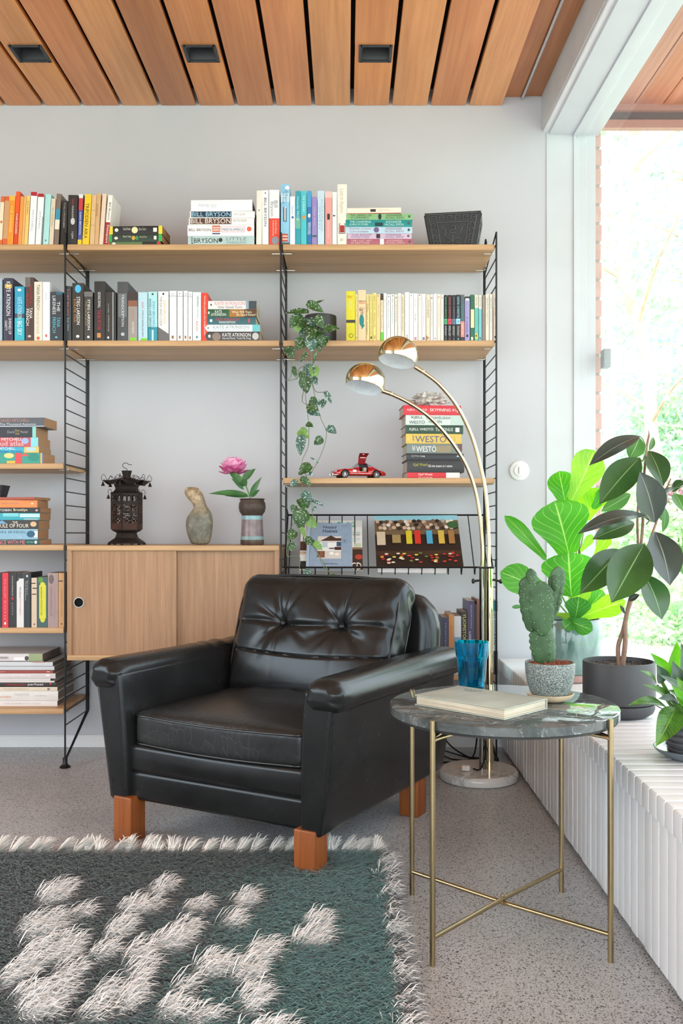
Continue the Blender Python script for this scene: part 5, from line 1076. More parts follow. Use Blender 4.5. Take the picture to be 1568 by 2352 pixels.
# cords and plug
pg = thing('power_plug', 'white mains plug resting on the marble lamp base', 'plug', (rel(1071, 1748, 3.17)+lc).to_tuple()[:2]+(0.0352,), -0.3)
MB().bbox(-0.016, 0.013, -0.009, 0.009, 0, 0.019, 0.005).build('plug_body', plain('e6e1dc', 0.4), pg)
MB().tube([(-0.016, -0.004, 0.01), (-0.032, -0.004, 0.010)], 0.002, seg=6).tube([(-0.016, 0.005, 0.01), (-0.032, 0.005, 0.010)], 0.002, seg=6).build('plug_pin', CHROME, pg)
CB = plain('1a1a1b', 0.5, name='black_cord')
cds = [
 ('black cord running from the white plug around the lamp posts', [(0.432, 3.163, 0.044), (0.446, 3.150, 0.043), (0.462, 3.165, 0.052), (0.478, 3.19, 0.10), (0.474, 3.235, 0.16), (0.49, 3.25, 0.05), (0.56, 3.36, 0.012), (0.46, 3.48, 0.004), (0.38, 3.6, 0.05), (0.36, 3.65, 0.18)]),
 ('black cord looping on the floor behind the lamp base', [(0.26, 3.30, 0.004), (0.33, 3.40, 0.004), (0.42, 3.38, 0.010), (0.50, 3.42, 0.004), (0.55, 3.33, 0.004), (0.52, 3.45, 0.004), (0.44, 3.50, 0.004), (0.34, 3.52, 0.03)]),
 ('black cord hanging from the shelves behind the lamp posts', [(0.53, 3.55, 0.30), (0.50, 3.52, 0.12), (0.47, 3.46, 0.012), (0.40, 3.44, 0.006), (0.36, 3.50, 0.005), (0.30, 3.46, 0.005), (0.24, 3.48, 0.005)]),
]
for lab, pts in cds:
    c0 = Vector(pts[0]); t = thing('electric_cable', lab, 'cable', c0, 0, 'cords on the floor behind the lamp')
    MB().tube([p-c0 for p in catmull(pts, 10)], 0.0032, seg=8).build('cord', CB, t)
# ------------------------------------------------------------------ shaggy rug
def fibre(name, c, rough=0.8):
    m, n, l, b = newmat(name); g = n.new('ShaderNodeNewGeometry'); c = lin(c)
    l.new(ramp(n, l, g.outputs['Random Per Island'], [(0.0, dim(c, 0.70)), (1.0, dim(c, 1.25))]), b.inputs['Base Color']); b.inputs['Roughness'].default_value = rough
    b.inputs['Sheen Weight'].default_value = 0.3; return m
RX0, RX1, RY0, RY1 = -1.5, 0.095, 1.25, 2.425
rug = thing('shaggy_rug', 'long-pile dark green and white wool rug under the armchair front leg', 'rug', (0, 0, 0))
MB().bbox(RX0, RX1, RY0, RY1, 0.0005, 0.012, 0.004).build('rug_base', plain('24302e', 0.95, 0, .2), rug)
def FL(px, py, z=0.02):
    y = (EYE-z)*FP/(py-VY); return ((px-VX)*y/FP, y)
PT = [(170, 260, 70, 45), (120, 380, 100, 50), (260, 335, 50, 20), (560, 240, 55, 30), (480, 310, 90, 30), (690, 310, 60, 20), (870, 285, 55, 30), (400, 390, 60, 40), (640, 400, 60, 35), (590, 440, 90, 35), (820, 360, 50, 25), (1130, 370, 50, 35), (1110, 425, 80, 30), (930, 480, 75, 40), (470, 480, 60, 40), (160, 470, 130, 60), (340, 480, 50, 30), (60, 530, 60, 60), (210, 560, 60, 40), (480, 540, 60, 40), (740, 530, 70, 45), (870, 550, 70, 45), (640, 610, 50, 25), (890, 650, 60, 60), (120, 640, 130, 50), (340, 640, 40, 50), (440, 640, 60, 70), (590, 690, 60, 35), (100, 700, 100, 30), (300, 710, 80, 20), (700, 715, 100, 15), (0, 560, 40, 60)]
patch = []
for (a, b_, c, d) in PT:
    px, py = a*.625, 1900+b_*.625; x_, y_ = FL(px, py); xa, _ = FL(px+c*.625, py); _, yb = FL(px, py-d*.625)
    patch.append((x_, y_, max(0.02, xa-x_), max(0.02, yb-y_)))
rng = np.random.default_rng(5)
for _ in range(60): patch.append((rng.uniform(-1.5, -0.92), rng.uniform(1.2, 2.1), rng.uniform(.03, .08), rng.uniform(.02, .06)))
for _ in range(24): patch.append((rng.uniform(-0.9, -0.15), rng.uniform(1.2, 1.55), rng.uniform(.03, .07), rng.uniform(.02, .05)))
def blades(n, xs, ys, z0, dirx, diry, L, wdt, lift, mi, tips=None):
    """numpy ribbons: 4 cross sections, last is a tip"""
    s = np.array([0, .35, .7, 1.0]); V = np.zeros((n, 7, 3)); nx, ny = -diry, dirx
    for i, t in enumerate(s):
        px = xs+dirx*L*t; py = ys+diry*L*t; pz = z0+lift*np.sin(np.minimum(t*1.9, 2.4))*L-0.0
        hw = wdt*(1-0.25*t)
        if i < 3:
            V[:, 2*i, 0] = px-nx*hw; V[:, 2*i, 1] = py-ny*hw; V[:, 2*i+1, 0] = px+nx*hw; V[:, 2*i+1, 1] = py+ny*hw; V[:, 2*i, 2] = V[:, 2*i+1, 2] = pz
        else: V[:, 6, 0] = px; V[:, 6, 1] = py; V[:, 6, 2] = pz
    return V
def blade_obj(name, V, mi, mats, parent, kind='stuff'):
    n = len(V); me = bpy.data.meshes.new(name); me.vertices.add(n*7); me.vertices.foreach_set('co', V.reshape(-1))
    base = (np.arange(n)*7)[:, None]; quads = np.concatenate([base+np.array([0, 1, 3, 2]), base+np.array([2, 3, 5, 4])], 1).reshape(-1); tri = (base+np.array([4, 5, 6]))
    loops = np.concatenate([quads.reshape(n, 8), tri], 1).reshape(-1)
    me.loops.add(n*11); me.loops.foreach_set('vertex_index', loops.astype(np.int32))
    me.polygons.add(n*3); st_ = (np.arange(n)*11)[:, None]+np.array([0, 4, 8]); me.polygons.foreach_set('loop_start', st_.reshape(-1).astype(np.int32))
    for m in mats: me.materials.append(m)
    me.polygons.foreach_set('material_index', np.repeat(mi, 3).astype(np.int32)); me.update(calc_edges=True); me.validate()
    o = bpy.data.objects.new(name, me); C.objects.link(o); o.parent = parent
    if kind: o['kind'] = kind
    return o
N = 190000
xs = rng.uniform(RX0, RX1+0.004, N); ys = rng.uniform(RY0, RY1, N)
jx = xs+rng.normal(0, .005, N); jy = ys+rng.normal(0, .005, N)
white = np.zeros(N, bool); near = np.zeros(N)
for (cx_, cy_, rx_, ry_) in patch:
    q = ((jx-cx_)/rx_)**2+((jy-cy_)/ry_)**2; white |= q < 0.66; near = np.maximum(near, np.exp(-np.maximum(q-0.66, 0)*0.9))
ns = np.array([mnoise.noise(Vector((x_*5, y_*5, 2.0))) for x_, y_ in zip(xs[::8], ys[::8])]); ns = np.repeat(ns, 8)[:N]
# three wools: green, charcoal, white
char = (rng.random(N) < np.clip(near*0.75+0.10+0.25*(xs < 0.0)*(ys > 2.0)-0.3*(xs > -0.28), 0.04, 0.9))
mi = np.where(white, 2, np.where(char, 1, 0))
mi = np.where((mi == 0) & (rng.random(N) < 1/(1+np.exp((xs+0.33-0.35*(ys-2.2)*(ys > 2.2)*0)*14)) + 0.9/(1+np.exp(-(ys-2.27+0.12*(xs > -0.2)*0)*40))*(xs < -0.05)), 3, mi)  # darker green wool; along the back it also paints the armchair's shadow
right = (xs > RX1-0.030); mi = np.where(right, np.where((np.sin(ys*95+np.sin(ys*31)*2)+rng.normal(0, .5, N)) > 0.55, 2, 1), mi)
ang = -0.35+0.55*ns*2+rng.normal(0, .38, N); ang = np.where(right, -0.35+rng.normal(0, .55, N), ang); ang = np.where(white & ~right, 0.15+rng.normal(0, .33, N)+ns, ang)
L = rng.uniform(.030, .052, N)*np.where(mi == 2, 1.05, 1.0); edge = (RY1-ys); L = np.where(edge < .04, L*.8, L)
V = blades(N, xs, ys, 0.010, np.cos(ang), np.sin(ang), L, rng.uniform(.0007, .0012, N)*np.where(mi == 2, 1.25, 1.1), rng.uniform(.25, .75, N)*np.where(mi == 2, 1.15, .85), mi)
blade_obj('pile', V, mi, [fibre('teal_wool', '487c77'), fibre('charcoal_wool', '4c4b4c'), fibre('white_wool', 'f6f6f4'), fibre('bottle_green_and_shade_wool', '324c47')], rug)
# tassels along the far edge
WW = fibre('white_tassel_wool', 'f4f2ec')
nt = 0
tx = -1.46
while tx < 0.09:
    n_ = 110; a0 = rng.uniform(0.4, 1.7); yy = RY1-0.004+rng.uniform(-.006, .012)
    xs_ = tx+rng.normal(0, .004, n_); ys_ = yy+rng.normal(0, .003, n_); an = a0+rng.normal(0, .26, n_)
    V = blades(n_, xs_, ys_, 0.008+rng.uniform(0, .006, n_), np.cos(an), np.sin(an), rng.uniform(.036, .058, n_), rng.uniform(.0012, .0019, n_), rng.uniform(.2, .75, n_), None)
    blade_obj('tassel', V, np.zeros(n_, int), [WW], rug, None); tx += rng.uniform(.028, .050); nt += 1
ty = 2.40
while ty > 1.25:
    n_ = 50; a0 = rng.uniform(-.7, .5); xs_ = RX1+rng.normal(0, .004, n_); ys_ = ty+rng.normal(0, .005, n_); an = a0+rng.normal(0, .35, n_)
    V = blades(n_, xs_, ys_, 0.006+rng.uniform(0, .006, n_), np.cos(an), np.sin(an), rng.uniform(.02, .036, n_), rng.uniform(.0009, .0013, n_), rng.uniform(.1, .4, n_), None)
    blade_obj('tassel', V, rng.integers(0, 2, n_), [WW, fibre('charcoal_tassel_wool', '4c4d50')], rug, None); ty -= rng.uniform(.026, .042)

# ------------------------------------------------------------------ on the cabinet
ztop = cz1+0.0006
RUST = plain('2b211c', 0.65, 0.5, 0.4, name='rusty_iron', sc=25, bmp=.4); RUST2 = plain('45291c', 0.7, 0.3, 0.35, name='red_rust', sc=18, bmp=.4)
lo = Vector((P(291, 1251, 3.47).x, 3.47, ztop)); k = 3.47/FP
lan = thing('iron_lantern', 'rusty iron pagoda lantern with little bells standing on the oak cabinet', 'lantern', lo, math.radians(27))
def hexl(prof, mat=None, b=None, seg=6): b = b or MB(); return b.lathe(prof, mat, seg=seg, smooth=False)
px = lambda v: v*k
hexl([(0, 0.004), (px(44), 0.004), (px(42), px(6)), (px(27), px(16)), (px(23), px(26)), (px(24), px(28)), (px(34), px(33)), (px(34), px(35)), (0, px(35))]).build('base', RUST, lan)
for q in range(6):
    a = q*PI/3; MB().bbox(-0.006, 0.006, -0.004, 0.004, 0, 0.006, 0.001, None, Matrix.Rotation(a, 4, 'Z') @ Matrix.Translation((px(40), 0, 0))).build('foot', RUST, lan)
bz0, bz1 = px(35), px(118); R6 = px(36)
for q in range(6):                                             # pierced panels with a door frame
    a0, a1 = q*PI/3, (q+1)*PI/3; p0 = Vector((R6*math.cos(a0), R6*math.sin(a0), 0)); p1 = Vector((R6*math.cos(a1), R6*math.sin(a1), 0)); e = (p1-p0); Lw = e.length; e.normalize(); nn = Vector((e.y, -e.x, 0))
    M = Matrix(((e.x, nn.x, 0, p0.x), (e.y, nn.y, 0, p0.y), (0, 0, 1, bz0), (0, 0, 0, 1))); H_ = bz1-bz0
    b = MB(); fr_ = 0.004
    b.box(0, Lw, -.001, .001, 0, H_*.17, RUST2, M); b.box(0, Lw, -.001, .001, H_*.93, H_, RUST, M); b.box(0, fr_, -.0012, .0012, 0, H_, RUST, M); b.box(Lw-fr_, Lw, -.0012, .0012, 0, H_, RUST, M)
    b.box(0, Lw, -.001, .001, H_*.70, H_*.78, RUST, M)
    nx_, nz_ = 7, 11; cw = (Lw-2*fr_)/nx_; chh = H_*.53/nz_
    for i in range(nx_+1):
        b.box(fr_+i*cw-.0007, fr_+i*cw+.0007, -.0008, .0008, H_*.17, H_*.70, RUST2 if q % 2 else RUST, M)
    for j in range(nz_+1): b.box(fr_, Lw-fr_, -.0008, .0008, H_*.17+j*chh-.0007, H_*.17+j*chh+.0007, RUST, M)
    rq = random.Random(q)
    for i in range(nx_):
        for j in range(nz_):
            if rq.random() < 0.42: b.box(fr_+i*cw, fr_+(i+1)*cw, -.0006, .0006, H_*.17+j*chh, H_*.17+(j+1)*chh, RUST2 if rq.random() < .4 else RUST, M)
    for i in range(6):
        if i % 2: b.box(fr_+i*Lw*.15, fr_+(i+.6)*Lw*.15, -.0006, .0006, H_*.78, H_*.93, RUST, M)
        b.tube([M @ Vector((Lw*(.1+.16*i), 0, H_*.78)), M @ Vector((Lw*(.18+.16*i), 0, H_*.93))], 0.0008, RUST, 5)
    b.build('pierced_panel', None, lan)
hexl([(px(36), px(117)), (px(38), px(119)), (px(30), px(122)), (px(26), px(128)), (px(27), px(132)), (px(30), px(138)), (px(26), px(139)), (0, px(139))]).build('neck', RUST, lan)
b = MB(); V = []; F = []; NS = 48; RR = [(px(12), px(153)), (px(22), px(148)), (px(34), px(142)), (px(42), px(138.5))]
for i in range(NS):
    a = 2*PI*i/NS; h6 = abs(math.cos(3*a)); 
    for (r_, z_) in RR:
        ff = (r_/px(42))**2; V.append((r_*(1+.28*ff*h6**4)*math.cos(a), r_*(1+.28*ff*h6**4)*math.sin(a), z_+px(9)*ff*h6**4))
for i in range(NS):
    j = (i+1) % NS
    for q in range(3): F.append((i*4+q, j*4+q, j*4+q+1, i*4+q+1))
b.add(V, F, None, True); b.add([(x_, y_, z_-.0015) for x_, y_, z_ in V], [f[::-1] for f in F], None, True); b.build('roof', RUST, lan)
hexl([(px(9), px(150)), (px(9), px(158)), (px(12), px(170)), (0, px(170))], seg=12).build('finial', RUST, lan)
MB().tube(catmull([(0, 0, px(169)), (0, 0, px(174)), (-px(8), 0, px(178)), (-px(9), 0, px(184)), (-px(2), 0, px(188)), (px(6), 0, px(184)), (px(12), 0, px(184))], 6), 0.0011, seg=6).build('hook', RUST, lan)
for q in range(6):
    a = q*PI/3; c_, s_ = math.cos(a), math.sin(a); Ra = px(54)
    sc_ = MB()
    def pt(r_, z_): return (r_*c_, r_*s_, z_)
    sc_.tube(catmull([pt(px(10), px(150)), pt(px(20), px(160)), pt(px(27), px(154)), pt(px(22), px(150))], 5), 0.0009, seg=5)
    sc_.tube(catmull([pt(px(26), px(150)), pt(px(36), px(156)), pt(px(45), px(146))], 5), 0.0009, seg=5)
    sc_.tube(catmull([pt(px(44), px(146)), pt(px(50), px(158)), pt(Ra, px(160)), pt(Ra+px(4), px(152)), pt(Ra, px(145)), pt(Ra-px(3), px(150))], 6), 0.0009, seg=5)
    s_ob = sc_.build('roof_scroll', RUST, lan)
    MB().lathe([(0.001, px(-1)), (px(2), px(-4)), (px(4.5), px(-11)), (0, px(-11))], seg=10, c=(Ra*c_, Ra*s_, px(145))).tube([(Ra*c_, Ra*s_, px(143)), (Ra*c_, Ra*s_, px(147))], .0007, seg=5).build('bell', RUST, s_ob)
    Rb = px(40)
    o_ = MB().tube(catmull([pt(px(34), px(118)), pt(px(36), px(126)), pt(Rb, px(126)), pt(Rb+px(3), px(120)), pt(Rb, px(116))], 5), 0.0009, seg=5).build('lower_scroll', RUST, lan)
    MB().lathe([(0.001, 0), (px(2), px(-3)), (px(4.2), px(-10)), (0, px(-10))], seg=10, c=((Rb+px(2))*c_, (Rb+px(2))*s_, px(115))).build('bell', RUST, o_)
# stone torso
def stone():
    m, n, l, b = newmat('mottled_stone'); v = coords(n, l)
    a = ramp(n, l, noise(n, l, v, 26, 6, 0.7, .5), [(0.3, lin('484c44')), (0.5, lin('6e6b5e')), (0.7, lin('9a8f7a'))])
    z = n.new('ShaderNodeSeparateXYZ'); l.new(v, z.inputs[0])
    f = ramp(n, l, z.outputs['Z'], [(0.10, g3(0)), (0.17, g3(1))])
    c = mixc(n, l, f, a, ramp(n, l, noise(n, l, v, 60, 5, .7), [(0.35, lin('6e5c46')), (0.65, lin('c9b18e'))]))
    l.new(c, b.inputs['Base Color']); b.inputs['Roughness'].default_value = 0.45; bump(n, l, b, noise(n, l, v, 120, 4, .7), 0.35, 0.002); return m
so = Vector((P(458, 1251, 3.46).x, 3.46, ztop)); k = 3.46/FP
tor = thing('stone_figure', 'mottled stone abstract torso figure beside the lantern on the cabinet', 'sculpture', so)
outl = [(0, 440, 479), (8, 436, 483), (26, 429, 487), (44, 426, 489), (58, 427, 489), (70, 432, 487), (80, 442, 482), (88, 446, 475), (97, 440, 472), (105, 431, 470), (114, 425, 467), (122, 423, 463), (129, 424, 457), (133, 431, 450)]
V = []; F = []; NV = 28
for i, (h_, a, c_) in enumerate(outl):
    cx_ = (a+c_)/2-458; hw = (c_-a)/2
    for j in range(NV):
        an = 2*PI*j/NV; V.append(((cx_+hw*math.cos(an))*k, (hw*0.62+3)*math.sin(an)*k*(0.9 if i < 12 else .7), h_*k))
for i in range(len(outl)-1):
    for j in range(NV): F.append((i*NV+j, i*NV+(j+1) % NV, (i+1)*NV+(j+1) % NV, (i+1)*NV+j))
F.append(tuple(range(NV-1, -1, -1))); F.append(tuple(range((len(outl)-1)*NV, len(outl)*NV)))
to = MB().add(V, F, None, True).build('stone_body', stone(), tor)
sm_ = to.modifiers.new('soft', 'SUBSURF'); sm_.levels = 2; sm_.render_levels = 2
# vase with peony
vo = Vector((P(579, 1251, 3.45).x, 3.45, ztop)); k = 3.45/FP
va = thing('stoneware_vase', 'brown and blue banded stoneware vase on the oak cabinet', 'vase', vo)
def glaze(name, c1, c2, bands=None):
    m, n, l, b = newmat(name); v = coords(n, l)
    l.new(ramp(n, l, noise(n, l, v, 35, 5, .6), [(0.3, lin(c1)), (0.7, lin(c2))]), b.inputs['Base Color']); b.inputs['Roughness'].default_value = 0.3; return m
def sec(prof, mat, name): MB().lathe([(r_*k, z_*k) for r_, z_ in prof], seg=48).build(name, mat, va)
sec([(0, 0), (26, 0), (27, 2), (27, 12)], glaze('dark_brown_glaze', '3a2f2a', '5a4a40'), 'foot_band')
sec([(27, 12), (26.5, 13), (26.5, 19), (26, 20)], glaze('blue_band_glaze', '6f8f92', '8aa6a8'), 'lower_blue_band')
sec([(26, 20), (25, 36), (24.2, 58)], glaze('mauve_glaze', '6b5a5c', '8d7a7e'), 'vase_body')
sec([(24.2, 58), (24, 59), (23.6, 66), (23.5, 67)], glaze('upper_blue_glaze', '7298a0', '8fb4ba'), 'upper_blue_band')
sec([(23.5, 67), (24, 69), (29, 76), (31, 86), (30, 96), (27, 101), (27, 103), (29.5, 105), (29, 106), (26, 105), (25, 100), (26, 85)]+[(0, 84)], plain('43352c', 0.5, 0, .2, name='brown_ribbed_clay', sc=90, bmp=.4), 'vase_bowl')
def leafmat(name, c1, c2, vein=None, trans=0.35, rough=0.35, nscale=20, speck=None, back=None):
    m, n, l, b = newmat(name); v = coords(n, l)
    uv = n.new('ShaderNodeUVMap'); sp_ = n.new('ShaderNodeSeparateXYZ'); l.new(uv.outputs[0], sp_.inputs[0])
    c = ramp(n, l, noise(n, l, v, nscale, 4), [(0.3, lin(c1)), (0.7, lin(c2))])
    if speck:
        t = n.new('ShaderNodeTexNoise'); t.inputs['Scale'].default_value = speck[1]; t.inputs['Detail'].default_value = 2; l.new(v, t.inputs['Vector'])
        c = mixc(n, l, ramp(n, l, t.outputs['Fac'], [(speck[2], g3(0)), (speck[2]+.04, g3(1))]), c, lin(speck[0]))
    if vein:
        # midrib at v=0.5 and side veins rising from it
        a = n.new('ShaderNodeMath'); a.operation = 'SUBTRACT'; a.inputs[1].default_value = 0.5; l.new(sp_.outputs['Y'], a.inputs[0])
        ab = n.new('ShaderNodeMath'); ab.operation = 'ABSOLUTE'; l.new(a.outputs[0], ab.inputs[0])
        mid = ramp(n, l, ab.outputs[0], [(0.008, g3(1)), (0.022, g3(0))])
        q = n.new('ShaderNodeMath'); q.operation = 'MULTIPLY_ADD'; q.inputs[1].default_value = -vein[2]; l.new(ab.outputs[0], q.inputs[0]); l.new(sp_.outputs['X'], q.inputs[2])
        w_ = n.new('ShaderNodeMath'); w_.operation = 'MULTIPLY'; w_.inputs[1].default_value = vein[1]; l.new(q.outputs[0], w_.inputs[0])
        fr_ = n.new('ShaderNodeMath'); fr_.operation = 'PINGPONG'; fr_.inputs[1].default_value = 0.5; l.new(w_.outputs[0], fr_.inputs[0])
        sv = ramp(n, l, fr_.outputs[0], [(0.0, g3(vein[3])), (vein[4], g3(0))])
        f_ = n.new('ShaderNodeMath'); f_.operation = 'MAXIMUM'; l.new(mid, f_.inputs[0]); l.new(sv, f_.inputs[1])
        c = mixc(n, l, f_.outputs[0], c, lin(vein[0]))
        bump(n, l, b, f_.outputs[0], 0.25, -0.002)
    if back:
        gg = n.new('ShaderNodeNewGeometry'); c = mixc(n, l, gg.outputs['Backfacing'], c, lin(back))
    l.new(c, b.inputs['Base Color']); b.inputs['Roughness'].default_value = rough; b.inputs['Specular IOR Level'].default_value = 0.5
    if trans:
        o = [x for x in n if x.type == 'OUTPUT_MATERIAL'][0]; t2 = n.new('ShaderNodeBsdfTranslucent'); mx = n.new('ShaderNodeMixShader'); mx.inputs[0].default_value = trans
        hs = n.new('ShaderNodeHueSaturation'); hs.inputs['Saturation'].default_value = 1.15; hs.inputs['Value'].default_value = 1.6; l.new(c, hs.inputs['Color']); l.new(hs.outputs[0], t2.inputs['Color'])
        l.new(b.outputs[0], mx.inputs[1]); l.new(t2.outputs[0], mx.inputs[2]); l.new(mx.outputs[0], o.inputs['Surface'])
    return m
SHAPES = {
 'oval': lambda t: math.sin(PI*min(1, t))**0.75,
 'lance': lambda t: math.sin(PI*t**0.8)**1.0*(1-0.15*t),
 'fiddle': lambda t: (0.42+0.58*min(1, max(0, (t-.12)/.5))**1.2)*min(1, (t/.07))**.6*(1 if t < .72 else math.cos((t-.72)/.28*PI/2)**.6) if t < 1 else 0,
 'heart': lambda t: (math.sin(PI*min(1, (t*0.92+.08)))**0.55)*(1-0.62*t**1.6)*1.12 if t < 1 else 0,
 'rubber': lambda t: (math.sin(PI*t**0.95)**0.8*(1 if t < .86 else 1-.45*(t-.86)/.14)) if t < 1 else 0,
}
def leaf(name, parent, mat, base, tip, width, facing=(0, -1, 0.2), shape='oval', bend=0.12, fold=0.15, wave=0.0, nu=14, nv=6, origin=None, tipc=0.0, seed=0):
    """leaf blade from base to tip; bend lifts the middle towards the facing side, fold closes it about the midrib"""
    base, tip = Vector(base), Vector(tip); ax = tip-base; L = ax.length; a = ax.normalized(); f_ = Vector(facing); f_ = (f_-a*f_.dot(a)).normalized(); s = a.cross(f_).normalized()
    V = []; F = []; UV = []; fn = SHAPES[shape]
    for i in range(nu+1):
        t = i/nu; w_ = max(0.0, fn(t))*width/2; c = base+ax*t+f_*(bend*L*math.sin(PI*t))-f_*(tipc*L*t*t)
        for j in range(nv+1):
            q = 2*j/nv-1
            V.append(c+s*(q*w_)+f_*(fold*w_*abs(q)**1.3+wave*L*math.sin(9*t+2*q+seed)*abs(q)*.5)); UV.append((t, (q+1)/2))
    for i in range(nu):
        for j in range(nv):
            x_ = i*(nv+1)+j; F.append((x_, x_+nv+1, x_+nv+2, x_+1))
    o_ = origin or Vector((0, 0, 0)); V = [v_-o_ for v_ in V]
    me = bpy.data.meshes.new(name); me.from_pydata([tuple(v_) for v_ in V], [], F); me.materials.append(mat); me.polygons.foreach_set('use_smooth', [True]*len(F))
    uvl = me.uv_layers.new(name='UVMap'); uvl.data.foreach_set('uv', [c for p in me.loops for c in UV[p.vertex_index]]); me.update()
    o = bpy.data.objects.new(name, me); C.objects.link(o); o.parent = parent
    return o
PLF = leafmat('peony_leaf', '2f5a35', '4f8048', ('6f9a5c', 6, .8, .3, .05), .2)
pe = thing('peony_stem', 'single pink peony with green leaves standing in the stoneware vase', 'flower', vo+Vector((0, 0, 0.085*1.0)))
po = pe.location.copy()
hd = P(537, 1075, 3.45)
stp = [vo+Vector((0, 0, 85*k+0.003)), P(570, 1130, 3.45), P(556, 1100, 3.45), hd+Vector((0, 0, -.012))]
MB().tube([p-po for p in catmull(stp, 8)], 0.0026, seg=8).build('stem', plain('5c8a3c', .5), pe)
for i, (a, b_, w_) in enumerate([((570, 1136), (478, 1134), 17), ((572, 1140), (515, 1139), 13), ((562, 1118), (523, 1082), 17), ((574, 1140), (601, 1095), 14), ((576, 1142), (597, 1124), 12), ((556, 1105), (587, 1076), 19), ((558, 1100), (566, 1118), 14), ((560, 1125), (530, 1098), 11)]):
    leaf('leaf', pe, PLF, P(*a, 3.45), P(*b_, 3.43+.01*(i % 3)), w_*k, (0.1, -1, .5), 'lance', .06, .2, origin=po, seed=i)
PK = [leafmat('peony_petal_%s' % c, a, b_, None, .25, .6, 60) for c, a, b_ in (('pale', 'e8a4cc', 'f6c8de'), ('mid', 'd878b0', 'eea0c8'), ('deep', 'c04884', 'd870a8'))]
rr = random.Random(11); b = MB(); pc = 0
for ri, (cnt, rad, ln, up) in enumerate([(9, .012, .034, -.30), (10, .011, .036, .05), (12, .010, .034, .45), (12, .008, .030, .9), (10, .005, .026, 1.6), (7, .002, .022, 3.0)]):
    for i in range(cnt):
        a = 2*PI*(i+rr.random()*.5)/cnt+ri; d = Vector((math.cos(a), math.sin(a), up+rr.uniform(-.15, .2))).normalized()
        bs = hd+Vector((math.cos(a)*rad*.4, math.sin(a)*rad*.4, -.006+ri*.002)); tp = bs+d*(ln*1.35*rr.uniform(.85, 1.15))
        fc = Vector((math.cos(a)*-.5, math.sin(a)*-.5, 1.0)) if up < 1 else Vector((-math.cos(a), -math.sin(a), .2))
        leaf('petal', pe, PK[0 if ri > 1 and rr.random() < .7 else rr.choice([1, 2])], bs, tp, rr.uniform(.036, .050), fc, 'fiddle', -.22, .35, .10, nu=8, nv=6, origin=po, tipc=-.25, seed=i+ri*7)

# ------------------------------------------------------------------ carved planter on the top shelf
cp = thing('carved_planter', 'large black square planter with carved key pattern on the top shelf', 'planter', (P(1042, 560, 3.46).x, 3.47, ZA+0.0005), math.radians(-9))
k = 3.42/FP; hb, ht, hh = 50*k, 64*k, 80*k
DK = plain('2f3031', 0.55, 0.1, 0.2, name='dark_carved_clay', sc=30, bmp=.5)
c = MB()
def sq(h_, z_): return [(-h_, -h_*.8, z_), (h_, -h_*.8, z_), (h_, h_*.8, z_), (-h_, h_*.8, z_)]
V = sq(hb, 0)+sq(ht, hh)+sq(ht*.9, hh)+sq(hb*.85, hh*.2)
c.add(V, [(0, 3, 2, 1)]+[(i, (i+1) % 4, 4+(i+1) % 4, 4+i) for i in range(4)]+[(4+i, 4+(i+1) % 4, 8+(i+1) % 4, 8+i) for i in range(4)]+[(8+i, 8+(i+1) % 4, 12+(i+1) % 4, 12+i) for i in range(4)]+[(12, 13, 14, 15)])
c.build('planter_body', DK, cp)
for face in range(4):                                          # carved relief on each side
    b = MB(); Rz = Matrix.Rotation(face*PI/2, 4, 'Z'); fx = 1.0 if face % 2 == 0 else 0.8; dy = .8 if face % 2 == 0 else 1.0
    def W_(u, w, off=0.0):
        h_ = hb+(ht-hb)*w; return Rz @ Vector((u*h_*fx*0.96, -h_*dy-off, w*hh))
    def bar(u0, w0, u1, w1, th=.0028): b.tube([W_(u0, w0, .0022), W_(u1, w1, .0022)], th*.75, seg=6)
    for (u0, w0, u1, w1) in ((-.95, .95, .95, .95), (-.62, .72, .62, .72), (-.62, .72, -.55, .06), (.62, .72, .55, .06), (-.9, .9, -.85, .05), (.9, .9, .85, .05)): bar(u0, w0, u1, w1)
    for i in range(6):
        u = -.8+i*.3; bar(u, .80, u, .90); bar(u, .90, u+.18, .90); bar(u+.18, .90, u+.18, .84); bar(u+.18, .84, u+.09, .84)
    for i in range(4):
        for s_ in (-1, 1):
            w = .12+i*.16; u = s_*.78; bar(u-.08*s_, w, u-.08*s_, w+.1); bar(u-.08*s_, w+.1, u+.07*s_, w+.1); bar(u+.07*s_, w+.1, u+.07*s_, w+.04)
    for (u0, w0, u1, w1) in ((-.1, .62, .1, .62), (.1, .62, .1, .52), (.1, .52, -.1, .5), (-.1, .5, -.1, .42), (-.1, .42, .12, .42), (0, .36, 0, .1), (-.3, .32, .3, .12), (.3, .32, -.3, .12), (-.45, .6, -.3, .5), (-.3, .5, -.35, .36), (-.35, .36, -.2, .28), (.4, .6, .3, .4), (.2, .3, .4, .2), (-.42, .14, -.3, .22)): bar(u0, w0, u1, w1)
    b.build('carved_relief', plain('4c4d4e', 0.5, 0.1, .2, sc=30), cp)

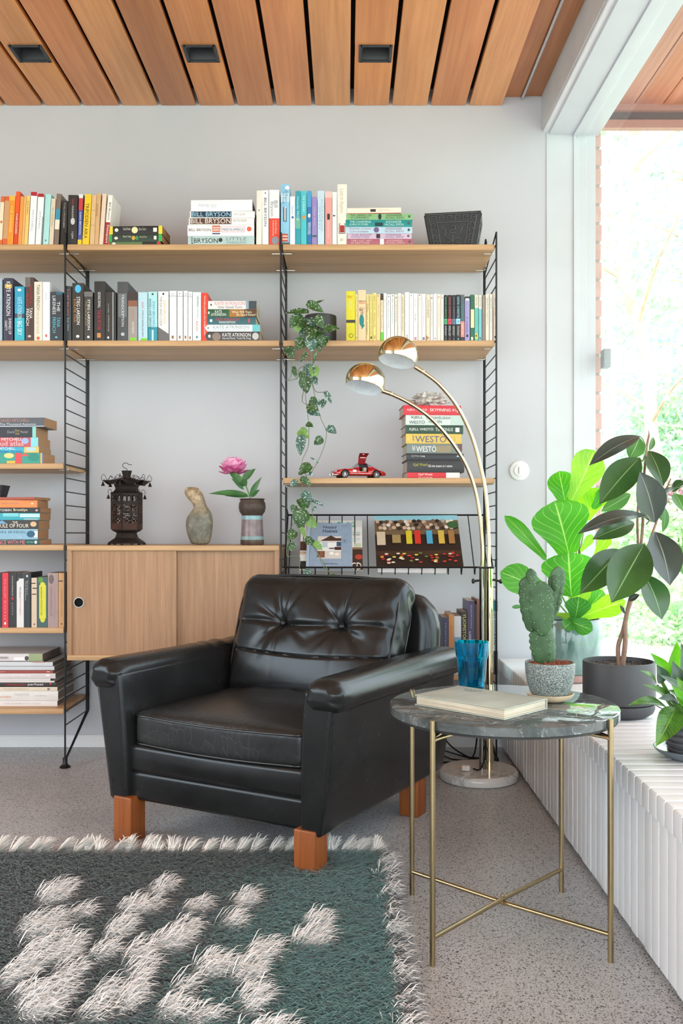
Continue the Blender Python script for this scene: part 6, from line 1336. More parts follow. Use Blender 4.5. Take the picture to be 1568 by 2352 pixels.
# ------------------------------------------------------------------ coral on the hardbacks
zt_ = ZC+sum([0])
co = thing('coral_piece', 'knobbly grey-white piece of coral lying on the red hardback', 'coral', (P(985, 930, 3.47).x, 3.465, EYE+(VY-930)*3.40/FP+0.0022))
b = MB(); V = []; F = []; NU, NV = 60, 36
for i in range(NV+1):
    th = PI*i/NV
    for j in range(NU):
        ph = 2*PI*j/NU; d = Vector((math.sin(th)*math.cos(ph), math.sin(th)*math.sin(ph), math.cos(th)))
        n1 = mnoise.noise(d*2.2+Vector((3, 1, 5))); n2 = mnoise.noise(d*5+Vector((1, 7, 2))); n3 = abs(mnoise.noise(d*9))
        r_ = 1+0.45*n1+0.42*n2-0.35*n3
        V.append((d.x*.062*r_, d.y*.038*r_, max(0.0, .024+d.z*.027*r_)))
for i in range(NV):
    for j in range(NU): F.append((i*NU+j, (i+1)*NU+j, (i+1)*NU+(j+1) % NU, i*NU+(j+1) % NU))
b.add(V, F, None, True); b.build('coral_body', speckle('bleached_coral', '8d8883', 'dcd8d2', 60, .3, .6, .9), co)
# ------------------------------------------------------------------ model car
car = thing('model_car', 'red die-cast model sports coupe with its roof-hinged door raised, on the shelf', 'model car', (P(822, 1097, 3.45).x, 3.44, ZC+0.0004), math.radians(17))
car.scale = (1, 1, 1.08)
RED = plain('b80f1c', 0.15, 0, 0.02, 0.8, name='red_car_enamel'); CS = 0.00090; TYRE = plain('1b1b1c', 0.6); GLS = plain('7e8a90', 0.05, 0.0, .05, .5, name='tinted_window'); SILV = plain('d4d6d8', 0.18, 1.0, .02)
st_ = [(0, 26, 24, 13), (5, 35, 30, 11), (22, 41, 35.5, 10), (50, 43.5, 39, 10), (85, 42, 40, 11), (108, 41.5, 40, 11), (120, 41.5, 40, 11), (132, 41.5, 40, 11), (143, 42, 40, 11), (168, 43.5, 39.5, 10), (192, 41, 35, 11), (212, 35, 30, 12), (220, 29, 25, 13)]
def smoothst(x):
    for a, b in zip(st_, st_[1:]):
        if a[0] <= x <= b[0]:
            t = (x-a[0])/(b[0]-a[0]); t = t*t*(3-2*t) if b[0]-a[0] > 15 else t; return [a[i]+(b[i]-a[i])*t for i in (1, 2, 3)]
V = []; F = []; xsn = [220*i/55 for i in range(56)]; NV = 32
wheels = (42, 176)
for x_ in xsn:
    hw, zt_, zb = smoothst(x_)
    for j in range(NV):
        a = 2*PI*j/NV; e = .55; c_, s_ = math.cos(a), math.sin(a); y_ = hw*math.copysign(abs(c_)**e, c_); z_ = (zt_+zb)/2+(zt_-zb)/2*math.copysign(abs(s_)**(.8 if s_ > 0 else .4), s_)
        V.append(((x_-110)*CS, y_*CS, z_*CS))
for i in range(55):
    xm = (xsn[i]+xsn[i+1])/2
    for j in range(NV):
        q = (i*NV+j, i*NV+(j+1) % NV, (i+1)*NV+(j+1) % NV, (i+1)*NV+j); c4 = sum((Vector(V[v]) for v in q), Vector())/4
        skip = False
        for wx in wheels:
            if abs(c4.y) > 27*CS and math.hypot(c4.x/CS+110-wx, c4.z/CS-16) < 18.5: skip = True
        if 104 < xm < 141 and c4.y < -8*CS and c4.z > 25*CS: skip = True
        if not skip: F.append(q)
F.append(tuple(range(NV-1, -1, -1))); F.append(tuple(range(55*NV, 56*NV)))
bd = MB().add(V, F, None, True).build('car_body', RED, car)
sd = bd.modifiers.new('thick', 'SOLIDIFY'); sd.thickness = 0.0012
roofp = [(80, 39), (97, 55), (108, 60), (125, 61.5), (142, 60), (160, 53.5), (178, 43), (190, 36)]
V = []; F = []; NW = 14; rp = catmull([(a, 0, b) for a, b in roofp], 3)
for i, p in enumerate(rp):
    base = 38.5-(2 if p.x > 170 else 0); h_ = max(p.z-base, .2); wid = 36-0.10*abs(p.x-125)*.5
    for j in range(NW+1):
        a = PI*j/NW; V.append(((p.x-110)*CS, -wid*math.copysign(abs(math.cos(a))**.65, math.cos(a))*(1-.22*math.sin(a))*CS, (base+h_*math.sin(a)**.8)*CS))
b = MB()
for i in range(len(rp)-1):
    xm = (rp[i].x+rp[i+1].x)/2
    for j in range(NW):
        side = j < 4 or j >= NW-4
        front = xm < 100; rear = 148 < xm < 172
        if 106 < xm < 141 and j < 6: continue
        m_ = GLS if (front and 3 <= j < NW-3) or (rear and 4 <= j < NW-4) or (side and 0 < j < NW-1 and ((88 < xm < 103) or (143 < xm < 162))) or (j >= NW-4 and j < NW-1 and 106 < xm < 141) else RED
        b.add([V[v] for v in (i*(NW+1)+j, (i+1)*(NW+1)+j, (i+1)*(NW+1)+j+1, i*(NW+1)+j+1)], [(0, 1, 2, 3)], m_, False)
b.build('cabin', None, car)
MB().bbox((104-110)*CS, (141-110)*CS, -32*CS, 30*CS, 12*CS, 24*CS, .001, plain('241c1a', .7)).bbox((124-110)*CS, (138-110)*CS, -28*CS, -6*CS, 20*CS, 42*CS, .002, plain('b9a894', .7)).bbox((108-110)*CS, (128-110)*CS, -28*CS, -6*CS, 20*CS, 29*CS, .002, plain('b9a894', .7)).tube([((112-110+0)*CS, (-17+9*math.cos(a))*CS, (36+7*math.sin(a))*CS) for a in np.linspace(0, 2*PI, 20)], .0007, plain('2a2018', .5), 5).build('interior', None, car)
# raised door
dr = MB(); A = (107-110)*CS; B = (136-110)*CS; y0 = -10*CS; z0 = 57*CS
dr.add([(A, y0, z0), (B, y0, z0), (B+.003, y0-.010, z0+.022), (A-.001, y0-.010, z0+.022)], [(0, 1, 2, 3)], plain('8e1420', .35))
dr.add([(A-.001, y0-.010, z0+.022), (B+.003, y0-.010, z0+.022), (B+.009, y0-.022, z0+.034), (A-.001, y0-.022, z0+.034)], [(0, 1, 2, 3)], plain('6c0f18', .35))
d_ob = dr.build('gullwing_door', None, car); d_ob.modifiers.new('thick', 'SOLIDIFY').thickness = 0.0022
MB().bbox(A+.004, B-.001, y0-.0125, y0-.0105, z0+.019, z0+.0225, .0005).build('door_sill', plain('d8a49c', .3), d_ob)
MB().ball(((A+B)/2, y0-.023, z0+.031), (.004, .0015, .002), None, 10, 6).build('door_handle', SILV, d_ob)
for wi, wx in enumerate(wheels):
    for s_ in (-1, 1):
        M = Matrix.Translation(((wx-110)*CS, s_*36*CS, 15.5*CS)) @ Matrix.Rotation(PI/2*(1 if s_ < 0 else -1), 4, 'X')
        r_ = 15.5*CS
        w_ = MB().lathe([(r_*.62, -.004), (r_*.95, -.004), (r_, -.002), (r_, .003), (r_*.94, .0055), (r_*.66, .0058), (r_*.62, .004)], seg=36, M=M).build('tyre', TYRE, car)
        b = MB().lathe([(r_*.66, .0055), (r_*.60, .0050), (r_*.58, .002), (r_*.58, -.003)], SILV, 36, M=M).lathe([(0, .0058), (r_*.16, .0052), (r_*.18, .003)], SILV, 16, M=M).lathe([(0, 0), (r_*.58, 0)], plain('2c2c2e', .5), 24, M=M)
        for q in range(14):
            a = 2*PI*q/14; b.tube([M @ Vector((r_*.16*math.cos(a), r_*.16*math.sin(a), .0042)), M @ Vector((r_*.60*math.cos(a+.12), r_*.60*math.sin(a+.12), .0035))], .00045, SILV, 5)
        b.build('spoked_rim', None, w_)
b = MB()
for s_ in (-1, 1): b.ball(((6-110)*CS, s_*29*CS, 26.5*CS), .0042, SILV, 12, 8)
b.build('headlight', None, car)
b = MB(); b.bbox((-4-110)*CS, (0-110)*CS, -32*CS, 32*CS, 12*CS, 15.5*CS, .0012, SILV); b.bbox((-4-110)*CS, (14-110)*CS, -38*CS, -34*CS, 12*CS, 15.5*CS, .0012, SILV)
for s_ in (-1, 1): b.bbox((-6-110)*CS, (-2-110)*CS, s_*20*CS-.0015, s_*20*CS+.0015, 10*CS, 20*CS, .001, SILV)
b.build('front_bumper', None, car)
MB().ball(((1-110)*CS, 0, 19*CS), (.002, 18*CS, 5.5*CS), plain('1c1c1e', .4), 16, 8).tube([((-1-110)*CS, -16*CS, 19*CS), ((-1-110)*CS, 16*CS, 19*CS)], .0007, SILV, 6).build('grille', None, car)
MB().bbox((220-110)*CS, (223-110)*CS, -28*CS, 28*CS, 13*CS, 16.5*CS, .001).build('rear_bumper', SILV, car)
b = MB()
for q in range(3): b.bbox((76+4.5*q-110)*CS, (78.6+4.5*q-110)*CS, -44.2*CS, -41*CS, 23*CS, 33*CS, .0006, SILV)
for q in range(2): b.bbox((73-110)*CS, (90-110)*CS, -43.2*CS, -41*CS, (26+q*3.6)*CS, (27.2+q*3.6)*CS, .0004, SILV)
b.build('side_vent', None, car)
MB().bbox((64-110)*CS, (155-110)*CS, -43.6*CS, -40*CS, 17.4*CS, 18.4*CS, .0003).build('sill_trim', SILV, car)

# ------------------------------------------------------------------ magazine rack
rx0, rx1 = LX[1]+.012, LX[2]-.012
rk = thing('magazine_rack', 'black wire magazine rack holding magazines and a record sleeve', 'magazine rack', (rx0, SY, 0))
yb, yf = 0.215, 0.035; zt_, zb_ = zf(1212-(1212-1183)*1.065), EYE-(1303-1212)*(SY+.035)/FP; Wd = rx1-rx0
zt_ = EYE+(1212-1183)*(SY+yb)/FP
MB().tube([(0, yb, zt_), (Wd, yb, zt_)], .0034, seg=8).build('top_rail', BLACKW, rk)
MB().tube([(0, yf+.006, zb_+.0), (Wd, yf+.006, zb_+.0)], .0030, seg=8).build('bottom_rail', BLACKW, rk)
MB().tube([(0, yf-.028, zb_+.001), (Wd, yf-.028, zb_+.001)], .0032, seg=8).build('front_rail', BLACKW, rk)
nw = 15
for i in range(nw+1):
    x_ = Wd*(i+.3)/(nw+.6)
    MB().tube([(x_, yb, zt_), (x_, yf+.006, zb_), (x_, yf, zb_-.022), (x_, yf-.014, zb_-.025), (x_, yf-.028, zb_)], .0020, seg=6).build('rack_wire', BLACKW, rk)
for s_ in (0, 1):
    x_ = 0 if s_ == 0 else Wd; dx = -.010 if s_ == 0 else .010
    MB().tube([(x_+dx, yb+.03, zt_+.02), (x_+dx*.6, yb+.015, zt_+.022), (x_, yb, zt_), (x_, yf-.028, zb_), (x_+dx, yf-.030, zb_+.004), (x_+dx, yf-.034, zb_+.03), (x_+dx*1.6, yf-.034, zb_+.032)], .0028, seg=8).build('rack_hook', BLACKW, rk)
# leaning plane of the rack: points (u along x, w up the plane)
O_ = Vector((rx0, SY+yf-.004, zb_-.018)); up_ = Vector((0, yb-yf, zt_-zb_+.0)).normalized(); nr_ = Vector((0, -up_.z, up_.y))
def sheet(name, label, cat, x_px0, x_px1, w0, w1, off, col, tilt, specs, th=.003, group=None, edge='e8e4dc'):
    yk = SY+.09
    X0, X1 = (x_px0-VX)*yk/FP, (x_px1-VX)*yk/FP
    ux = Vector((math.cos(tilt), 0, 0))+up_*math.sin(tilt); ux.normalize(); uy = (up_-ux*up_.dot(ux)).normalized(); n_ = ux.cross(uy)
    o = Vector((X0, 0, 0))+Vector((0, O_.y, O_.z))+up_*w0+nr_*off
    t = thing(name, label, cat, o, 0, group); Wd_, H_ = X1-X0, w1-w0
    MB().add([ux*a+uy*b_+n_*c for c in (0, -th*.9) for a, b_ in ((0, 0), (Wd_, 0), (Wd_, H_), (0, H_))], [(7, 6, 5, 4), (0, 1, 5, 4), (1, 2, 6, 5), (2, 3, 7, 6), (3, 0, 4, 7)], plain(edge, .6)).build('inner_pages', None, t)
    MB().add([ux*a+uy*b_+n_*.0004 for a, b_ in ((0, 0), (Wd_, 0), (Wd_, H_), (0, H_))]+[ux*a+uy*b_ for a, b_ in ((0, 0), (Wd_, 0), (Wd_, H_), (0, H_))], [(0, 1, 2, 3), (4, 5, 1, 0), (5, 6, 2, 1), (6, 7, 3, 2), (7, 4, 0, 3)], plain(col, .3)).build('front_cover', None, t)
    decals(t, specs, n_*.0006, ux*Wd_, uy*H_, n_, 'cover_lettering')
    return t
R_ = random.Random(2)
sheet('magazine', 'white home magazine with green heading behind the blue-grey one', 'magazine', 689, 832, .004, .252, .008, 'd9d6d4', .0, [
 ('#', 'cfcac6', 0, 1, .86, 1), ('GLORIAN', '3c8c7c', .12, .55, .90, .96), ('o', '2aa58c', .58, .66, .88, .97), ('22', '2aa58c', .74, .90, .86, .96),
 ('#', '4a3028', 0, .14, .38, .56), ('#', 'e4e0dc', 0, .14, .18, .36), ('#', '2c2a28', 0, .12, .02, .17), ('o', 'c8a890', .0, .1, .3, .36),
 ('#', '3c2c24', .84, 1, .0, .40), ('#', '8c6a54', .84, 1, .40, .44), ('o', 'b04030', .88, 1.0, .20, .30), ('CD', 'e8e4e0', .82, .98, .0, .14), ('LONTOO', '2aa58c', .85, .97, .72, .75), ('KAUNEIN', '5c6c68', .85, .96, .68, .71), ('SISUSTUS', '2aa58c', .85, .96, .60, .62), ('KOTI', '2aa58c', .85, .92, .56, .58), ('#', 'b8c4a0', .88, .98, .45, .52)], .005)
sheet('magazine', 'thin loose sheet under the record sleeve in the rack', 'magazine', 866, 1020, -.002, .1, .003, 'd8dce0', -.02, [], .002)
sheet('magazine', 'blue-grey magazine titled Happy Homes in the wire rack', 'magazine', 704, 808, .002, .232, .0145, '8e9fb4', .0, [
 ('Happy', '1c1c20', .36, .66, .86, .94), ('Homes', '1c1c20', .35, .67, .78, .86), ('Planet Houses', '22222a', .38, .68, .10, .13), ('#', '5c6674', .05, .15, .93, .937), ('#', '5c6674', .78, .9, .93, .937),
 ('#', 'd4c8c0', .24, .76, .22, .70), ('^', '4c342c', .30, .76, .60, .72), ('#', '4c342c', .42, .76, .60, .66), ('#', 'e4e4e2', .28, .76, .38, .56), ('#', 'b8c4cc', .34, .46, .46, .58), ('#', '3c5474', .66, .76, .48, .58), ('#', '4a2f28', .62, .76, .40, .47), ('#', '7a4a38', .24, .42, .24, .38), ('#', 'cfc6c0', .40, .76, .24, .38), ('o', 'f0ece8', .5, .6, .3, .36), ('o', 'e8e0dc', .62, .72, .28, .34), ('#', '8c5c48', .3, .36, .26, .38), ('#', '6c6460', .5, .62, .42, .45),
 ('#', '5c6c80', .79, .90, .56, .565), ('#', '5c6c80', .79, .90, .62, .625), ('<', '2c3440', .82, .86, .575, .61), ('#', 'a4b4c4', 0, .06, 0, 1)], .006, edge='c8d0d8')
# record sleeve: a plain colourful stand-in of the same size and colours
sp = [('#', '8fc3d2', 0, 1, .86, 1), ('#', '6f5a44', 0, 1, .60, .90), ('#', '2a1c18', 0, 1, .0, .62), ('#', '402a1e', 0, 1, .22, .30)]
cols = ['c8a890', '8c7464', '3c2c28', 'd8c0a8', '5c4438', 'b0a094', '2c2424', 'e0d0c0', '7c5c4c']
for row in range(3):
    for i in range(17):
        x_ = .03+i*.056+R_.uniform(-.01, .01)+row*.02; y_ = .87-row*.065+R_.uniform(-.015, .015)
        sp.append(('o', R_.choice(cols), x_-.025, x_+.025, y_-.035, y_+.035))
for x_, c_ in ((.40, 'c8b82c'), (.50, 'c83428'), (.64, '4c9cc0'), (.78, 'c8a848'), (.90, '9c7040')): sp.append(('#', c_, x_-.035, x_+.035, .42, .68))
sp += [('#', 'c8b49c', .02, .12, .40, .66), ('#', '9c8454', .20, .30, .44, .60), ('o', '3c5c38', .86, 1.0, .72, .86)]
for i in range(46): 
    x_ = .05+R_.random()*.9; y_ = .05+R_.random()*.2; sp.append(('o', R_.choice(['b02c24', 'b02c24', 'c83c30', 'd8c050', '5c7c3c', 'd8d0c0']), x_-.022, x_+.022, y_-.014, y_+.014))
sheet('record_sleeve', 'colourful crowded square record sleeve standing in the wire rack', 'record sleeve', 863, 1060, .014, .272, .012, '4a3a30', .012, sp, .003, edge='d8c8b8')
# ------------------------------------------------------------------ trailing plant on the second shelf
ty = 3.40
tp_ = thing('trailing_pothos', 'trailing plant with silver-spotted leaves in a charcoal pot on the second shelf', 'houseplant', (P(736, 782, ty+.03).x, ty+.03, ZB+.0005)); to_ = tp_.location.copy(); k = (ty+.03)/FP
MB().lathe([(0, 0), (34*k, 0), (36*k, 2*k), (36.5*k, 60*k), (36*k, 64*k), (34.5*k, 64*k), (34*k, 54*k)], seg=64).build('pot', DARKP, tp_)
MB().lathe([(0, 54*k), (34.2*k, 54*k)], seg=32).build('soil', plain('2a211b', .95, 0, .3), tp_)
PM = [leafmat('spotted_leaf', '26421e', '3c6630', ('4f7a3e', 1, 0, 0, .01), .15, .42, 30, ('b9c9b4', 190, .60)), leafmat('silvery_leaf', '34524a', '48705e', None, .1, .42, 30, ('b4c8c4', 170, .56)), leafmat('fresh_leaf', '6f9a4a', '8db865', None, .35, .42, 30, ('c4d8b0', 190, .62))]
def T(x, y, d=0.0): return P(640+x*.2847, 680+y*.2847, 3.325+d)
TL = [(300,170,355,250,80,0),(250,200,200,290,90,0),(150,170,95,250,70,0),(290,260,240,360,85,0),(200,270,255,380,80,1),(320,330,375,400,60,0),(235,60,350,125,65,0),(270,80,360,35,25,0),(230,130,65,140,45,0),(170,150,120,230,70,0),(180,190,245,305,80,0),(245,190,285,240,60,1),(370,275,480,265,65,0),(160,230,140,295,55,2),(200,350,150,430,90,0),(300,290,330,440,85,0),(250,340,265,445,80,1),(350,380,400,330,45,0),(75,415,105,505,75,0),(225,460,180,530,30,0),(300,450,275,550,20,0),(120,575,145,665,35,0),(260,560,215,660,80,1),(280,570,290,665,70,2),(190,610,180,680,45,0),(210,660,225,775,85,0),(270,660,305,710,55,1),(375,775,420,860,40,1),(255,830,310,870,55,0),(240,880,310,920,70,0),(340,840,350,900,70,1),(240,920,330,960,55,1),(225,1035,275,1055,45,0),(170,1085,240,1140,75,2),(185,1130,175,1275,68,1),(395,1060,460,1105,60,1),(345,1145,290,1195,60,0),(260,1305,325,1355,12,1),(255,1370,165,1440,80,0),(240,1425,275,1450,30,1),(180,1470,255,1520,50,0),(150,1495,95,1530,50,1),(195,1590,265,1645,60,1),(240,1690,150,1650,85,0),(130,1690,110,1740,50,0),(190,1730,160,1860,115,0),(265,1650,360,1695,25,1),(295,1700,270,1735,20,1),(230,1800,300,1860,75,2),(130,1900,75,1965,75,0),(130,2010,75,2040,60,0),(215,1960,295,2000,55,0),(290,1990,345,2045,50,2),(215,2210,265,2280,45,1),(430,2250,470,2285,30,0),(180,1860,215,1950,35,2)]
rr = random.Random(21); kk = .2847*3.325/FP
for i, (a, b, c, d, w, m_) in enumerate(TL):
    dz = rr.uniform(-.018, .012)
    a, b, c, d = a-(c-a)*.08, b-(d-b)*.08, c+(c-a)*.1, d+(d-b)*.1
    leaf('leaf', tp_, PM[m_], T(a, b, dz), T(c, d, dz+rr.uniform(-.012, .012)), w*kk*1.28, (rr.uniform(-.3, .3), -1, rr.uniform(0, .5)), 'heart', rr.uniform(.04, .12), .22, origin=to_, seed=i, nu=12)
for pts in ([(330,230),(215,330),(215,500),(215,800),(235,960),(240,1200),(185,1350),(190,1600)], [(340,240),(265,440),(270,700),(330,960),(385,1110),(340,1280),(260,1430)], [(190,1400),(225,1460),(265,1650),(270,1900),(250,1960),(300,2050),(400,2270)], [(150,1800),(80,1900),(65,2080),(90,2100),(170,2110),(165,2230),(215,2300)], [(215,560),(160,590),(150,660),(75,680),(100,640),(110,510)], [(200,760),(190,850),(240,880)], [(270,700),(300,770),(375,775)], [(240,1960),(330,2100),(430,2270)], [(300,200),(270,270),(350,285),(380,275)], [(230,130),(235,60)]):
    dd = [(-.0 if i else .05) for i in range(len(pts))]
    MB().tube([p-to_ for p in catmull([T(x, y, d) for (x, y), d in zip(pts, dd)], 6)], .00125, seg=6).build('vine_stem', plain('6f7a5a', .5), tp_)

# ------------------------------------------------------------------ plants on the bench
def Z4(x, y, D): return P(1120+x*.3486, 960+y*.3486, D)
fig = thing('fiddle_leaf_fig', 'fiddle leaf fig with bright green leaves in a glazed green pot by the window corner', 'houseplant', (0.748, 3.16, BZ+.0006)); fo = fig.location.copy()
MB().lathe([(0, 0), (.098, 0), (.104, .004), (.108, .022), (.106, .026)], seg=64).build('pot_foot', plain('a5847a', .6, 0, .12, name='bare_red_clay', sc=40), fig)
m, n, l, b = newmat('celadon_green_glaze'); v = coords(n, l)
l.new(ramp(n, l, noise(n, l, coords(n, l, (1, 1, .35)), 9, 5, .6, .8), [(0.3, lin('3a5750')), (0.5, lin('5c7a73')), (0.7, lin('86a09b'))]), b.inputs['Base Color']); b.inputs['Roughness'].default_value = .12; b.inputs['Coat Weight'].default_value = .5
MB().lathe([(.100, .024), (.110, .030), (.117, .045), (.119, .12), (.118, .185), (.113, .196), (.112, .206), (.106, .206), (.104, .190)], seg=80).build('pot', m, fig)
MB().lathe([(0, .188), (.105, .186)], seg=32).build('soil', plain('3c2a22', .95, 0, .3, bmp=.5), fig)
FM = leafmat('fig_leaf', '3f8a2c', '5aa83a', ('a9d477', 5.5, 1.0, .8, .055), .50, .38, 8)
FM2 = leafmat('fig_leaf_pale', '7fb838', 'a6d455', ('c8e88a', 5.5, 1.0, .7, .055), .55, .4, 8)
FM3 = leafmat('fig_leaf_deep', '2f6e2c', '468a38', ('94c46a', 5.5, 1.0, .8, .055), .4, .34, 8)
kf = .3486*3.13/FP
stemb = Z4(570, 1325, 3.15)
FL_ = [(535,905,440,545,372,3.12,3.10,0,.10),(550,1180,530,885,350,3.05,3.04,0,.06),(545,555,700,212,235,3.22,3.24,1,.12),(520,600,468,350,185,3.26,3.28,0,.1),(385,935,112,642,95,3.1,3.02,0,.18),(400,1150,82,1015,190,3.08,3.02,0,.12),(640,680,745,462,170,3.30,3.34,1,.1),(690,600,790,480,110,3.3,3.33,0,.1),(605,1320,905,1205,150,3.10,3.04,1,.1),(575,1322,600,1178,165,3.06,3.02,2,.15),(555,1300,620,1075,150,3.12,3.08,1,.1),(520,1330,690,1400,110,3.06,3.0,2,.12),(560,1335,500,1390,90,3.05,3.0,2,.12),(610,880,690,770,60,3.2,3.2,1,.1),(640,1280,760,1140,120,3.14,3.14,0,.1),(440,1290,580,1330,60,3.1,3.06,1,.1),(600,700,660,470,150,3.34,3.36,1,.1),(700,930,800,770,90,3.28,3.3,1,.1),(250,1240,158,1248,26,3.05,3.02,2,.1),(760,1130,660,1230,110,3.2,3.15,1,.1)]
for i, (a, b, c, d, w, y0, y1, mi_, bd_) in enumerate(FL_):
    leaf('leaf', fig, [FM, FM2, FM3][mi_], Z4(a, b, y0), Z4(c, d, y1), w*kf, (rr.uniform(-.35, .25), -1, rr.uniform(.0, .5)), 'fiddle', bd_*.6, .12, .035, 18, 10, fo, seed=i)
    if i in (0, 1, 2, 3, 4, 5, 6, 8, 9, 10, 16):
        MB().tube([p-fo for p in catmull([stemb+Vector((0, 0, -.01)), (stemb+Z4(a, b, y0))/2+Vector((0, .02, 0)), Z4(a, b, y0)], 5)], .0028, seg=6).build('leaf_stalk', plain('7fae4c', .5), fig)
MB().tube([p-fo for p in catmull([fo+Vector((.01, 0, .185)), stemb, Z4(600, 1050, 3.18), Z4(600, 700, 3.24)], 8)], [.007]*9+[.006]*8+[.004]*8, seg=8).build('stem', plain('6c5a3c', .7), fig)

rub = thing('rubber_plant', 'tall rubber plant with dark leathery leaves in a matt charcoal pot on the bench', 'houseplant', (0.7455, 2.546, BZ+.0006)); ro = rub.location.copy()
MB().lathe([(0, 0), (.072, 0), (.090, .012), (.0945, .022), (.0945, .036), (.0880, .037), (.088, .040)], seg=80).build('saucer', DARKP, rub)
MB().lathe([(.080, .036), (.0905, .037), (.0955, .040), (.0965, .050), (.0965, .146), (.0950, .149), (.0900, .149), (.0890, .130)], seg=80).build('pot', DARKP, rub)
b = MB(); V = []; F = []
for i in range(40):
    for j in range(40):
        x_, y_ = (i-19.5)/19.5*.092, (j-19.5)/19.5*.092; V.append((x_, y_, .136+.006*mnoise.noise(Vector((x_*120, y_*120, 3)))))
F = [(i*40+j, (i+1)*40+j, (i+1)*40+j+1, i*40+j+1) for i in range(39) for j in range(39) if math.hypot((i-19)/19.5, (j-19)/19.5) < .96]
b.add(V, F, None, True).build('soil', speckle('dark_potting_soil', '2b211d', '8d8079', 220, .55, .68, .95), rub)
RM = leafmat('rubber_leaf', '23401f', '38602e', ('7a9c62', 26, .9, .22, .12), .14, .2, 6)
RM2 = leafmat('rubber_leaf_dark', '26302a', '3a463e', ('7c8478', 26, .9, .25, .12), .04, .18, 6)
RM3 = leafmat('rubber_leaf_light', '3f6a34', '588a48', ('9cc47c', 30, .9, .25, .12), .4, .28, 6)
kr = .3486*2.52/FP
RL = [(1000,120,665,315,125,2.50,2.42,1,(.3,-.6,.9)),(1000,262,732,570,205,2.52,2.46,0,(-.2,-1,.4)),(1060,215,1155,450,165,2.56,2.5,0,(.1,-1,.4)),(1100,690,1000,352,208,2.46,2.42,1,(0,-1,.3)),(1045,640,590,765,125,2.42,2.30,1,(0,-.75,1)),(965,690,688,800,135,2.56,2.5,0,(-.2,-1,.3)),(1100,748,1200,1105,225,2.44,2.38,1,(.1,-1,.35)),(1030,830,812,1220,262,2.40,2.34,0,(-.2,-1,.3)),(880,868,606,1160,205,2.52,2.46,0,(-.3,-1,.1)),(1030,1030,1146,1330,190,2.48,2.44,0,(.2,-1,.2)),(925,1200,1000,1165,48,2.5,2.48,1,(0,-1,.5)),(1150,520,1300,455,110,2.5,2.4,1,(0,-.5,1)),(1000,130,930,270,130,2.62,2.62,2,(0,-1,0)),(1060,215,1090,125,45,2.6,2.62,2,(.3,-1,0)),(1165,590,1150,755,62,2.58,2.58,2,(.4,-1,0)),(1230,500,1290,620,120,2.5,2.46,2,(.2,-1,0)),(1235,830,1290,1040,110,2.56,2.56,2,(.3,-1,0)),(940,500,745,615,100,2.66,2.66,2,(0,-1,0)),(1105,600,1180,690,60,2.6,2.6,2,(0,-1,.2)),(900,1290,870,1230,22,2.5,2.5,1,(0,-1,0)),(1210,480,1300,420,80,2.54,2.5,0,(0,-1,.6))]
for i, (a, b, c, d, w, y0, y1, mi_, fc) in enumerate(RL):
    leaf('leaf', rub, [RM, RM2, RM3][mi_], Z4(a, b, y0), Z4(c, d, y1), w*kr, fc, 'rubber', .07, .26, .004, 18, 8, ro, seed=i)
BARK = plain('8a6d5c', .7, 0, .2, name='rubber_bark', sc=60, bmp=.4)
def stem(pts, r, mat=BARK, nm='stem'):
    pp_ = catmull([Z4(*p) for p in pts], 8); rs = [r[0]+(r[1]-r[0])*i/(len(pp_)-1) for i in range(len(pp_))]
    MB().tube([p-ro for p in pp_], rs, seg=10).build(nm, mat, rub)
stem([(885, 1640, 2.54), (905, 1480, 2.54), (905, 1350, 2.54), (935, 1210, 2.54), (965, 1120, 2.53)], (.0075, .0052))
stem([(865, 1640, 2.545), (858, 1510, 2.55), (890, 1400, 2.545), (915, 1290, 2.54), (950, 1180, 2.54), (1000, 900, 2.5), (1020, 700, 2.52), (1025, 450, 2.54), (1045, 210, 2.54), (1062, 110, 2.54)], (.0065, .0028))
stem([(960, 1130, 2.53), (990, 950, 2.56), (985, 680, 2.58), (990, 560, 2.58)], (.0045, .003))
stem([(1010, 1000, 2.48), (1060, 830, 2.46), (1098, 720, 2.47), (1140, 590, 2.48), (1155, 520, 2.49), (1205, 400, 2.5)], (.004, .002))
stem([(1062, 120, 2.54), (1060, 80, 2.54)], (.002, .0004), plain('5c4438', .5), 'leaf_bud'); stem([(1165, 510, 2.49), (1205, 395, 2.5)], (.0028, .0004), plain('8a4440', .5), 'leaf_bud')
for (a, b, y_) in ((1000, 120, 2.5), (1000, 262, 2.52), (1045, 640, 2.42), (1030, 830, 2.4)): stem([(1045, 200 if b < 400 else b+60, 2.53), (a+20, b+(20 if b < 400 else 30), y_+.02), (a, b, y_)], (.002, .0016), plain('7a8a5c', .5), 'leaf_stalk')

snk = thing('dwarf_snake_plant', 'small bushy variegated plant in ribbed grey pot and saucer, nearest on the bench', 'houseplant', (0.772, 2.075, BZ+.0006)); sno = snk.location.copy()
GB = plain('5f6b74', .15, 0, .1, .5, name='blue_grey_glaze', sc=20)
MB().lathe([(0, 0), (.052, 0), (.060, .004), (.076, .013), (.083, .020), (.0835, .023), (.080, .0235), (.070, .017), (.058, .010), (0, .008)], seg=64).build('saucer', GB, snk)
pr = [(0, .009), (.052, .009)]
for i in range(5): z_ = .010+i*.0155; pr += [(.0515+.003*i, z_), (.0545+.003*i, z_+.003), (.0550+.003*i, z_+.012), (.0525+.003*i, z_+.015)]
MB().lathe(pr+[(.066, .088), (.062, .088), (.060, .076)], seg=64).build('pot', plain('54565c', .2, 0, .1, .5, name='grey_ribbed_glaze', sc=20), snk)
MB().lathe([(0, .078), (.061, .076)], seg=32).build('soil', plain('2a211b', .95, 0, .3), snk)
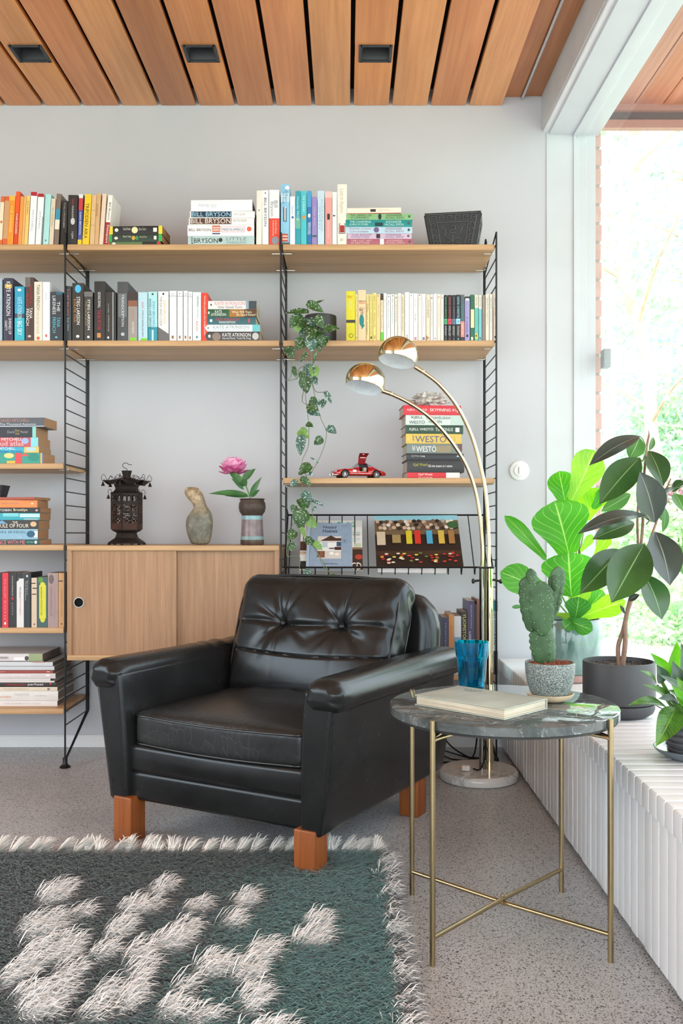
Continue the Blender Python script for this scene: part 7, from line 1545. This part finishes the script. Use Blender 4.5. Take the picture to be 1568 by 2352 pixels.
SM = leafmat('snake_leaf', '2f5a24', '5f9238', ('88ac50', 14, .3, .25, .2), .25, .25, 40)
SM2 = leafmat('snake_leaf_dark', '2a3f30', '44604a', ('5f8060', 14, .3, .3, .2), .12, .3, 40)
SM3 = leafmat('snake_leaf_bright', '4f9a24', '74bc3a', None, .5, .3, 20)
ks = .3486*2.04/FP
SL = [(1185,1915,920,1895,105,2.03,1.97,0,(0,-.6,1)),(1240,1905,1105,2165,175,2.02,1.97,0,(-.3,-1,.1)),(1195,1690,1068,1545,80,2.06,2.04,2,(-.2,-1,.3)),(1115,1765,1000,1663,62,2.03,2.0,0,(.4,-.6,.7)),(1230,1880,1018,1755,70,2.02,1.98,0,(0,-.8,.6)),(1150,1745,1110,1625,105,2.02,2.0,1,(.1,-1,.2)),(1250,1800,1245,1470,130,2.10,2.12,2,(-.4,-1,0)),(1280,1830,1215,1600,120,2.06,2.06,1,(0,-1,0)),(1300,1850,1125,1690,80,2.02,1.99,1,(0,-.8,.7)),(1320,1860,1270,1480,150,2.09,2.1,1,(.2,-1,0)),(1300,1860,1240,1700,80,2.0,1.98,0,(0,-1,.2)),(1330,1900,1180,1790,90,1.99,1.96,0,(0,-.8,.6)),(1340,1860,1360,1560,140,2.05,2.05,0,(0,-1,0)),(1330,1900,1420,1700,120,2.02,2.0,1,(.2,-1,.2)),(1330,1910,1480,1900,110,2.02,1.98,0,(.2,-.7,.7)),(1260,1890,1120,1850,90,2.0,1.96,1,(0,-.8,.8)),(1300,1900,1210,1760,70,1.98,1.96,2,(-.1,-1,.4)),(1330,1930,1400,2080,120,1.98,1.93,0,(0,-1,.1))]
for i, (a, b, c, d, w, y0, y1, mi_, fc) in enumerate(SL):
    leaf('leaf', snk, [SM, SM2, SM3][mi_], Z4(a, b, y0), Z4(c, d, y1), w*ks, fc, 'lance', .10, .35, .0, 14, 6, sno, seed=i)
    MB().tube([Vector((0, 0, .076)), (Z4(a, b, y0)-sno)*.6+Vector((0, 0, .02)), Z4(a, b, y0)-sno], .004, seg=6).build('leaf_stalk', plain('5c8a3c', .5), snk)

# ------------------------------------------------------------------ garden
def scatter(name, mats, parent, n, sampler, size, seed, kind='stuff'):
    r = np.random.default_rng(seed); c = sampler(r, n); d = r.normal(size=(n, 3)); d /= np.linalg.norm(d, axis=1)[:, None]; e = np.cross(d, r.normal(size=(n, 3))); e /= np.linalg.norm(e, axis=1)[:, None]
    s = size*r.uniform(.6, 1.4, n)[:, None]; V = np.stack([c-d*s, c+e*s*.5, c+d*s, c-e*s*.5], 1)
    me = bpy.data.meshes.new(name); me.vertices.add(n*4); me.vertices.foreach_set('co', V.reshape(-1)); me.loops.add(n*4); me.loops.foreach_set('vertex_index', np.arange(n*4, dtype=np.int32)); me.polygons.add(n); me.polygons.foreach_set('loop_start', (np.arange(n)*4).astype(np.int32))
    for m in mats: me.materials.append(m)
    me.polygons.foreach_set('material_index', r.integers(0, len(mats), n).astype(np.int32)); me.update(calc_edges=True)
    o = bpy.data.objects.new(name, me); C.objects.link(o); o.parent = parent; return o
def fol(name, c1, tr=.4):
    m, n, l, b = newmat(name); g = n.new('ShaderNodeNewGeometry'); c = lin(c1); l.new(ramp(n, l, g.outputs['Random Per Island'], [(0, dim(c, .75)), (1, dim(c, 1.3))]), b.inputs['Base Color']); b.inputs['Roughness'].default_value = .7
    o = [x for x in n if x.type == 'OUTPUT_MATERIAL'][0]; t2 = n.new('ShaderNodeBsdfTranslucent'); t2.inputs['Color'].default_value = dim(c, 1.2); mx = n.new('ShaderNodeMixShader'); mx.inputs[0].default_value = tr
    l.new(b.outputs[0], mx.inputs[1]); l.new(t2.outputs[0], mx.inputs[2]); l.new(mx.outputs[0], o.inputs['Surface']); return m
G1, G2, G3, G4, GR = fol('garden_leaf_fresh', 'b0d0a8'), fol('garden_leaf_mid', 'a4c4ac'), fol('garden_leaf_yellow', 'cddcb4'), fol('pine_needles', '9cb8b4'), fol('garden_leaf_red', 'c88ca0')
def blob(cx, cy, cz, rx, ry, rz, lumps=14, seed=0):
    rg = random.Random(seed); L = [(cx+rg.uniform(-.75, .75)*rx, cy+rg.uniform(-.75, .75)*ry, cz+rg.uniform(-.75, .75)*rz, rg.uniform(.25, .45)) for _ in range(lumps)]
    def f(r, n):
        i = r.integers(0, lumps, n); Lr = np.array(L)[i]; u = r.normal(size=(n, 3)); u /= np.linalg.norm(u, axis=1)[:, None]; u *= (r.random(n)**.5)[:, None]
        return Lr[:, :3]+u*Lr[:, 3:4]*np.array([rx, ry, rz])*1.4
    return f
SHR = [
 ('low bright green shrub by the lawn edge beyond the window', 3.55, 9.4, .35, .9, .9, .75, [G1, G3], 9000, .045),
 ('yellow-green rounded shrub on the garden slope', 4.55, 11.6, .6, 1.1, 1.0, 1.1, [G3, G1], 9000, .05),
 ('blue-green shrub mass against the outer brick wall end', 3.9, 13.2, 1.0, 1.2, 1.0, 1.5, [G2, G1], 10000, .055),
 ('small dark pink flowering shrub among the green ones', 3.75, 10.6, 1.05, .45, .4, .35, [GR, G1], 3000, .035),
 ('tall mid green bush behind the yellow-green shrub', 5.6, 14.5, 1.5, 1.6, 1.4, 2.0, [G2, G3], 12000, .06),
 ('fresh green ground cover bush beside the paving', 2.95, 8.0, .12, .6, .7, .38, [G1, G3], 7000, .035),
]
for i, (lab, x_, y_, z_, rx, ry, rz, ms, n_, sz) in enumerate(SHR):
    t = thing('garden_shrub', lab, 'shrub', (x_, y_, -.12), 0, 'shrubs in the garden')
    MB().tube([(0, 0, 0), (.05, 0, z_*.7+.2)], [.03, .012], seg=8).build('shrub_stem', plain('6c5444', .8), t)
    scatter('shrub_foliage', ms, t, n_, blob(0, 0, z_+.12, rx, ry, rz, 16, i), sz, i)
TRK = plain('c8a490', .85, 0, .25, name='pine_bark', sc=6, bmp=.4); TRG = plain('d8ccc0', .85, 0, .15, name='pale_bark', sc=6)
TREES = [
 ('crooked pine with reddish trunk and bare side branches beyond the glass', 4.02, 11.5, 8.5, .10, TRK, G4, 1),
 ('pale slender tree trunk standing straight beyond the glass', 3.70, 13.0, 9, .055, TRG, G2, 2),
 ('farther pine behind the crooked one', 7.2, 19.0, 12, .14, TRK, G4, 3),
 ('distant leafy tree at the end of the garden', 6.2, 22.0, 11, .13, TRG, G1, 4),
 ('distant bushy tree close to the brick wall end', 7.0, 26.0, 12, .15, TRG, G2, 5),
 ('far tree filling the edge of the window view', 9.6, 26.0, 13, .15, TRK, G2, 6),
]
for i, (lab, x_, y_, h_, r_, bm, lf, sd_) in enumerate(TREES):
    t = thing('garden_tree', lab, 'tree', (x_, y_, -.15), 0, 'trees in the garden'); rg = random.Random(sd_)
    wob = .35 if i == 0 else .08
    pts = [Vector((rg.uniform(-wob, wob)*min(1, q)*.6-(.12*q if i == 0 else 0), rg.uniform(-.1, .1), h_*q/8)) for q in range(9)]; cc = catmull(pts, 6)
    tr_ = MB().tube(cc, [r_*(1-.75*j/(len(cc)-1)) for j in range(len(cc))], seg=10).build('trunk', bm, t)
    ends = []
    for q in range(16 if i != 1 else 5):
        j = rg.randrange(int(len(cc)*.28), len(cc)-2); a = rg.uniform(0, 2*PI); ln = rg.uniform(.7, 1.8)*(h_/9); d = Vector((math.cos(a), math.sin(a), rg.uniform(-.1, .5)))
        p0 = cc[j]; p1 = p0+d*ln*.5+Vector((0, 0, .12)); p2 = p0+d*ln; MB().tube(catmull([p0, p1, p2], 5), [r_*.3*(1-.8*u/10) for u in range(11)], seg=6).build('branch', bm, t); ends += [p2, (p1+p2)/2]
    ends += [cc[-1]]*3
    def smp(r, n, ends=ends, h_=h_):
        i_ = r.integers(0, len(ends), n); E = np.array([tuple(e) for e in ends])[i_]; u = r.normal(size=(n, 3))*np.array([.42, .42, .26])*(h_/9); return E+u
    scatter('crown', [lf, G1] if i != 0 else [lf], t, 1500 if i < 2 else 3200, smp, .06 if i < 2 else .10, 50+i)
# low planting along the lawn
gc = scatter('ground_cover', [G1, G3, G2], None, 26000, lambda r, n: np.stack([r.uniform(2.2, 9, n), r.uniform(7.6, 19, n), -.12+r.random(n)**2*.22], 1), .045, 77)
tag(gc, 'green ground cover plants spreading over the garden behind the paving', 'ground cover', kind='stuff')
